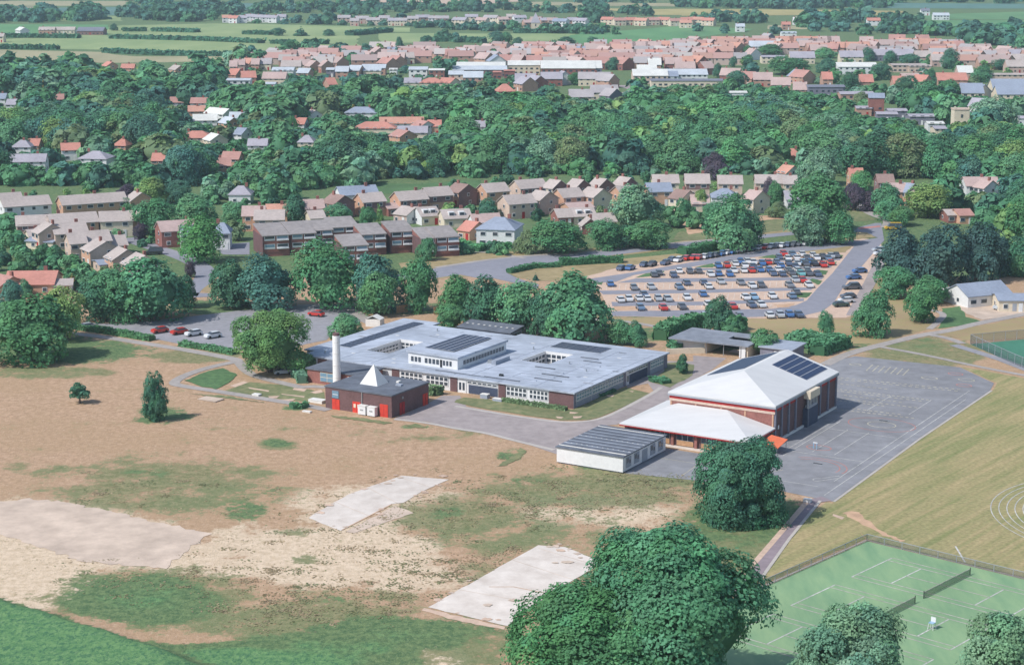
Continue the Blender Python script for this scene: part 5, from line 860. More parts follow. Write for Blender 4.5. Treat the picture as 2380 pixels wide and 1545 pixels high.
for q in [(350, 430, 470, 'white', 'white', 0, 18, 5, 1.4), (980, 445, 420, 'tan', 'tanb', 0, 14, 4.5, .4), (1110, 460, 260, 'tan', 'tanb', 0, 10, 4, .4), (2180, 560, 460, 'tan', 'tanb', 0, 10, 4.4, .4), (1740, 680, 260, 'slate', 'cream', -3, 14, 5, 3), (1830, 690, 120, 'slate', 'cream', -50, 12, 5, 2.6), (2180, 630, 400, 'slate', 'cream', 0, 14, 6, 3), (2200, 710, 330, 'slate', 'cream', 0, 12, 5, 2.6), (1840, 860, 130, 'lilac', 'white', -40, 9, 4.6, 2.4), (100, 700, 200, 'dkflat', 'greyb', 0, 12, 6, .4), (350, 780, 400, 'lilac', 'brick', 0, 11, 5.4, .6), (600, 800, 180, 'slate', 'redb', -8, 10, 9, 1.2), (440, 955, 180, 'lilac', 'brick', -3, 8, 4, .5), (840, 985, 220, 'lilac', 'greyb', 0, 9, 4.2, .5), (720, 1025, 240, 'lilac', 'greyb', -3, 8, 3.6, .5), (1130, 1050, 300, 'lilac', 'greyb', 0, 10, 4, .5), (1300, 1140, 190, 'white', 'white', 0, 8, 4, .4), (1350, 1195, 140, 'lilac', 'cream', 0, 9, 4.4, .5), (2350, 1075, 100, 'lilac', 'white', 0, 8, 3.5, .5)]:
    house(30, *q[:5], q[5], 'among the far right blocks', W_=q[6], hw_=q[7], hr=q[8] * 1.5, detail=1, chim=False, nm='large_block')
# square stone tower in the right wood
tx, ty = GR(30, 1615, 990, 9); tw_ = tag(empty('stone_tower', tx, ty), 'small square cream stone tower among the trees at right', 'tower'); keep_box(tx, ty, 0, 7, 7, 1, 9.5)
MB().box(-3.4, 3.4, -3.4, 3.4, 0, 9).build('wall', M['cream'], tw_); MB().box(-3.6, 3.6, -3.6, 3.6, 8.6, 9.2).build('parapet', M['brick_tan'], tw_)
for x, z in ((-1.4, 3), (1.4, 3), (0, 6)): piece('window', tw_, M['glass'], (x, -3.45, z), (.9, .12, 1.4))
for x in (-3.2, 3.2): piece('pinnacle', tw_, M['cream'], (x, -3.2, 9.7), (.7, .7, 1.1))
# farm and far villages
g = 'in the far left farmstead'
house(1, 155, 190, 60, 'white', 'white', -60, g, detail=1, gable='white'); house(1, 330, 188, 110, 'tan', 'brick', 0, g, detail=1, hw_=4); house(1, 450, 188, 150, 'tan', 'cream', 0, g, detail=1, hw_=3.4, nm='barn', chim=False); house(1, 640, 190, 180, 'dkflat', 'dark', 0, g, detail=1, hw_=3.5, hr=2.8, W_=16, nm='barn', chim=False); house(1, 0, 232, 60, 'tan', 'cream', 0, g, detail=1)
g = 'in the far village'
r_ = random.Random(5)
for x in range(1560, 1990, 55): house(1, x + 20, 100 + r_.uniform(-2, 10), 60, r_.choice(['redbright', 'lilac', 'org', 'lilac']), 'white', r_.choice([0, -20, 10]), g, detail=1)
for x0, x1, y, pal in [(20, 480, 112, ['lilac', 'grey', 'pink', 'grey']), (500, 760, 102, ['grey', 'lilac', 'pink']), (830, 1290, 105, ['grey', 'pink', 'lilac', 'tan']), (1300, 1680, 120, ['lilac', 'slate', 'pink'])]:
    x = x0
    while x < x1: w_ = r_.uniform(60, 95); house(2, x, y + r_.uniform(-8, 18), w_, r_.choice(pal), r_.choice(['brick', 'pinkb', 'cream', 'white']), r_.choice([0, 0, -25, 15]), g, detail=1, W_=9); x += w_ * .85
for x in range(1860, 2600, 78): house(2, x, 122 + r_.uniform(-6, 10), 80, r_.choice(['org', 'redbright', 'red']), 'cream', r_.choice([0, -25, 12]), g, detail=1)
sx_, sy_ = GR(2, 1355, 96, 14); sp = tag(empty('church', sx_, sy_), 'grey spired church in the far village', 'church'); MB().box(-4, 4, -4, 4, 0, 6).build('tower', M['cream'], sp); s_ = MB(); c4 = [(-4.3, -4.3), (4.3, -4.3), (4.3, 4.3), (-4.3, 4.3)]
for i in range(4): s_.poly([(*c4[i], 6), (*c4[(i + 1) % 4], 6), (0, 0, 15)])
s_.build('spire', M['roof_lilac'], sp); piece('window', sp, M['glass'], (0, -4.05, 4), (1, .1, 2))
for q in [(400, 165, 60, 'bright', 'white'), (720, 152, 60, 'redbright', 'brick'), (1330, 125, 90, 'redbright', 'white'), (790, 120, 40, 'white', 'white'), (1690, 60, 60, 'dkflat', 'white'), (1800, 90, 110, 'bright', 'white'), (20, 140, 80, 'org', 'cream')]: house(3, *q, 0, 'on the far right fields', detail=1)
# white building at the right edge
wb = empty('white_bungalow', *GR(7, 1690, 1180), math.radians(24)); house_parts(wb, 12.5, 9, 2.9, 2.2, 'slate', 'white', gable='white', chim=False, seed=3); tag(wb, 'white bungalow with ribbed blue grey roof at the right edge', 'bungalow')
wb = empty('white_bungalow', *GR(7, 2010, 1230), math.radians(-2)); house_parts(wb, 10, 8, 2.9, .9, 'slate', 'cream', chim=False, seed=4); tag(wb, 'cream low building cut by the right edge', 'bungalow')
wb = empty('lean_to', *GR(7, 1420, 1150), math.radians(24)); MB().box(-2, 2, -2.4, 2.4, 0, 1.9).build('wall', M['white'], wb); MB().slab([(-2.2, -2.6, 2.2), (2.2, -2.6, 2.6), (2.2, 2.6, 2.6), (-2.2, 2.6, 2.2)], .15).build('roof', M['tarp'], wb); tag(wb, 'white lean-to left of the white bungalow', 'lean-to')
wb = empty('container', *GR(7, 1965, 1250), math.radians(-2)); MB().box(-1.5, 1.5, -1, 1, .1, 2.2).build('body', M['white'], wb); MB().box(-1.55, 1.55, -1.05, 1.05, 2.2, 2.3).build('lid', M['tarp'], wb); piece('door', wb, M['shutter_grey'], (.6, -1.03, 1.1), (1, .06, 1.8)); tag(wb, 'small white container in front of the cream low building', 'container')
label_houses()
def distant_houses():
    r = random.Random(77); Vv, Ff, Cc = [], [], []; have = [(h.location.x, h.location.y) for h, *_ in HOUSES]; pal = [(.43, .325, .295), (.40, .24, .21), (.46, .27, .215), (.40, .36, .335), (.37, .345, .345), (.38, .285, .265)]
    def put(pts, faces, c):
        n = len(Vv); Vv.extend(pts); Ff.extend([tuple(n + i for i in f) for f in faces]); Cc.extend([(*c, 1)] * len(pts))
    for poly in ([(1110, 122), (1700, 112), (1740, 150), (1560, 165), (1150, 160)], [(1560, 106), (1940, 104), (1940, 125), (1700, 140), (1560, 138)], [(1990, 112), (2200, 116), (2400, 140), (2400, 165), (2240, 160), (1990, 135)], [(560, 138), (980, 128), (1010, 150), (600, 172)], [(860, 118), (1110, 125), (1110, 150), (900, 150)]):
        v = min(p[1] for p in poly)
        while v < max(p[1] for p in poly):
            u = min(p[0] for p in poly)
            while u < max(p[0] for p in poly):
                uu = u + r.uniform(-6, 6)
                if r.random() < .36 and pip((uu, v), poly):
                    x, y = G(uu, v); a = math.radians(r.choice([0, 0, -4, 6, -48])); L_, W_, hw_, hr = r.uniform(4.5, 9), 5, 4.6, 3.4
                    if min(math.hypot(x - p[0], (y - p[1]) * .55) for p in have) > 7:
                        have.append((x, y)); ca, sa = math.cos(a), math.sin(a); t = lambda p: (x + p[0] * ca - p[1] * sa, y + p[0] * sa + p[1] * ca, p[2]); k = r.uniform(.85, 1.15); wc = [(.46, .28, .215), (.55, .42, .36), (.42, .25, .2)][r.randrange(3)]
                        put([t(p) for p in [(-L_, -W_, 0), (L_, -W_, 0), (L_, W_, 0), (-L_, W_, 0), (-L_, -W_, hw_), (L_, -W_, hw_), (L_, W_, hw_), (-L_, W_, hw_), (-L_, 0, hw_ + hr), (L_, 0, hw_ + hr)]], [(0, 1, 5, 4), (1, 2, 6, 9, 5), (2, 3, 7, 6), (3, 0, 4, 8, 7)], wc)
                        e = .35; c = tuple(q * k for q in r.choice(pal)); put([t(p) for p in [(-L_ - e, -W_ - e, hw_ - .2), (L_ + e, -W_ - e, hw_ - .2), (L_ + e, 0, hw_ + hr + .05), (-L_ - e, 0, hw_ + hr + .05), (-L_ - e, W_ + e, hw_ - .2), (L_ + e, W_ + e, hw_ - .2)]], [(0, 1, 2, 3), (3, 2, 5, 4)], c)
                        put([t((px, py, pz)) for pz in (hw_ + hr - .5, hw_ + hr + 1) for px, py in ((-.5 + L_ * .5, -.35), (.5 + L_ * .5, -.35), (.5 + L_ * .5, .35), (-.5 + L_ * .5, .35))], [(0, 1, 5, 4), (1, 2, 6, 5), (2, 3, 7, 6), (3, 0, 4, 7), (4, 5, 6, 7)], (.3, .17, .14))
                        for i in range(3): px = -L_ + L_ * 2 * (i + .5) / 3; put([t(p) for p in [(px - .6, -W_ - .04, 3), (px + .6, -W_ - .04, 3), (px + .6, -W_ - .04, 4.1), (px - .6, -W_ - .04, 4.1)]], [(0, 1, 2, 3)], (.06, .07, .09))
                u += r.uniform(20, 30)
            v += 5.5
    me = bpy.data.meshes.new('distant_houses'); me.from_pydata(Vv, [], Ff); at_ = me.color_attributes.new('tint', 'FLOAT_COLOR', 'POINT'); at_.data.foreach_set('color', np.array(Cc, dtype=np.float32).ravel())
    m = bpy.data.materials.new('distant_brick_and_tile'); t_, b_, L_ = nt(m); b_.inputs['Roughness'].default_value = .9; an_ = t_.nodes.new('ShaderNodeAttribute'); an_.attribute_name = 'tint'; L_.new(an_.outputs['Color'], b_.inputs['Base Color']); me.materials.append(m)
    tag(link('distant_houses', me), 'packed small pinkish roofs filling the gaps of the far town', 'houses', kind='stuff')
distant_houses()
# ------------------------------------------------------------------ vehicles
def car_meshes(Lc=3.9, Wc=1.62, H=1.38, van=False):
    a, w = Lc / 2, Wc / 2
    prof = [(-a, .32), (-a + .02, .78), (-a + .3, .92), (-.95 if not van else -1.2, .98), (1.15, .98), (a - .25, .95), (a, .72), (a - .02, .32)]
    b = MB(); n = len(prof); L1 = [(x, -w * (.93 if abs(x) > a * .9 else 1), z) for x, z in prof]; L2 = [(x, -y, z) for x, y, z in L1]
    b.poly(L1); b.poly(L2[::-1])
    for i in range(n): j = (i + 1) % n; b.poly([L1[j], L1[i], L2[i], L2[j]])
    rw = w * .78; rz = H; rx0, rx1 = (-.35, a - .75) if not van else (-.9, a - .15)
    b.slab([(rx0, -rw, rz), (rx1, -rw, rz), (rx1, rw, rz), (rx0, rw, rz)], .06)
    gl = MB(); lo = [(rx0 - .72, -w * .94, .97), (rx1 + .5, -w * .94, .97), (rx1 + .5, w * .94, .97), (rx0 - .72, w * .94, .97)]; hi = [(rx0 - .02, -rw + .02, rz - .05), (rx1 + .02, -rw + .02, rz - .05), (rx1 + .02, rw - .02, rz - .05), (rx0 - .02, rw - .02, rz - .05)]
    for i in range(4): j = (i + 1) % 4; gl.poly([lo[i], lo[j], hi[j], hi[i]])
    wh = MB().tube((0, -.1, 0), (0, .1, 0), .32, .32, 12)
    return b, gl, wh, [(sx * a * .62, sy * (w - .1), .32) for sx in (-1, 1) for sy in (-1, 1)]
_cm = {}
def car(x, y, ang, colour, kind='car', **kw):
    key = (kind, colour)
    if key not in _cm:
        b, gl, wh, ps = car_meshes(**({'Lc': 5.0, 'Wc': 1.95, 'H': 2.1, 'van': True} if kind == 'van' else {'Lc': 4.7, 'Wc': 1.85, 'H': 1.75} if kind == 'suv' else {}))
        _cm[key] = (b.mesh('body', M['car_' + colour]), gl.mesh('glazing', M['car_glass']), wh.mesh('wheel', M['tyre']), ps)
    b, gl, wh, ps = _cm[key]; c = empty('parked_car' if kind != 'van' else 'van', x, y, ang, .07)
    link('body', b, c); link('glazing', gl, c)
    for p in ps: link('wheel', wh, c, p)
    for sx, m_ in ((-1, 'tarp'), ): pass
    return c
CW = {'bluegrey': 'blue grey', 'lightblue': 'light blue', 'dark': 'charcoal'}
def cars(k, row, lst, ang, phrase, z=0):
    out = []
    for (x, y, c) in lst:
        px, py = GR(k, x, y, .6); out.append((x, c, car(px, py, math.radians(ang + random.uniform(-3, 3) + (180 if random.random() < .4 else 0)), c)))
    by = {}
    for t in sorted(out, key=lambda t: t[0]): by.setdefault(t[1], []).append(t)
    for c, ts in by.items():
        for i, t in enumerate(ts): tag(t[2], ('%s car parked %s' % (CW.get(c, c), phrase)) if len(ts) == 1 else ('%s car, %s such from left, %s' % (CW.get(c, c), ORD[i], phrase)), 'car', row)
cars(6, 'cars along the upper car park road', [(430, 752, 'navy'), (490, 750, 'blue'), (590, 727, 'navy'), (640, 724, 'dark'), (735, 715, 'navy'), (785, 692, 'navy'), (825, 695, 'white'), (885, 683, 'red'), (930, 680, 'red'), (972, 678, 'red'), (1012, 672, 'white'), (1052, 665, 'navy'), (1090, 660, 'dark'), (1130, 652, 'blue'), (1168, 645, 'white'), (1202, 640, 'blue'), (1238, 633, 'white'), (1275, 628, 'white'), (1312, 624, 'black'), (1350, 618, 'navy'), (1388, 612, 'white'),
     (1430, 606, 'red'), (1472, 602, 'white'), (1510, 598, 'dark'), (1550, 595, 'white'), (1590, 590, 'navy'), (1630, 587, 'dark'), (1670, 584, 'dark'), (1710, 580, 'white'), (1750, 577, 'navy'), (1790, 573, 'navy'), (1830, 569, 'dark')], 62, 'in the diagonal line by the upper road')
cars(6, 'cars in the farthest gravel row', [(1560, 652, 'red'), (1622, 657, 'bluegrey'), (1690, 657, 'white'), (1720, 682, 'dark'), (1765, 664, 'white'), (1830, 670, 'dark'), (1890, 668, 'silver'), (1928, 665, 'dark'), (1528, 675, 'navy'), (1590, 685, 'white'), (1650, 680, 'white'), (1790, 682, 'white'), (1870, 685, 'bluegrey')], 92, 'in the farthest gravel row')
cars(6, 'cars in the second gravel row from the back', [(1260, 707, 'blue'), (1308, 706, 'white'), (1348, 712, 'white'), (1410, 718, 'blue'), (1450, 710, 'red'), (1510, 708, 'navy'), (1595, 720, 'navy'), (1540, 734, 'blue'), (1655, 720, 'white'), (1715, 725, 'dark'), (1775, 722, 'black'), (1835, 730, 'red'), (1885, 714, 'red'), (1105, 736, 'blue'), (1165, 734, 'red'), (1222, 722, 'white'), (1290, 735, 'white'), (1345, 740, 'navy'), (1640, 738, 'navy'), (1745, 708, 'blue'), (1690, 708, 'lightblue')], 92, 'in the second gravel row from the back')
cars(6, 'cars in the third gravel row from the back', [(830, 772, 'white'), (905, 774, 'dark'), (965, 773, 'dark'), (1280, 768, 'white'), (1335, 768, 'red'), (1395, 764, 'blue'), (1460, 766, 'blue'), (1520, 762, 'white'), (1590, 766, 'grey'), (1655, 766, 'white'), (1212, 769, 'white'), (1720, 766, 'silver'), (655, 798, 'dark'), (790, 800, 'navy'), (1050, 796, 'white'), (1105, 790, 'blue'), (1182, 794, 'blue'), (1485, 790, 'navy'), (1550, 793, 'navy'), (1615, 788, 'dark'), (1680, 790, 'teal'), (1735, 790, 'dark'), (1795, 794, 'navy'), (690, 785, 'dark')], 94, 'in the third gravel row from the back')
cars(6, 'cars in the middle gravel row', [(350, 862, 'blue'), (515, 888, 'grey'), (635, 884, 'silver'), (830, 884, 'bluegrey'), (880, 855, 'navy'), (1000, 852, 'navy'), (1035, 880, 'white'), (1120, 847, 'silver'), (1260, 854, 'grey'), (1340, 876, 'white'), (1402, 870, 'dark'), (1600, 870, 'grey'), (1640, 834, 'silver'), (1692, 836, 'red'), (1735, 870, 'white')], 96, 'in the middle gravel row')
cars(6, 'cars in the second gravel row from the front', [(420, 972, 'white'), (480, 966, 'white'), (550, 963, 'white'), (608, 966, 'white'), (585, 937, 'navy'), (685, 963, 'silver'), (750, 966, 'silver'), (885, 958, 'white'), (995, 932, 'blue'), (1295, 957, 'white'), (1352, 954, 'lightblue'), (1480, 947, 'white'), (1615, 946, 'bluegrey'), (1645, 919, 'dark')], 96, 'in the second gravel row from the front')
cars(6, 'cars in the front gravel row', [(560, 1027, 'bluegrey'), (720, 1028, 'red'), (850, 1021, 'dark'), (1035, 1006, 'white'), (1335, 1010, 'navy'), (1402, 1008, 'white'), (1205, 1020, 'red')], 100, 'in the front gravel row')
cars(6, 'cars along the near edge of the car park', [(1250, 1083, 'grey'), (1460, 1080, 'white'), (1535, 1077, 'silver'), (1600, 1074, 'blue'), (1665, 1076, 'navy'), (1012, 1086, 'silver')], 96, 'along the near edge of the gravel car park')
cars(6, 'cars by the right access road', [(2010, 948, 'dark'), (1995, 978, 'white'), (1960, 1006, 'green'), (2090, 772, 'blue'), (2048, 816, 'blue'), (2225, 625, 'silver'), (2235, 650, 'white')], 15, 'beside the right access road')
x, y = GR(6, 2035, 885, .6); tag(car(x, y, .2, 'dark', 'suv'), 'large charcoal car at the bend of the right access road', 'car', 'cars by the right access road')
cars(14, 'cars in the asphalt car park', [(1115, 257, 'red'), (1250, 266, 'red'), (1350, 277, 'white'), (1485, 292, 'white'), (620, 228, 'silver')], 40, 'on the asphalt car park left of the school')
x, y = GR(14, 2205, 142, .6); tag(car(x, y, -.5, 'red'), 'lone red car on the right part of the asphalt car park', 'car', 'cars in the asphalt car park')
x, y = GR(14, 1975, 545, .6); tag(car(x, y, .3, 'silver'), 'silver car under the light green tree by the school', 'car')
x, y = GR(4, 1070, 640, .8); tag(car(x, y, .2, 'black', 'van'), 'black van on the side street', 'van')
x, y = GR(7, 990, 555, .8); tag(car(x, y, 0, 'yellow', 'van'), 'yellow van at the roundabout beside the dark trees', 'van')
x, y = GR(7, 1880, 1215, .6); tag(car(x, y, .6, 'silver'), 'silver car in the yard of the white bungalow', 'car')
# ------------------------------------------------------------------ trees
TREEC = {'navy': (.062, .145, .128), 'green': (.104, .295, .145), 'mid': (.13, .325, .155), 'dark': (.08, .225, .138), 'light': (.24, .42, .15), 'pale': (.20, .39, .25), 'purple': (.105, .09, .125), 'yellow': (.45, .39, .13), 'olive': (.20, .305, .15), 'bright': (.132, .37, .15), 'blue': (.086, .235, .178), 'lime': (.17, .37, .14)}
def leaf_mat(name, c=None):
    m = bpy.data.materials.new(name); t, b, L = nt(m); N = t.nodes; b.inputs['Roughness'].default_value = .75; b.inputs['Specular IOR Level'].default_value = .25
    at = N.new('ShaderNodeAttribute'); at.attribute_name = 'tint'; mx = N.new('ShaderNodeMix'); mx.data_type = 'RGBA'; mx.blend_type = 'MULTIPLY'; mx.inputs[0].default_value = 1
    L.new(at.outputs['Color'], mx.inputs[6])
    if c:
        oi = N.new('ShaderNodeObjectInfo'); hs = N.new('ShaderNodeHueSaturation'); hs.inputs['Color'].default_value = (*c, 1)
        r1 = N.new('ShaderNodeMapRange'); r1.inputs[3].default_value = .485; r1.inputs[4].default_value = .515; L.new(oi.outputs['Random'], r1.inputs[0]); L.new(r1.outputs[0], hs.inputs['Hue'])
        r2 = N.new('ShaderNodeMapRange'); r2.inputs[3].default_value = .9; r2.inputs[4].default_value = 1.12; L.new(oi.outputs['Random'], r2.inputs[0]); L.new(r2.outputs[0], hs.inputs['Value'])
        L.new(hs.outputs[0], mx.inputs[7])
    else: mx.inputs[7].default_value = (1, 1, 1, 1)
    L.new(mx.outputs[2], b.inputs['Base Color'])
    tr = N.new('ShaderNodeBsdfTranslucent'); L.new(mx.outputs[2], tr.inputs[0]); ms = N.new('ShaderNodeMixShader'); ms.inputs[0].default_value = .33
    out = N['Material Output']; L.new(b.outputs[0], ms.inputs[1]); L.new(tr.outputs[0], ms.inputs[2]); L.new(ms.outputs[0], out.inputs[0]); return m
LEAF = {k: leaf_mat('foliage_' + k, c) for k, c in TREEC.items()}; LEAF_ALL = leaf_mat('foliage_mixed')
def unit(n): d = rng.normal(size=(n, 3)); return d / np.linalg.norm(d, axis=1, keepdims=True)
def leaf_quads(P_, N_, size, tint, aspect=1.0):
    """one quad per point, roughly facing its normal"""
    n = len(P_); N_ = N_ + .55 * unit(n); N_ /= np.linalg.norm(N_, axis=1, keepdims=True); r = unit(n); T = np.cross(N_, r); T /= np.linalg.norm(T, axis=1, keepdims=True); B = np.cross(N_, T)
    s = size * rng.uniform(.6, 1.35, (n, 1)); a = T * s; b = B * s * rng.uniform(.55, 1, (n, 1)); bend = N_ * s * .25
    V = np.stack([P_ - a - b, P_ + a - b * .8 + bend * .3, P_ + a + b, P_ - a + b * .8 + bend], 1).reshape(-1, 3); Q = np.arange(4 * n).reshape(-1, 4)
    C = np.ones((4 * n, 4)); C[:, :3] = np.repeat(tint, 4, axis=0); return V, Q, C
def crown_points(puffs, per, shape, seed):
    """puff centres fill the crown envelope; leaves cover the outside of the puffs (unit crown: radius 1, height 0..2)"""
    global rng
    rng = np.random.default_rng(seed); c, r = [], []; nl = int(rng.integers(5, 8)); an = rng.uniform(0, 2 * PI, nl) + np.arange(nl) * 2 * PI / nl
    lobes = [np.array([q * math.cos(a), q * math.sin(a), z]) for a, q, z in zip(an, rng.uniform(.28, .48, nl), rng.uniform(-.42, .35, nl))] + [np.array([rng.uniform(-.1, .1), rng.uniform(-.1, .1), .3])]; lr = list(rng.uniform(.30, .47, nl)) + [.52]
    while len(c) < puffs:
        p = rng.uniform(-1, 1, 3); h = (p[2] + 1) / 2
        if shape == 'round': ok = any(((p - l) ** 2).sum() < q * q for l, q in zip(lobes, lr)) and (p @ p) > .12
        elif shape == 'lumpy': ok = any(((p - l * 1.25) ** 2).sum() < (q * .82) ** 2 for l, q in zip(lobes, lr)) and (p @ p) > .12
        elif shape == 'oval': ok = (p[0] ** 2 + p[1] ** 2) / (.70 + .16 * math.sin(5 * h)) ** 2 + (p[2] / .88) ** 2 < 1
        elif shape == 'box': ok = max(abs(p[0]), abs(p[1])) < .78 - .25 * max(0, p[2]) ** 2 and abs(p[2]) < .86 and (p @ p) > .25
        elif shape == 'tall': ok = (p[0] ** 2 + p[1] ** 2) < (.72 * (1 - .75 * max(0, h - .35)) * (.55 + .45 * min(1, h * 4))) ** 2
        elif shape == 'cone': ok = (p[0] ** 2 + p[1] ** 2) < (.80 * (1 - h) + .03) ** 2
        else: ok = (p[0] ** 2 + p[1] ** 2) < .75 ** 2 and p[2] < .72 * math.cos(2.2 * math.hypot(p[0], p[1]) * .6)
        if ok:
            c.append(p); q = {'round': (.15, .33), 'box': (.16, .30), 'tall': (.16, .3), 'cone': (.10, .2), 'oval': (.1, .2), 'lumpy': (.1, .26)}.get(shape, (.2, .36)); r.append(rng.uniform(*q) * (1 if shape != 'cone' else 1.25 - .9 * h))
    c = np.array(c); r = np.array(r)
    Pt, Nm, Tn = [], [], []
    for i in range(puffs):
        d = unit(per); d[:, 2] = np.where(d[:, 2] < -.35, -d[:, 2], d[:, 2]); p = c[i] + d * r[i] * rng.uniform(.72, 1.18, (per, 1))
        inside = np.zeros(per, bool)
        for j in range(puffs):
            if j != i: inside |= ((p - c[j]) ** 2).sum(1) < (r[j] * .72) ** 2
        k = ~inside; base = rng.uniform(.8, 1.2) if shape == 'lumpy' else rng.uniform(.86, 1.14); t = base * rng.uniform(.78, 1.24, (k.sum(), 1)) * np.array([[rng.uniform(.9, 1.18), 1, rng.uniform(.85, 1.1)]])
        Pt.append(p[k]); cr = p[k] / (np.linalg.norm(p[k], axis=1, keepdims=True) + 1e-6); mixd = .35 if shape == 'lumpy' else .55; Nm.append((1 - mixd + .1) * d[k] + mixd * cr + .15 * np.array([0, 0, 1])); Tn.append(np.repeat(t, 1, 0) if t.shape[1] == 3 else np.repeat(t, 3, 1))
    Pt = np.concatenate(Pt); lo, hi = np.percentile(Pt, 1, 0), np.percentile(Pt, 99, 0); Pt = (Pt - (lo + hi) / 2) / ((hi - lo) / 2)
    return Pt, np.concatenate(Nm), np.concatenate(Tn)
def core(shape, s):
    V, Q = [], []; nu, nv = 9, 6
    for j in range(nv + 1):
        h = j / nv
        rr = {'cone': .62 * (1 - h) + .02, 'tall': .55 * (1 - .75 * max(0, h - .35)) * min(1, .4 + 2.5 * h)}.get(shape, math.sin(PI * (.08 + .84 * h)) * (.66 if shape != 'box' else .7))
        for i in range(nu): a = 2 * PI * i / nu; q = rr * (1 + .14 * math.sin(3.1 * i + 2 * j + s)); V.append((q * math.cos(a), q * math.sin(a), -.88 + 1.6 * h))
    for j in range(nv):
        for i in range(nu): k = (i + 1) % nu; Q.append((j * nu + i, j * nu + k, (j + 1) * nu + k, (j + 1) * nu + i))
    return np.array(V), np.array(Q)
def crown_mesh(name, puffs, per, leaf, shape, seed):
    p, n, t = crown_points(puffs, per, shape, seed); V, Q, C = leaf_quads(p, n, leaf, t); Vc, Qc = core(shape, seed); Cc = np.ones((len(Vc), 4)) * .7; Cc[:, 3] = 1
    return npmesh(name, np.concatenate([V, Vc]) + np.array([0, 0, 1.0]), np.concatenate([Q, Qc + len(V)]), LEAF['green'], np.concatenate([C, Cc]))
CROWN = {}
def crowns(key, n, *a):
    CROWN[key] = [crown_mesh('crown', *a, 100 + hash_(key) + 7 * i) for i in range(n)]
def hash_(s): return sum(ord(c) * (i + 3) for i, c in enumerate(s)) % 997
crowns('hero', 2, 230, 760, .0175, 'lumpy'); crowns('heropale', 1, 150, 640, .022, 'lumpy'); crowns('herobox', 1, 190, 480, .024, 'box')
crowns('round', 6, 110, 170, .040, 'round'); crowns('oval', 1, 170, 90, .035, 'oval'); crowns('tall', 2, 60, 110, .06, 'tall'); crowns('cone', 2, 60, 80, .06, 'cone'); crowns('small', 3, 40, 60, .085, 'round')
def trunk_mesh(seed):
    r = random.Random(seed); m = MB(); m.tube((0, 0, 0), (.02, .01, .62), .05, .034, 8)
    for i in range(6):
        a = i * 1.05 + r.uniform(-.3, .3); z = r.uniform(.3, .6); m.tube((.01, 0, z), (.22 * math.cos(a), .22 * math.sin(a), z + r.uniform(.15, .28)), .02, .008, 6)
    return m.mesh('trunk', M['trunk'])
TRUNK = [trunk_mesh(i) for i in range(3)]
n_tree = [0]
def add_tree(x, y, w, h, kind, shape='round', label=None, group=None, name=None, clear=.14, cat='tree', squash=1.0):
    i = n_tree[0]; n_tree[0] += 1; r = random.Random(i * 13 + 5)
    t = empty(name or ('broadleaf_tree' if shape not in ('cone', 'tall') else 'conifer_tree' if shape == 'cone' else 'columnar_tree'), x, y, r.uniform(0, 6.28))
    lib = CROWN[shape]; zc = h * clear
    c = link('crown', lib[i % len(lib)], t, (0, 0, zc - .02 * h), 0, (w / 2.05, w / 2.05 * squash, (h - zc) / 2.02)); c.material_slots[0].link = 'OBJECT'; c.material_slots[0].material = LEAF[kind]
    link('trunk', TRUNK[i % 3], t, (0, 0, 0), 0, (h * .9, h * .9, h)); tag(t, label, cat, group); return t
def T(k, x, yb, w, yt, kind, label, shape='round', clear=.05, name=None, cat='tree', group=None, squash=1.0, hid=0):
    """base point, crown width and top as read; hid = part of the base hidden lower down"""
    u, v = R(k, x, yb); px, py = G(u, v); h = HT(u, v, R(k, x, yt)[1]); return add_tree(px, py, w * OFF[k][2] / PXM(py, h / 2), h, kind, shape, label, group, name, clear, cat, squash)
# foreground
T(0, 1565, 1640, 450, 1230, 'green', 'huge green tree crown rising at the bottom centre of the view', 'hero', .1)
T(0, 1372, 1650, 410, 1358, 'green', 'lower green tree leaning left of the huge bottom centre tree', 'hero', .06)
T(0, 1972, 1690, 270, 1416, 'pale', 'pale green rounded tree in front of the tennis courts', 'heropale', .08); T(0, 2355, 1690, 250, 1432, 'pale', 'pale leafy tree cut by the bottom right corner', 'heropale', .08)
T(0, 1717, 1208, 178, 1026, 'dark', 'dense dark box shaped tree at the corner of the playground', 'herobox', .02)
T(0, 628, 865, 172, 722, 'lime', 'large light green tree at the left end of the school', 'heropale', .03)
T(0, 803, 787, 82, 728, 'mid', 'rounded green tree behind the white chimney', 'round', .04)
T(0, 363, 977, 58, 866, 'dark', 'lone dark columnar tree on the dry field', 'oval', .02); T(0, 186, 937, 44, 888, 'dark', 'thin young sapling on the dry field left of the columnar tree', 'small', .3)
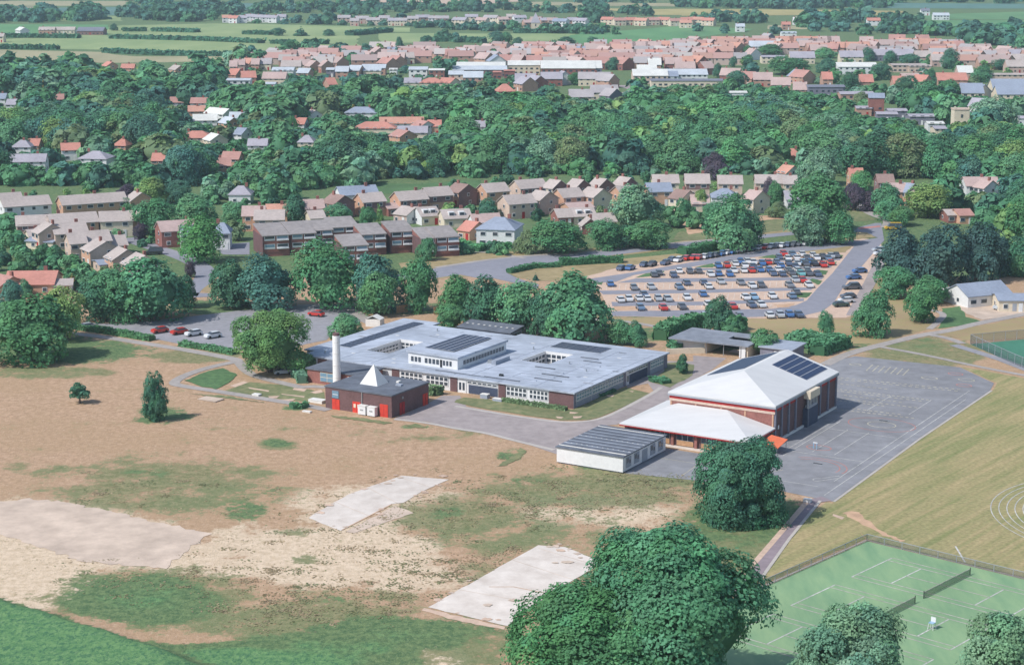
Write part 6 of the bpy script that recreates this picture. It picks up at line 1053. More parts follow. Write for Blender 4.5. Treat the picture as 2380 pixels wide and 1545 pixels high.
# left group
for a in [(70, 838, 190, 690, 'green', 'big green tree at the left edge of the dry field', 'round'), (140, 790, 110, 668, 'light', 'yellow green tree at the left edge behind the big green one', 'round'), (20, 790, 120, 700, 'mid', 'mid green tree cut by the left edge above the dry field', 'round'), (28, 715, 60, 650, 'blue', 'dark blue green round tree by the long red bungalow', 'round'), (60, 690, 34, 648, 'mid', 'small round green tree in front of the long red bungalow', 'round'),
          (232, 745, 120, 640, 'dark', 'dark tree at the left end of the asphalt car park', 'round'), (355, 745, 175, 596, 'green', 'wide green tree behind the asphalt car park', 'round'), (280, 745, 120, 620, 'green', 'green tree squeezed between dark and wide trees by the car park', 'round'), (425, 715, 60, 640, 'dark', 'small dark tree right of the wide car park tree', 'round'),
          (538, 715, 105, 605, 'dark', 'dark tree with pale trunk left of the apartment row', 'round'), (620, 716, 150, 592, 'blue', 'wide dark blue green tree in front of the apartments', 'round'), (765, 716, 160, 560, 'green', 'tall green tree hiding the middle of the apartments', 'round'), (880, 722, 115, 590, 'blue', 'dark blue green tree at the right part of the apartments', 'round'), (872, 733, 96, 634, 'mid', 'mid green tree before the dark one by the apartments', 'round'), (976, 724, 82, 600, 'green', 'upright green tree by the main road junction', 'round'),
          (1062, 738, 92, 638, 'green', 'green tree above the back corner of the school', 'round'), (1135, 765, 110, 640, 'dark', 'dark tree behind the school, left of the pair', 'round'), (1205, 775, 120, 650, 'mid', 'mid green tree in the clump behind the school', 'round'), (1335, 792, 178, 637, 'green', 'large round green tree at the right end of the clump behind school', 'round'), (1270, 790, 90, 680, 'dark', 'shaded dark tree between the big trees behind the school', 'round'), (1050, 765, 75, 705, 'mid', 'low green shrub tree behind the school roof', 'round'), (1440, 800, 60, 742, 'mid', 'green shrub tree right of the concrete store', 'round'), (1480, 805, 50, 745, 'green', 'green shrub tree beside the school right rear corner', 'round'),
          (466, 610, 104, 503, 'bright', 'bright green round tree beside the side street', 'round'), (991, 605, 46, 553, 'green', 'small green tree in front of the right apartments', 'round'), (327, 562, 34, 518, 'purple', 'small purple tree by the side street', 'round'), (240, 535, 40, 506, 'purple', 'low purple tree in the left estate', 'small'), (272, 538, 40, 505, 'dark', 'clipped dark tree beside the low purple tree', 'round'), (296, 468, 58, 428, 'purple', 'dark purple tree behind the left estate', 'round'), (443, 645, 26, 606, 'purple', 'small purple tree at the side street bend', 'round'),
          (358, 475, 78, 412, 'light', 'yellow green round tree behind the left estate', 'round'), (414, 475, 62, 420, 'blue', 'dark tree right of the yellow green tree', 'round'), (360, 545, 96, 460, 'green', 'wide green tree in the left estate', 'round'), (450, 530, 110, 450, 'mid', 'mid green tree behind the bright green round tree', 'round'), (300, 500, 56, 460, 'mid', 'green hedge tree behind the grey roofs of the left estate', 'round'), (545, 530, 60, 470, 'mid', 'green tree left of the pinkish roofs above the apartments', 'round'), (690, 520, 58, 452, 'dark', 'dark tree behind the apartment row', 'round'), (790, 520, 72, 474, 'green', 'green rounded tree behind the apartment row', 'round'), (856, 525, 40, 486, 'green', 'small tree among the low linked row', 'round'),
          (1672, 775, 74, 688, 'dark', 'dark pointed tree in front of the gravel car park', 'round'), (1700, 780, 60, 730, 'mid', 'green shrub below the dark pointed tree', 'round'), (1920, 783, 38, 722, 'green', 'small diamond shaped tree at the near right of the car park', 'round'), (2026, 780, 90, 676, 'green', 'round tree on the dry verge right of the car park', 'round'), (2140, 748, 78, 672, 'green', 'round tree left of the white bungalow', 'round'), (1775, 825, 62, 765, 'mid', 'green tree beside the open fronted store', 'round'), (1585, 868, 27, 823, 'dark', 'small clipped dark tree on the lawn right of the school', 'tall'),
          (2098, 655, 120, 528, 'navy', 'dark blue green tree at the left of the dark tree wall', 'round'), (2180, 660, 130, 522, 'navy', 'dark tree in the middle of the dark tree wall', 'round'), (2265, 655, 120, 520, 'navy', 'tall dark tree in the right of the dark tree wall', 'round'), (2320, 640, 70, 540, 'navy', 'dark tree at the right end of the dark tree wall', 'round'), (2082, 690, 92, 618, 'green', 'green tree below the left of the dark tree wall', 'round'), (2158, 705, 90, 640, 'green', 'green tree below the middle of the dark tree wall', 'round'), (2360, 640, 80, 560, 'mid', 'mid green tree at the right edge above the bungalow', 'round'),
          (2158, 505, 108, 424, 'light', 'bright yellow green tree above the dark tree wall', 'round'), (2062, 510, 84, 428, 'green', 'egg shaped green tree by the footpath at the wood edge', 'round'), (2090, 525, 60, 480, 'mid', 'small green tree in front of the egg shaped tree', 'round'), (1985, 490, 50, 425, 'purple', 'purple tree at the wood edge', 'round'), (2020, 490, 60, 445, 'purple', 'second purple tree beside the footpath', 'round'),
          (1702, 582, 128, 455, 'mid', 'drooping mid green tree between main road and car park', 'round'), (1745, 575, 60, 490, 'dark', 'dark tree right of the drooping tree', 'round'), (1482, 530, 116, 428, 'pale', 'pale round tree in front of the estate houses', 'round'), (1905, 540, 140, 405, 'green', 'large dark clump tree between the roads', 'round'), (1868, 568, 95, 475, 'pale', 'greyish tree at the left front of the clump', 'round'), (1950, 568, 78, 490, 'green', 'green tree at the right front of the clump', 'round'), (1805, 505, 50, 468, 'olive', 'olive spreading tree on the dry patch', 'round'), (1298, 588, 130, 510, 'green', 'broad green shrub tree beside the main road', 'round'), (1225, 588, 60, 535, 'olive', 'olive grey shrub tree at the left end by the main road', 'round'), (1410, 578, 90, 510, 'green', 'green rounded shrub tree along the main road', 'round'), (1500, 575, 110, 512, 'mid', 'mid green shrub tree right along the main road', 'round'), (1450, 575, 70, 525, 'dark', 'dark shrub filling the gap along the main road', 'round'),
          (1130, 508, 54, 460, 'dark', 'dark clipped tree between estate houses', 'round'), (1590, 510, 40, 460, 'green', 'green tree in front of the slate roofed house', 'round'), (1625, 500, 40, 440, 'light', 'yellow green tree between estate houses', 'round'), (1660, 520, 50, 470, 'green', 'green garden tree right of the yellow green one', 'round'), (1710, 520, 60, 450, 'green', 'green garden tree above the drooping tree', 'round'), (1800, 480, 40, 420, 'green', 'green tree before the right estate houses', 'round'), (1785, 470, 30, 412, 'purple', 'purple tree between the right estate houses', 'round'), (1680, 440, 46, 416, 'light', 'light green tree before the middle estate roofs', 'small')]:
    T(0, *a[:5], a[5], a[6])
T(5, 1875, 840, 40, 785, 'blue', 'tiny dark conifer on the verge of the car park', 'cone', .02)
for a in [(23, 780, 560, 110, 360, 'dark', 'dark green conifer in the low linked row'), (23, 858, 480, 60, 330, 'olive', 'yellow green conifer beside the dark one'), (22, 960, 560, 90, 370, 'light', 'light green pointed conifer behind the apartments'), (1, 310, 745, 70, 560, 'yellow', 'taller golden conifer in the left wood'), (1, 288, 760, 60, 650, 'yellow', 'shorter golden conifer in the left wood'), (1, 1180, 745, 35, 680, 'yellow', 'thin golden conifer by the red roofed houses'), (2, 90, 830, 60, 728, 'yellow', 'golden conifer in front of the slate roof'), (2, 420, 800, 60, 715, 'yellow', 'golden conifer above the orange roof'), (1, 2080, 800, 50, 690, 'olive', 'olive conifer left of the small red house'), (1, 2140, 805, 55, 680, 'olive', 'olive conifer right beside its twin'), (1, 1600, 1000, 130, 840, 'green', 'tall green conifer by the blue slate patch'), (1, 1280, 740, 60, 640, 'dark', 'dark conifer between red roofs'), (27, 1000, 410, 70, 260, 'green', 'tall conifer in front of the far fields'), (4, 510, 865, 70, 790, 'yellow', 'golden shrub right of the long red bungalow'), (24, 140, 420, 90, 330, 'yellow', 'golden shrub at the left of the estate')]:
    T(*a[:6], a[6], 'cone', .02)
T(2, 1240, 900, 130, 790, 'purple', 'dark purple tree in the middle wood', 'round', .05); T(1, 170, 930, 200, 760, 'purple', 'large purple tree in the left wood', 'round', .05); T(3, 225, 1250, 200, 1065, 'purple', 'dark purple round tree above the estate', 'round', .05); T(1, 505, 990, 100, 925, 'purple', 'reddish purple tree by a red roof in the left wood', 'round', .05); T(1, 405, 1020, 70, 950, 'purple', 'small reddish purple tree left of the red roof', 'round', .05); T(1, 60, 650, 110, 540, 'purple', 'purple tree at the left edge of the left wood', 'round', .05); T(1, 1475, 740, 90, 625, 'purple', 'purple tree right of the red roofed houses', 'round', .05); T(3, 1120, 1110, 180, 980, 'purple', 'purple tree low in the right wood', 'round', .05)
T(3, 940, 1290, 280, 1040, 'pale', 'large pale domed tree above the right estate', 'round', .05); T(3, 2180, 950, 330, 680, 'pale', 'huge pale willow like tree at the right edge of the wood', 'round', .05); T(3, 560, 930, 150, 780, 'light', 'light green domed tree in the right wood', 'round', .05); T(3, 1240, 760, 130, 640, 'olive', 'olive domed tree before the brick block', 'round', .05); T(7, 1530, 130, 130, 0, 'light', 'light green tree above the dark slope at right', 'round', .05); T(7, 720, 260, 190, 90, 'bright', 'bright green tree at the wood edge on the right', 'round', .05)
T(1, 2290, 250, 90, 205, 'dark', 'dark round tree on the far pale field', 'round', .02); T(1, 1945, 250, 95, 195, 'dark', 'left dark tree standing alone on the far field', 'round', .02); T(1, 2095, 252, 95, 185, 'dark', 'right dark tree standing alone on the far field', 'cone', .02); T(1, 795, 215, 60, 165, 'dark', 'dark hedge tree right of the dark barn', 'round', .02)
for a in [(1, 1585, 430, 36, 355, 'dark', 'narrow dark tree at the field edge'), (27, 545, 330, 150, 220, 'dark', 'dark square tree by the far pink house'), (27, 1825, 290, 90, 105, 'dark', 'tall dark tree by the far pink roofs'), (28, 600, 140, 160, -10, 'blue', 'big dark tree at the edge of the far town, left of pair'), (28, 700, 140, 120, 0, 'green', 'big green tree at the edge of the far town, right of pair'), (28, 820, 150, 130, 55, 'dark', 'dark tree behind the far terraces'), (28, 1330, 125, 180, 50, 'dark', 'low dark tree on the edge of the far terraces'), (28, 1610, 140, 130, 50, 'dark', 'dark pointed tree by the far terraces'), (28, 1810, 400, 140, 265, 'dark', 'dark tree right of the biggest white shed'), (28, 740, 300, 90, 220, 'dark', 'dark pointed tree before the red roofs'), (28, 1410, 560, 140, 425, 'green', 'green tree between the grey roofs of the far town'), (29, 935, 620, 120, 440, 'dark', 'dark upright tree at the end of the glass roofed shed'), (29, 700, 500, 150, 365, 'green', 'green diamond tree among the pink terraces'), (29, 1120, 490, 100, 360, 'dark', 'dark tree by the town road'), (29, 1550, 340, 330, 215, 'green', 'broad green tree in the far terraces'), (29, 1290, 330, 90, 225, 'green', 'square green tree by the town road'), (29, 1300, 470, 130, 340, 'green', 'square green tree below the town road'), (29, 1950, 280, 180, 180, 'dark', 'dark tree before the orange terraces'), (29, 2220, 380, 260, 250, 'bright', 'bright green tree right of the far town'), (29, 1800, 580, 500, 360, 'green', 'very broad green tree mass in the far town'), (29, 2250, 560, 260, 380, 'dark', 'dark right end of the broad tree mass'), (29, 1500, 720, 140, 590, 'dark', 'dark square tree before the pink roofs'), (29, 1180, 740, 250, 530, 'dark', 'dark tree left of the pink roofs'), (29, 960, 870, 200, 670, 'green', 'green tree in front of the shop fronts'), (29, 2150, 690, 120, 600, 'pale', 'pale tree by the orange roof in the far town'), (30, 500, 420, 160, 250, 'dark', 'dark tree at the left of the far right town'), (30, 770, 450, 180, 290, 'dark', 'dark pointed tree above the tan flat roof'), (30, 1010, 450, 220, 330, 'dark', 'dark leaning tree above the tan flat roof'), (30, 1260, 450, 120, 330, 'green', 'green pointed tree in the far right town'), (30, 1480, 510, 220, 260, 'dark', 'big dark tree in the far right town'), (30, 1650, 450, 130, 340, 'green', 'green tree right of the big dark tree'), (30, 2080, 520, 260, 390, 'dark', 'wide dark tree at the far right'), (30, 1860, 670, 260, 470, 'green', 'green tree left of the slate roofed blocks'), (30, 660, 640, 260, 440, 'dark', 'large dark tree right of the white roof'), (30, 90, 690, 160, 500, 'bright', 'bright green pointed tree below the white roof'), (30, 270, 760, 260, 550, 'dark', 'dark tree below the white roof'), (30, 1260, 720, 260, 540, 'dark', 'dark tree in the middle right of the town'), (30, 950, 800, 300, 590, 'dark', 'dark broad tree right of the brick block'), (30, 1150, 1020, 420, 650, 'green', 'large green tree in the right wood'), (30, 1500, 900, 280, 640, 'green', 'green tree left of the slate blocks')]:
    T(*a[:6], a[6], 'round', .05)
# ------------------------------------------------------------------ woodland fill: the largest stand as single trees, the rest is one far mass
FILL = []
def fill(poly, su, sv, hr, kinds, tagp, wf=(.95, 1.35), seed=0, dens=1.0, shape='round'):
    r = random.Random(seed); us = [p[0] for p in poly]; vs = [p[1] for p in poly]; v = min(vs); row = 0; names, wts = zip(*kinds.items())
    while v < max(vs):
        k = (v + 260) / 600; u = min(us) + (row % 2) * su * k / 2
        while u < max(us):
            uu, vv = u + r.uniform(-.4, .4) * su * k, v + r.uniform(-.4, .4) * sv * k
            if r.random() < dens and pip((uu, vv), poly): x, y = G(uu, vv); h = r.uniform(*hr); FILL.append((x, y, h * r.uniform(*wf), h, r.choices(names, wts)[0], tagp, shape))
            u += su * k
        v += sv * k; row += 1
MIX = {'green': 4, 'mid': 4.5, 'dark': 1.8, 'pale': 1.5, 'olive': 1, 'light': .9, 'blue': 1.2, 'bright': 1.2}; LEFT = {'green': 3.5, 'mid': 3.5, 'dark': 2.6, 'blue': 2.6, 'pale': .8, 'olive': 1, 'light': .6}
fill([(-30, 182), (560, 186), (780, 215), (860, 262), (860, 420), (560, 425), (250, 438), (-30, 428)], 30, 10, (9, 16), LEFT, 'in the left wood', seed=1)
fill([(860, 262), (1100, 262), (1400, 238), (1620, 238), (1620, 400), (1450, 398), (1100, 405), (860, 418)], 34, 12, (9, 15), MIX, 'in the middle wood', seed=2)
fill([(1620, 238), (2050, 262), (2230, 305), (2420, 330), (2420, 420), (2250, 415), (2000, 415), (1850, 395), (1620, 398)], 34, 12, (9, 16), MIX, 'in the right wood', seed=3)
fill([(2190, 445), (2420, 430), (2420, 590), (2340, 560), (2240, 520), (2180, 490)], 34, 14, (8, 13), MIX, 'above the white bungalow', seed=4); fill([(2330, 590), (2430, 590), (2430, 640), (2340, 640)], 30, 14, (7, 10), MIX, 'above the white bungalow', seed=14)
fill([(560, 400), (880, 400), (880, 432), (700, 440), (560, 445)], 30, 10, (5, 10), MIX, 'between the wood and the left estate', seed=41); fill([(880, 398), (2000, 396), (2000, 412), (1500, 408), (880, 418)], 30, 8, (3, 7), MIX, 'at the foot of the wood', seed=42, dens=.8)
SHR = {'green': 3, 'mid': 3, 'dark': 2, 'light': .8, 'olive': 1}
fill([(-20, 545), (90, 545), (200, 640), (330, 655), (170, 690), (150, 640), (-20, 635)], 24, 12, (2.5, 5), SHR, 'in the gardens above the long red bungalow', (.9, 1.4), 5); fill([(-20, 490), (30, 490), (30, 560), (-20, 560)], 24, 14, (4, 7), SHR, 'at the left edge of the estate', seed=6)
fill([(480, 425), (720, 425), (720, 455), (600, 480), (480, 480)], 34, 14, (5, 9), MIX, 'between the wood and the left estate', seed=7); fill([(540, 480), (580, 480), (580, 570), (500, 570), (490, 540)], 30, 16, (4, 8), MIX, 'left of the apartment row', seed=8, dens=.7)
fill([(1060, 545), (1200, 560), (1210, 600), (1060, 600)], 24, 12, (2, 4), SHR, 'in the gardens right of the apartment row', (1, 1.5), 9); fill([(1520, 480), (1640, 490), (1700, 540), (1560, 540)], 30, 14, (3, 5.5), SHR, 'in the gardens below the right estate', (.9, 1.3), 10, .8)
fill([(1340, 470), (1420, 480), (1400, 520), (1300, 520), (1200, 500), (1230, 480)], 30, 14, (2.5, 4.5), SHR, 'along the low linked row', (.9, 1.3), 11, .7); fill([(880, 500), (1080, 500), (1090, 530), (1000, 535), (880, 510)], 30, 14, (2.5, 4), SHR, 'along the low linked row', (.9, 1.3), 12, .6)
fill([(560, 430), (1900, 425), (1900, 500), (1100, 520), (560, 500)], 30, 12, (2, 4.5), SHR, 'in the estate gardens', (.9, 1.4), 43, .22); fill([(-20, 450), (440, 440), (440, 560), (330, 600), (-20, 560)], 30, 12, (2, 4.5), SHR, 'in the left estate gardens', (.9, 1.4), 44, .25)
fill([(780, 420), (1200, 425), (1800, 410), (2000, 430), (1990, 440), (1800, 425), (1200, 440), (780, 445)], 60, 14, (3, 6), SHR, 'between the back row houses', (.8, 1.1), 13, .5)
fill([(530, 150), (800, 160), (1000, 170), (1300, 240), (800, 230), (560, 200)], 34, 14, (8, 13), LEFT, 'among the far town sheds', seed=15, dens=.35); fill([(540, 128), (880, 120), (1030, 130), (1000, 160), (560, 160)], 40, 14, (7, 12), LEFT, 'among the far town roofs', seed=16, dens=.3)
fill([(1050, 165), (1180, 160), (1250, 225), (1080, 215)], 36, 14, (6, 9), LEFT, 'before the white sheds', seed=17, dens=.55); fill([(1900, 120), (2400, 110), (2420, 235), (1950, 235), (1560, 200), (1700, 140)], 44, 16, (5, 9), LEFT, 'among the far right town', seed=18, dens=.15)
fill([(1120, 118), (1700, 108), (2010, 108), (2380, 130), (2380, 170), (1700, 160), (1150, 160)], 60, 16, (5, 8), LEFT, 'among the far terraces', seed=45, dens=.28); fill([(1480, 200), (1700, 205), (2000, 235), (1980, 262), (1620, 238), (1480, 232)], 36, 14, (7, 12), MIX, 'before the far town', seed=19, dens=.6); fill([(1950, 225), (2380, 245), (2380, 330), (2230, 300), (2050, 260)], 38, 15, (9, 14), MIX, 'before the far right blocks', seed=20, dens=.7)
FAR = {'dark': 4, 'blue': 4, 'green': 2}
for i, (k, poly, h, d) in enumerate([(1, [(-60, 110), (420, 110), (420, 165), (-60, 165)], (8, 13), 1), (1, [(500, 95), (740, 90), (740, 155), (500, 155)], (8, 13), 1), (1, [(860, 95), (1500, 60), (2450, 70), (2450, 95), (1550, 100), (1480, 150), (980, 155), (860, 120)], (8, 14), 1), (1, [(1600, 140), (2450, 135), (2450, 180), (1900, 178), (1600, 155)], (6, 10), .9), (1, [(1000, 26), (1250, 30), (1250, 50), (1000, 48)], (7, 11), .9), (2, [(0, 55), (280, 60), (1050, 70), (1050, 95), (600, 92), (0, 110)], (8, 14), 1), (2, [(0, 150), (550, 150), (1400, 170), (1480, 205), (1100, 225), (500, 215), (500, 185), (0, 185)], (7, 11), 1), (2, [(1400, 205), (1700, 180), (1950, 240), (1700, 250), (1400, 235)], (6, 9), .9), (2, [(1050, 60), (1800, 82), (1800, 105), (1300, 95)], (7, 11), .9), (2, [(1700, 60), (1840, 60), (1840, 170), (1700, 170)], (9, 14), 1),
                                  (2, [(1080, 10), (2450, 10), (2450, 26), (1080, 20)], (7, 11), .8), (2, [(1900, 80), (2150, 85), (2150, 112), (1900, 112)], (7, 11), 1), (3, [(-60, 20), (1400, 20), (1500, 60), (900, 66), (0, 58), (-60, 58)], (8, 14), 1), (3, [(1300, 2), (2500, 2), (2500, 30), (1300, 22)], (8, 12), .7), (3, [(40, 135), (380, 130), (620, 140), (620, 165), (300, 172), (40, 165)], (7, 11), .9), (3, [(780, 150), (1280, 130), (1300, 165), (1000, 205), (780, 180)], (8, 14), 1), (3, [(1290, 150), (1720, 130), (1720, 170), (1290, 175)], (7, 11), .8), (3, [(0, 205), (480, 215), (400, 240), (0, 232)], (5, 8), .7), (3, [(800, 218), (1380, 205), (1880, 235), (1920, 260), (1480, 245), (1200, 245)], (8, 12), .9), (3, [(1930, 250), (2500, 235), (2500, 345), (2150, 340), (1960, 330)], (9, 14), 1), (3, [(470, 225), (680, 225), (660, 250), (470, 250)], (7, 10), .8), (2, [(430, 260), (720, 240), (1000, 345), (450, 330)], (6, 9), .12), (3, [(2050, 80), (2480, 80), (2480, 100), (2050, 100)], (5, 8), .4), (1, [(0, 2), (2450, 2), (2450, 10), (0, 10)], (8, 12), .6)]):
    fill([R(k, *p) for p in poly], 56, 10, h, FAR, 'far', (1.0, 1.6), 30 + i, d)
TOL = .72
def hidden(t):
    x, y, w, h, *_ = t; u, vb = PJ(x, y); vt = PJ(x, y, h)[1]; hwid = w / 2 * PXM(y) * .75
    for (u0, u1, v0, v1, hy) in KEEP:
        if abs(x - (u0 + u1 - 2380) / 2 * 0) < 1e9 and u + hwid > u0 and u - hwid < u1:
            if y < hy + 3 and vt < v0 + TOL * (v1 - v0) and vb > v0: return True
            if abs(y - hy) < 7 and u0 - 4 < u < u1 + 4: return True
    return False
OPEN = [[R(6, *p) for p in [(180, 800), (760, 690), (1860, 560), (2240, 560), (2240, 700), (2050, 1090), (340, 1100)]]]
def fit(t):
    for k in (1, .75, .55, .4):
        q = (t[0], t[1], t[2] * k ** .6, t[3] * k) + t[4:]
        if q[3] < 2: return None
        if not hidden(q): return q
FILL = [q for q in (fit(t) for t in FILL if not any(pip(PJ(t[0], t[1]), o) for o in OPEN)) if q]
FILL.sort(key=lambda t: -t[3] * PXM(t[1]) * (1 if t[5] != 'far' else .3))
N_SINGLE = max(0, 300 - n_tree[0])
KD = {'green': 'green', 'mid': 'mid green', 'dark': 'dark green', 'pale': 'pale grey green', 'olive': 'olive', 'light': 'light green', 'blue': 'blue green', 'bright': 'bright green'}
def tree_label(big, t):
    k = (big, t[4], t[5]); seen[k] = seen.get(k, 0) + 1
    return '%s %s tree, %s of these from left %s' % (big, KD[t[4]], ORD[min(seen[k] - 1, 19)], t[5])
single = sorted(FILL[:N_SINGLE], key=lambda t: PJ(t[0], t[1])[0]); seen = {}
for t in single:
    big = 'tall' if t[3] > 12 else 'medium' if t[3] > 7 else 'small'
    add_tree(t[0], t[1], t[2], t[3], t[4], 'round' if t[3] > 6 else 'small', tree_label(big, t), '%s %s trees %s' % (big, KD[t[4]], t[5]), clear=-.04)
LOW = []
for i in range(4):
    p, n, c = crown_points(18, 40, 'round', 900 + i); LOW.append((p + np.array([0, 0, 1.]), n, c))
for i in range(4):
    p, n, c = crown_points(12, 22, 'round', 940 + i); LOW.append((p + np.array([0, 0, 1.]), n, c))
def mass(name, items, label, cat, lk=1.0):
    Vs, Qs, Cs = [], [], []; o = 0; r = random.Random(3)
    for (x, y, w, h, kind, _, _s) in items:
        far = y > 1050; p, n, c = LOW[r.randrange(4) + 4 * far]; a = r.uniform(0, 6.28); ca, sa = math.cos(a), math.sin(a); q = p.copy(); q[:, 0], q[:, 1] = p[:, 0] * ca - p[:, 1] * sa, p[:, 0] * sa + p[:, 1] * ca; m_ = n.copy(); m_[:, 0], m_[:, 1] = n[:, 0] * ca - n[:, 1] * sa, n[:, 0] * sa + n[:, 1] * ca
        q = q * np.array([w / 2, w / 2, h / 1.95]) + np.array([x, y, -.05 * h]); V, Q, C = leaf_quads(q, m_, (.115 if far else .078) * w * lk, c * np.array(TREEC[kind]) * r.uniform(.85, 1.15)); Vs.append(V); Qs.append(Q + o); Cs.append(C); o += len(V)
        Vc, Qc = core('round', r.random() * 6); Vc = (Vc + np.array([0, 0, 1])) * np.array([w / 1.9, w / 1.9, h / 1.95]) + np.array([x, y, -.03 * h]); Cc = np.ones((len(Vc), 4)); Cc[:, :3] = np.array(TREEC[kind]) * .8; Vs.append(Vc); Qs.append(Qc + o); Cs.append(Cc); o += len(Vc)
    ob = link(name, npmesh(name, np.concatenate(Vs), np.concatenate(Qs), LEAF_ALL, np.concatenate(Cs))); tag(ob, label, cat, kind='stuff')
rest = FILL[N_SINGLE:]
mass('woodland', rest, 'dense mixed woodland and far tree belts behind the estate and town', 'woodland')
print('TREES single', n_tree[0], 'mass', len(rest), 'tris', sum(sum(len(f.vertices) - 2 for f in m.polygons) for m in bpy.data.meshes))
# ------------------------------------------------------------------ hedges
def hedge(name, label, pts, w, h, kind='green', dens=26, leaf=.22, cat='hedge', closed=False):
    ps, ns = [], []; x0, y0 = pts[0]; rr = np.random.default_rng(len(label)); body = MB()
    for a, b in zip(pts, pts[1:]):
        ln = math.hypot(b[0] - a[0], b[1] - a[1]); n = max(8, int(ln * (w + 2 * h) * dens / 3)); d = ((b[0] - a[0]) / ln, (b[1] - a[1]) / ln); s = rr.uniform(0, ln, n); q = rr.uniform(-h - w / 2, h + w / 2, n)
        off = np.clip(q, -w / 2, w / 2); z = np.where(np.abs(q) > w / 2, h - (np.abs(q) - w / 2), h) * rr.uniform(.9, 1.12, n) * (1 + .12 * np.sin(s * .7 + ln)); ps.append(np.stack([a[0] - x0 + d[0] * s - d[1] * off, a[1] - y0 + d[1] * s + d[0] * off, z], 1))
        nn = np.stack([-d[1] * np.sign(off) * (np.abs(q) > w / 2), d[0] * np.sign(off) * (np.abs(q) > w / 2), (np.abs(q) <= w / 2) * 1.0], 1); ns.append(nn); k = .42 * w
        A = [(a[0] - x0 - d[1] * k * s_, a[1] - y0 + d[0] * k * s_) for s_ in (1, -1)]; B = [(b[0] - x0 - d[1] * k * s_, b[1] - y0 + d[0] * k * s_) for s_ in (1, -1)]; body.slab([(*A[1], h * .9), (*B[1], h * .9), (*B[0], h * .9), (*A[0], h * .9)], h * .9)
    p = np.concatenate(ps); t = rr.uniform(.65, 1.3, (len(p), 1)) * np.ones((1, 3)); V, Q, C = leaf_quads(p, np.concatenate(ns) + 1e-3, leaf, t); e = tag(empty(name, x0, y0), label, cat)
    link('foliage', npmesh('foliage', V, Q, LEAF[kind], C), e); cm_ = body.mesh('core', LEAF[kind]); ca = cm_.color_attributes.new('tint', 'FLOAT_COLOR', 'POINT'); ca.data.foreach_set('color', [.6, .6, .6, 1] * len(cm_.vertices)); link('inner_core', cm_, e)  # solid block inside the hedge, leaf colour toned darker than the leaves
hedge('hedge', 'clipped hedge between the footpath and the asphalt car park, left length', P(14, (490, 240), (800, 285), (1060, 330)), 2.2, 1.1, 'mid'); hedge('hedge', 'clipped hedge between the footpath and the asphalt car park, right length', P(14, (1260, 365), (1450, 392), (1640, 425)), 2, 1.0, 'mid')
hedge('hedge', 'low hedge curling along the car park verge', P(5, (1690, 790), (1850, 755), (2040, 745)), 2, 1.2); hedge('hedge', 'long hedge above the car park verge', P(5, (2050, 735), (2380, 715)) + P(6, (440, 715),), 3, 1.8); hedge('hedge', 'hedge at the foot of the drooping tree', P(6, (850, 660), (1000, 635), (1100, 615)), 4, 2, 'green')
hedge('hedge', 'thick hedge behind the sports hall, beside the playground', P(13, (560, 175), (750, 205), (930, 225)), 7, 2.2, 'mid', leaf=.3); hedge('hedge', 'rounded hedge end beside the footpath behind the hall', P(13, (760, 275), (860, 235), (970, 205)), 4, 2.2, 'green', leaf=.3)
hedge('hedge', 'garden hedge right of the apartment row', P(5, (1330, 580), (1450, 640), (1500, 620), (1700, 612)), 3, 1.3, 'bright', leaf=.35); hedge('hedge', 'shrub hedge in front of the open fronted store', P(26, (230, 400), (450, 430), (520, 400)), 2, 1.4, 'green'); hedge('hedge', 'shrub belt behind the open fronted store', P(26, (100, 300), (350, 150), (900, 70), (1300, 170)), 3.5, 2.6, 'mid', leaf=.35)
hedge('hedge', 'low planting along the front of the school', P(11, (480, 935), (700, 970), (1000, 1010), (1120, 1030)), 1.2, .7, 'olive', leaf=.2); hedge('hedge', 'small shrub row at the right side of the school', P(11, (1330, 930), (1480, 880), (1600, 840)), .9, .6, 'green', leaf=.2); hedge('hedge', 'dark shrub on the lawn tip right of the school', P(11, (1960, 745), (2040, 735), (2120, 765)), 2.4, .8, 'green', leaf=.25)
hedge('shrub', 'dark green dome shrub left of the boiler house', P(14, (2030, 800), (2090, 792), (2130, 800)), 2.4, .8, 'mid', leaf=.25, cat='shrub'); hedge('shrub', 'leafy shrubs between boiler house and school windows', P(8, (1330, 870), (1400, 880), (1460, 860)), 1.6, 1.6, 'olive', leaf=.25, cat='shrub'); hedge('shrub', 'shrubs at the left end wall of the annex', P(8, (20, 690), (80, 720), (90, 760)), 2, 1.6, 'pale', leaf=.25, cat='shrub')
hedge('shrub', 'small leafy garden tree shrub before the white bungalow', P(7, (1600, 1190), (1640, 1185), (1690, 1190)), 3, 2.4, 'light', leaf=.3, cat='shrub')
FH = [('left long hedgerow above the farm lane', [(-20, 262), (550, 268)]), ('hedgerow crossing the middle of the pale far field', [(780, 270), (1000, 275), (1400, 285), (1830, 303)]), ('hedgerow at the near left of the far fields', [(-20, 342), (400, 347)]), ('hedgerow at the near edge of the far pale field', [(730, 368), (1100, 385), (1700, 395)]), ('short hedgerow right of the dark barn', [(860, 220), (1020, 220)]), ('short hedgerow in the upper pale field', [(1070, 220), (1380, 228)]), ('small hedgerow before the lone dark trees', [(1700, 240), (1890, 245)]), ('short hedgerow right of the lone dark trees', [(1900, 305), (2050, 310)]), ('short hedgerow at the right of the far pale field', [(2140, 305), (2280, 310)])]
for lb, pts in FH: hedge('hedgerow', lb, P(1, *pts), 8, 2.6, 'dark', 1.3, 1.3)
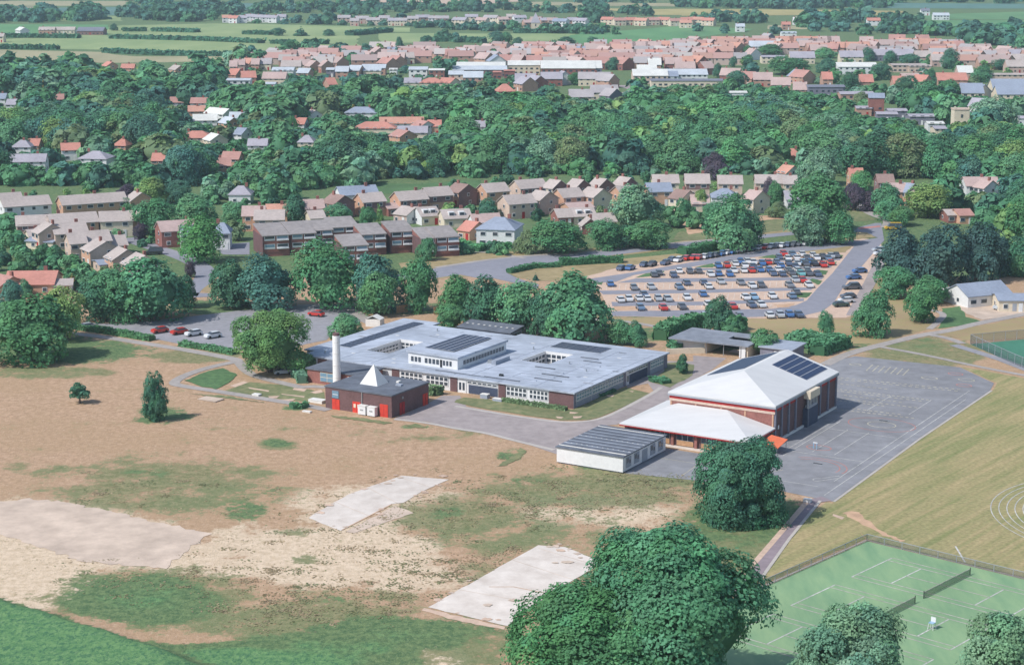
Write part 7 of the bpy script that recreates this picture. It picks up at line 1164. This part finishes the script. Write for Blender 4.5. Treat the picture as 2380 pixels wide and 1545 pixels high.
for lb, pts in [('hedgerow behind the far town terraces', [(560, 295), (760, 292), (1000, 300)]), ('dark hedgerow right of the pale far field', [(1200, 232), (1600, 232)]), ('hedgerow left of the far pale strip', [(60, 250), (330, 225)])]: hedge('hedgerow', lb, P(2, *pts), 9, 3.4, 'dark', 1.6, 1.1)
# ------------------------------------------------------------------ weeds on the bare soil and long grass on the near bank
def weeds():
    r = np.random.default_rng(21); P_, N_, C_ = [], [], []; spots = [(900, 1210, 300, 90, 900), (1300, 1170, 330, 80, 1000), (640, 1340, 330, 80, 600), (720, 1410, 260, 60, 500), (380, 1140, 320, 60, 300), (1500, 1120, 200, 40, 500), (1050, 1330, 220, 60, 800), (250, 1330, 150, 40, 150)]
    slabs = [[R(16, *q) for q in s] for s in ([(290, 535), (560, 375), (930, 245), (1250, 270), (940, 430), (510, 625)], [(1110, 1150), (1870, 722), (2050, 735), (2265, 870), (1655, 1278)])] + [[R(15, *q) for q in [(-30, 430), (440, 425), (1460, 640), (1250, 770), (540, 830), (-30, 640)]], [(1480, 1020), (1620, 1120), (2000, 1170), (1600, 900)]]
    for cu, cv, ru, rv, n in spots:
        for u, v in zip(r.normal(cu, ru * .5, n // 7), r.normal(cv, rv * .5, n // 7)):
            x, y = G(u, v); c = np.array([(.34, .30, .17), (.40, .32, .20), (.25, .27, .14)][r.integers(0, 3)]); sx, sy = r.uniform(.3, 1.6), r.uniform(.3, 1.0)
            for _ in range(int(r.exponential(14)) + 2):
                px, py = x + r.normal(0, sx), y + r.normal(0, sy)
                if not any(pip(PJ(px, py), s) for s in slabs): P_.append((px, py, .04)); N_.append((r.normal() * .15, r.normal() * .15, 2)); C_.append(c * r.uniform(.75, 1.2))
    V, Q, C = leaf_quads(np.array(P_), np.array(N_), .13, np.array(C_)); V[:, 2] = np.maximum(V[:, 2], .01); o = link('weeds', npmesh('weeds', V, Q, LEAF_ALL, C)); tag(o, 'scattered weed tufts over the bare soil of the dry field', 'weeds', kind='stuff')
weeds()
# ------------------------------------------------------------------ haze: one closed box of thin pale air round camera, ground and scene
hz_ = MB().box(-6600, 6600, -700, 9600, -4, 120).build('haze', M['white']); hm_ = bpy.data.materials.new('haze_air'); hm_.use_nodes = True; t = hm_.node_tree; t.nodes.remove(t.nodes['Principled BSDF'])
pv = t.nodes.new('ShaderNodeVolumePrincipled'); pv.inputs['Color'].default_value = (.70, .84, 1, 1); pv.inputs['Density'].default_value = HAZE; pv.inputs['Anisotropy'].default_value = .2
t.links.new(pv.outputs[0], t.nodes['Material Output'].inputs['Volume']); hz_.data.materials.clear(); hz_.data.materials.append(hm_); tag(hz_, 'thin pale summer haze over the whole view', 'haze', kind='stuff')
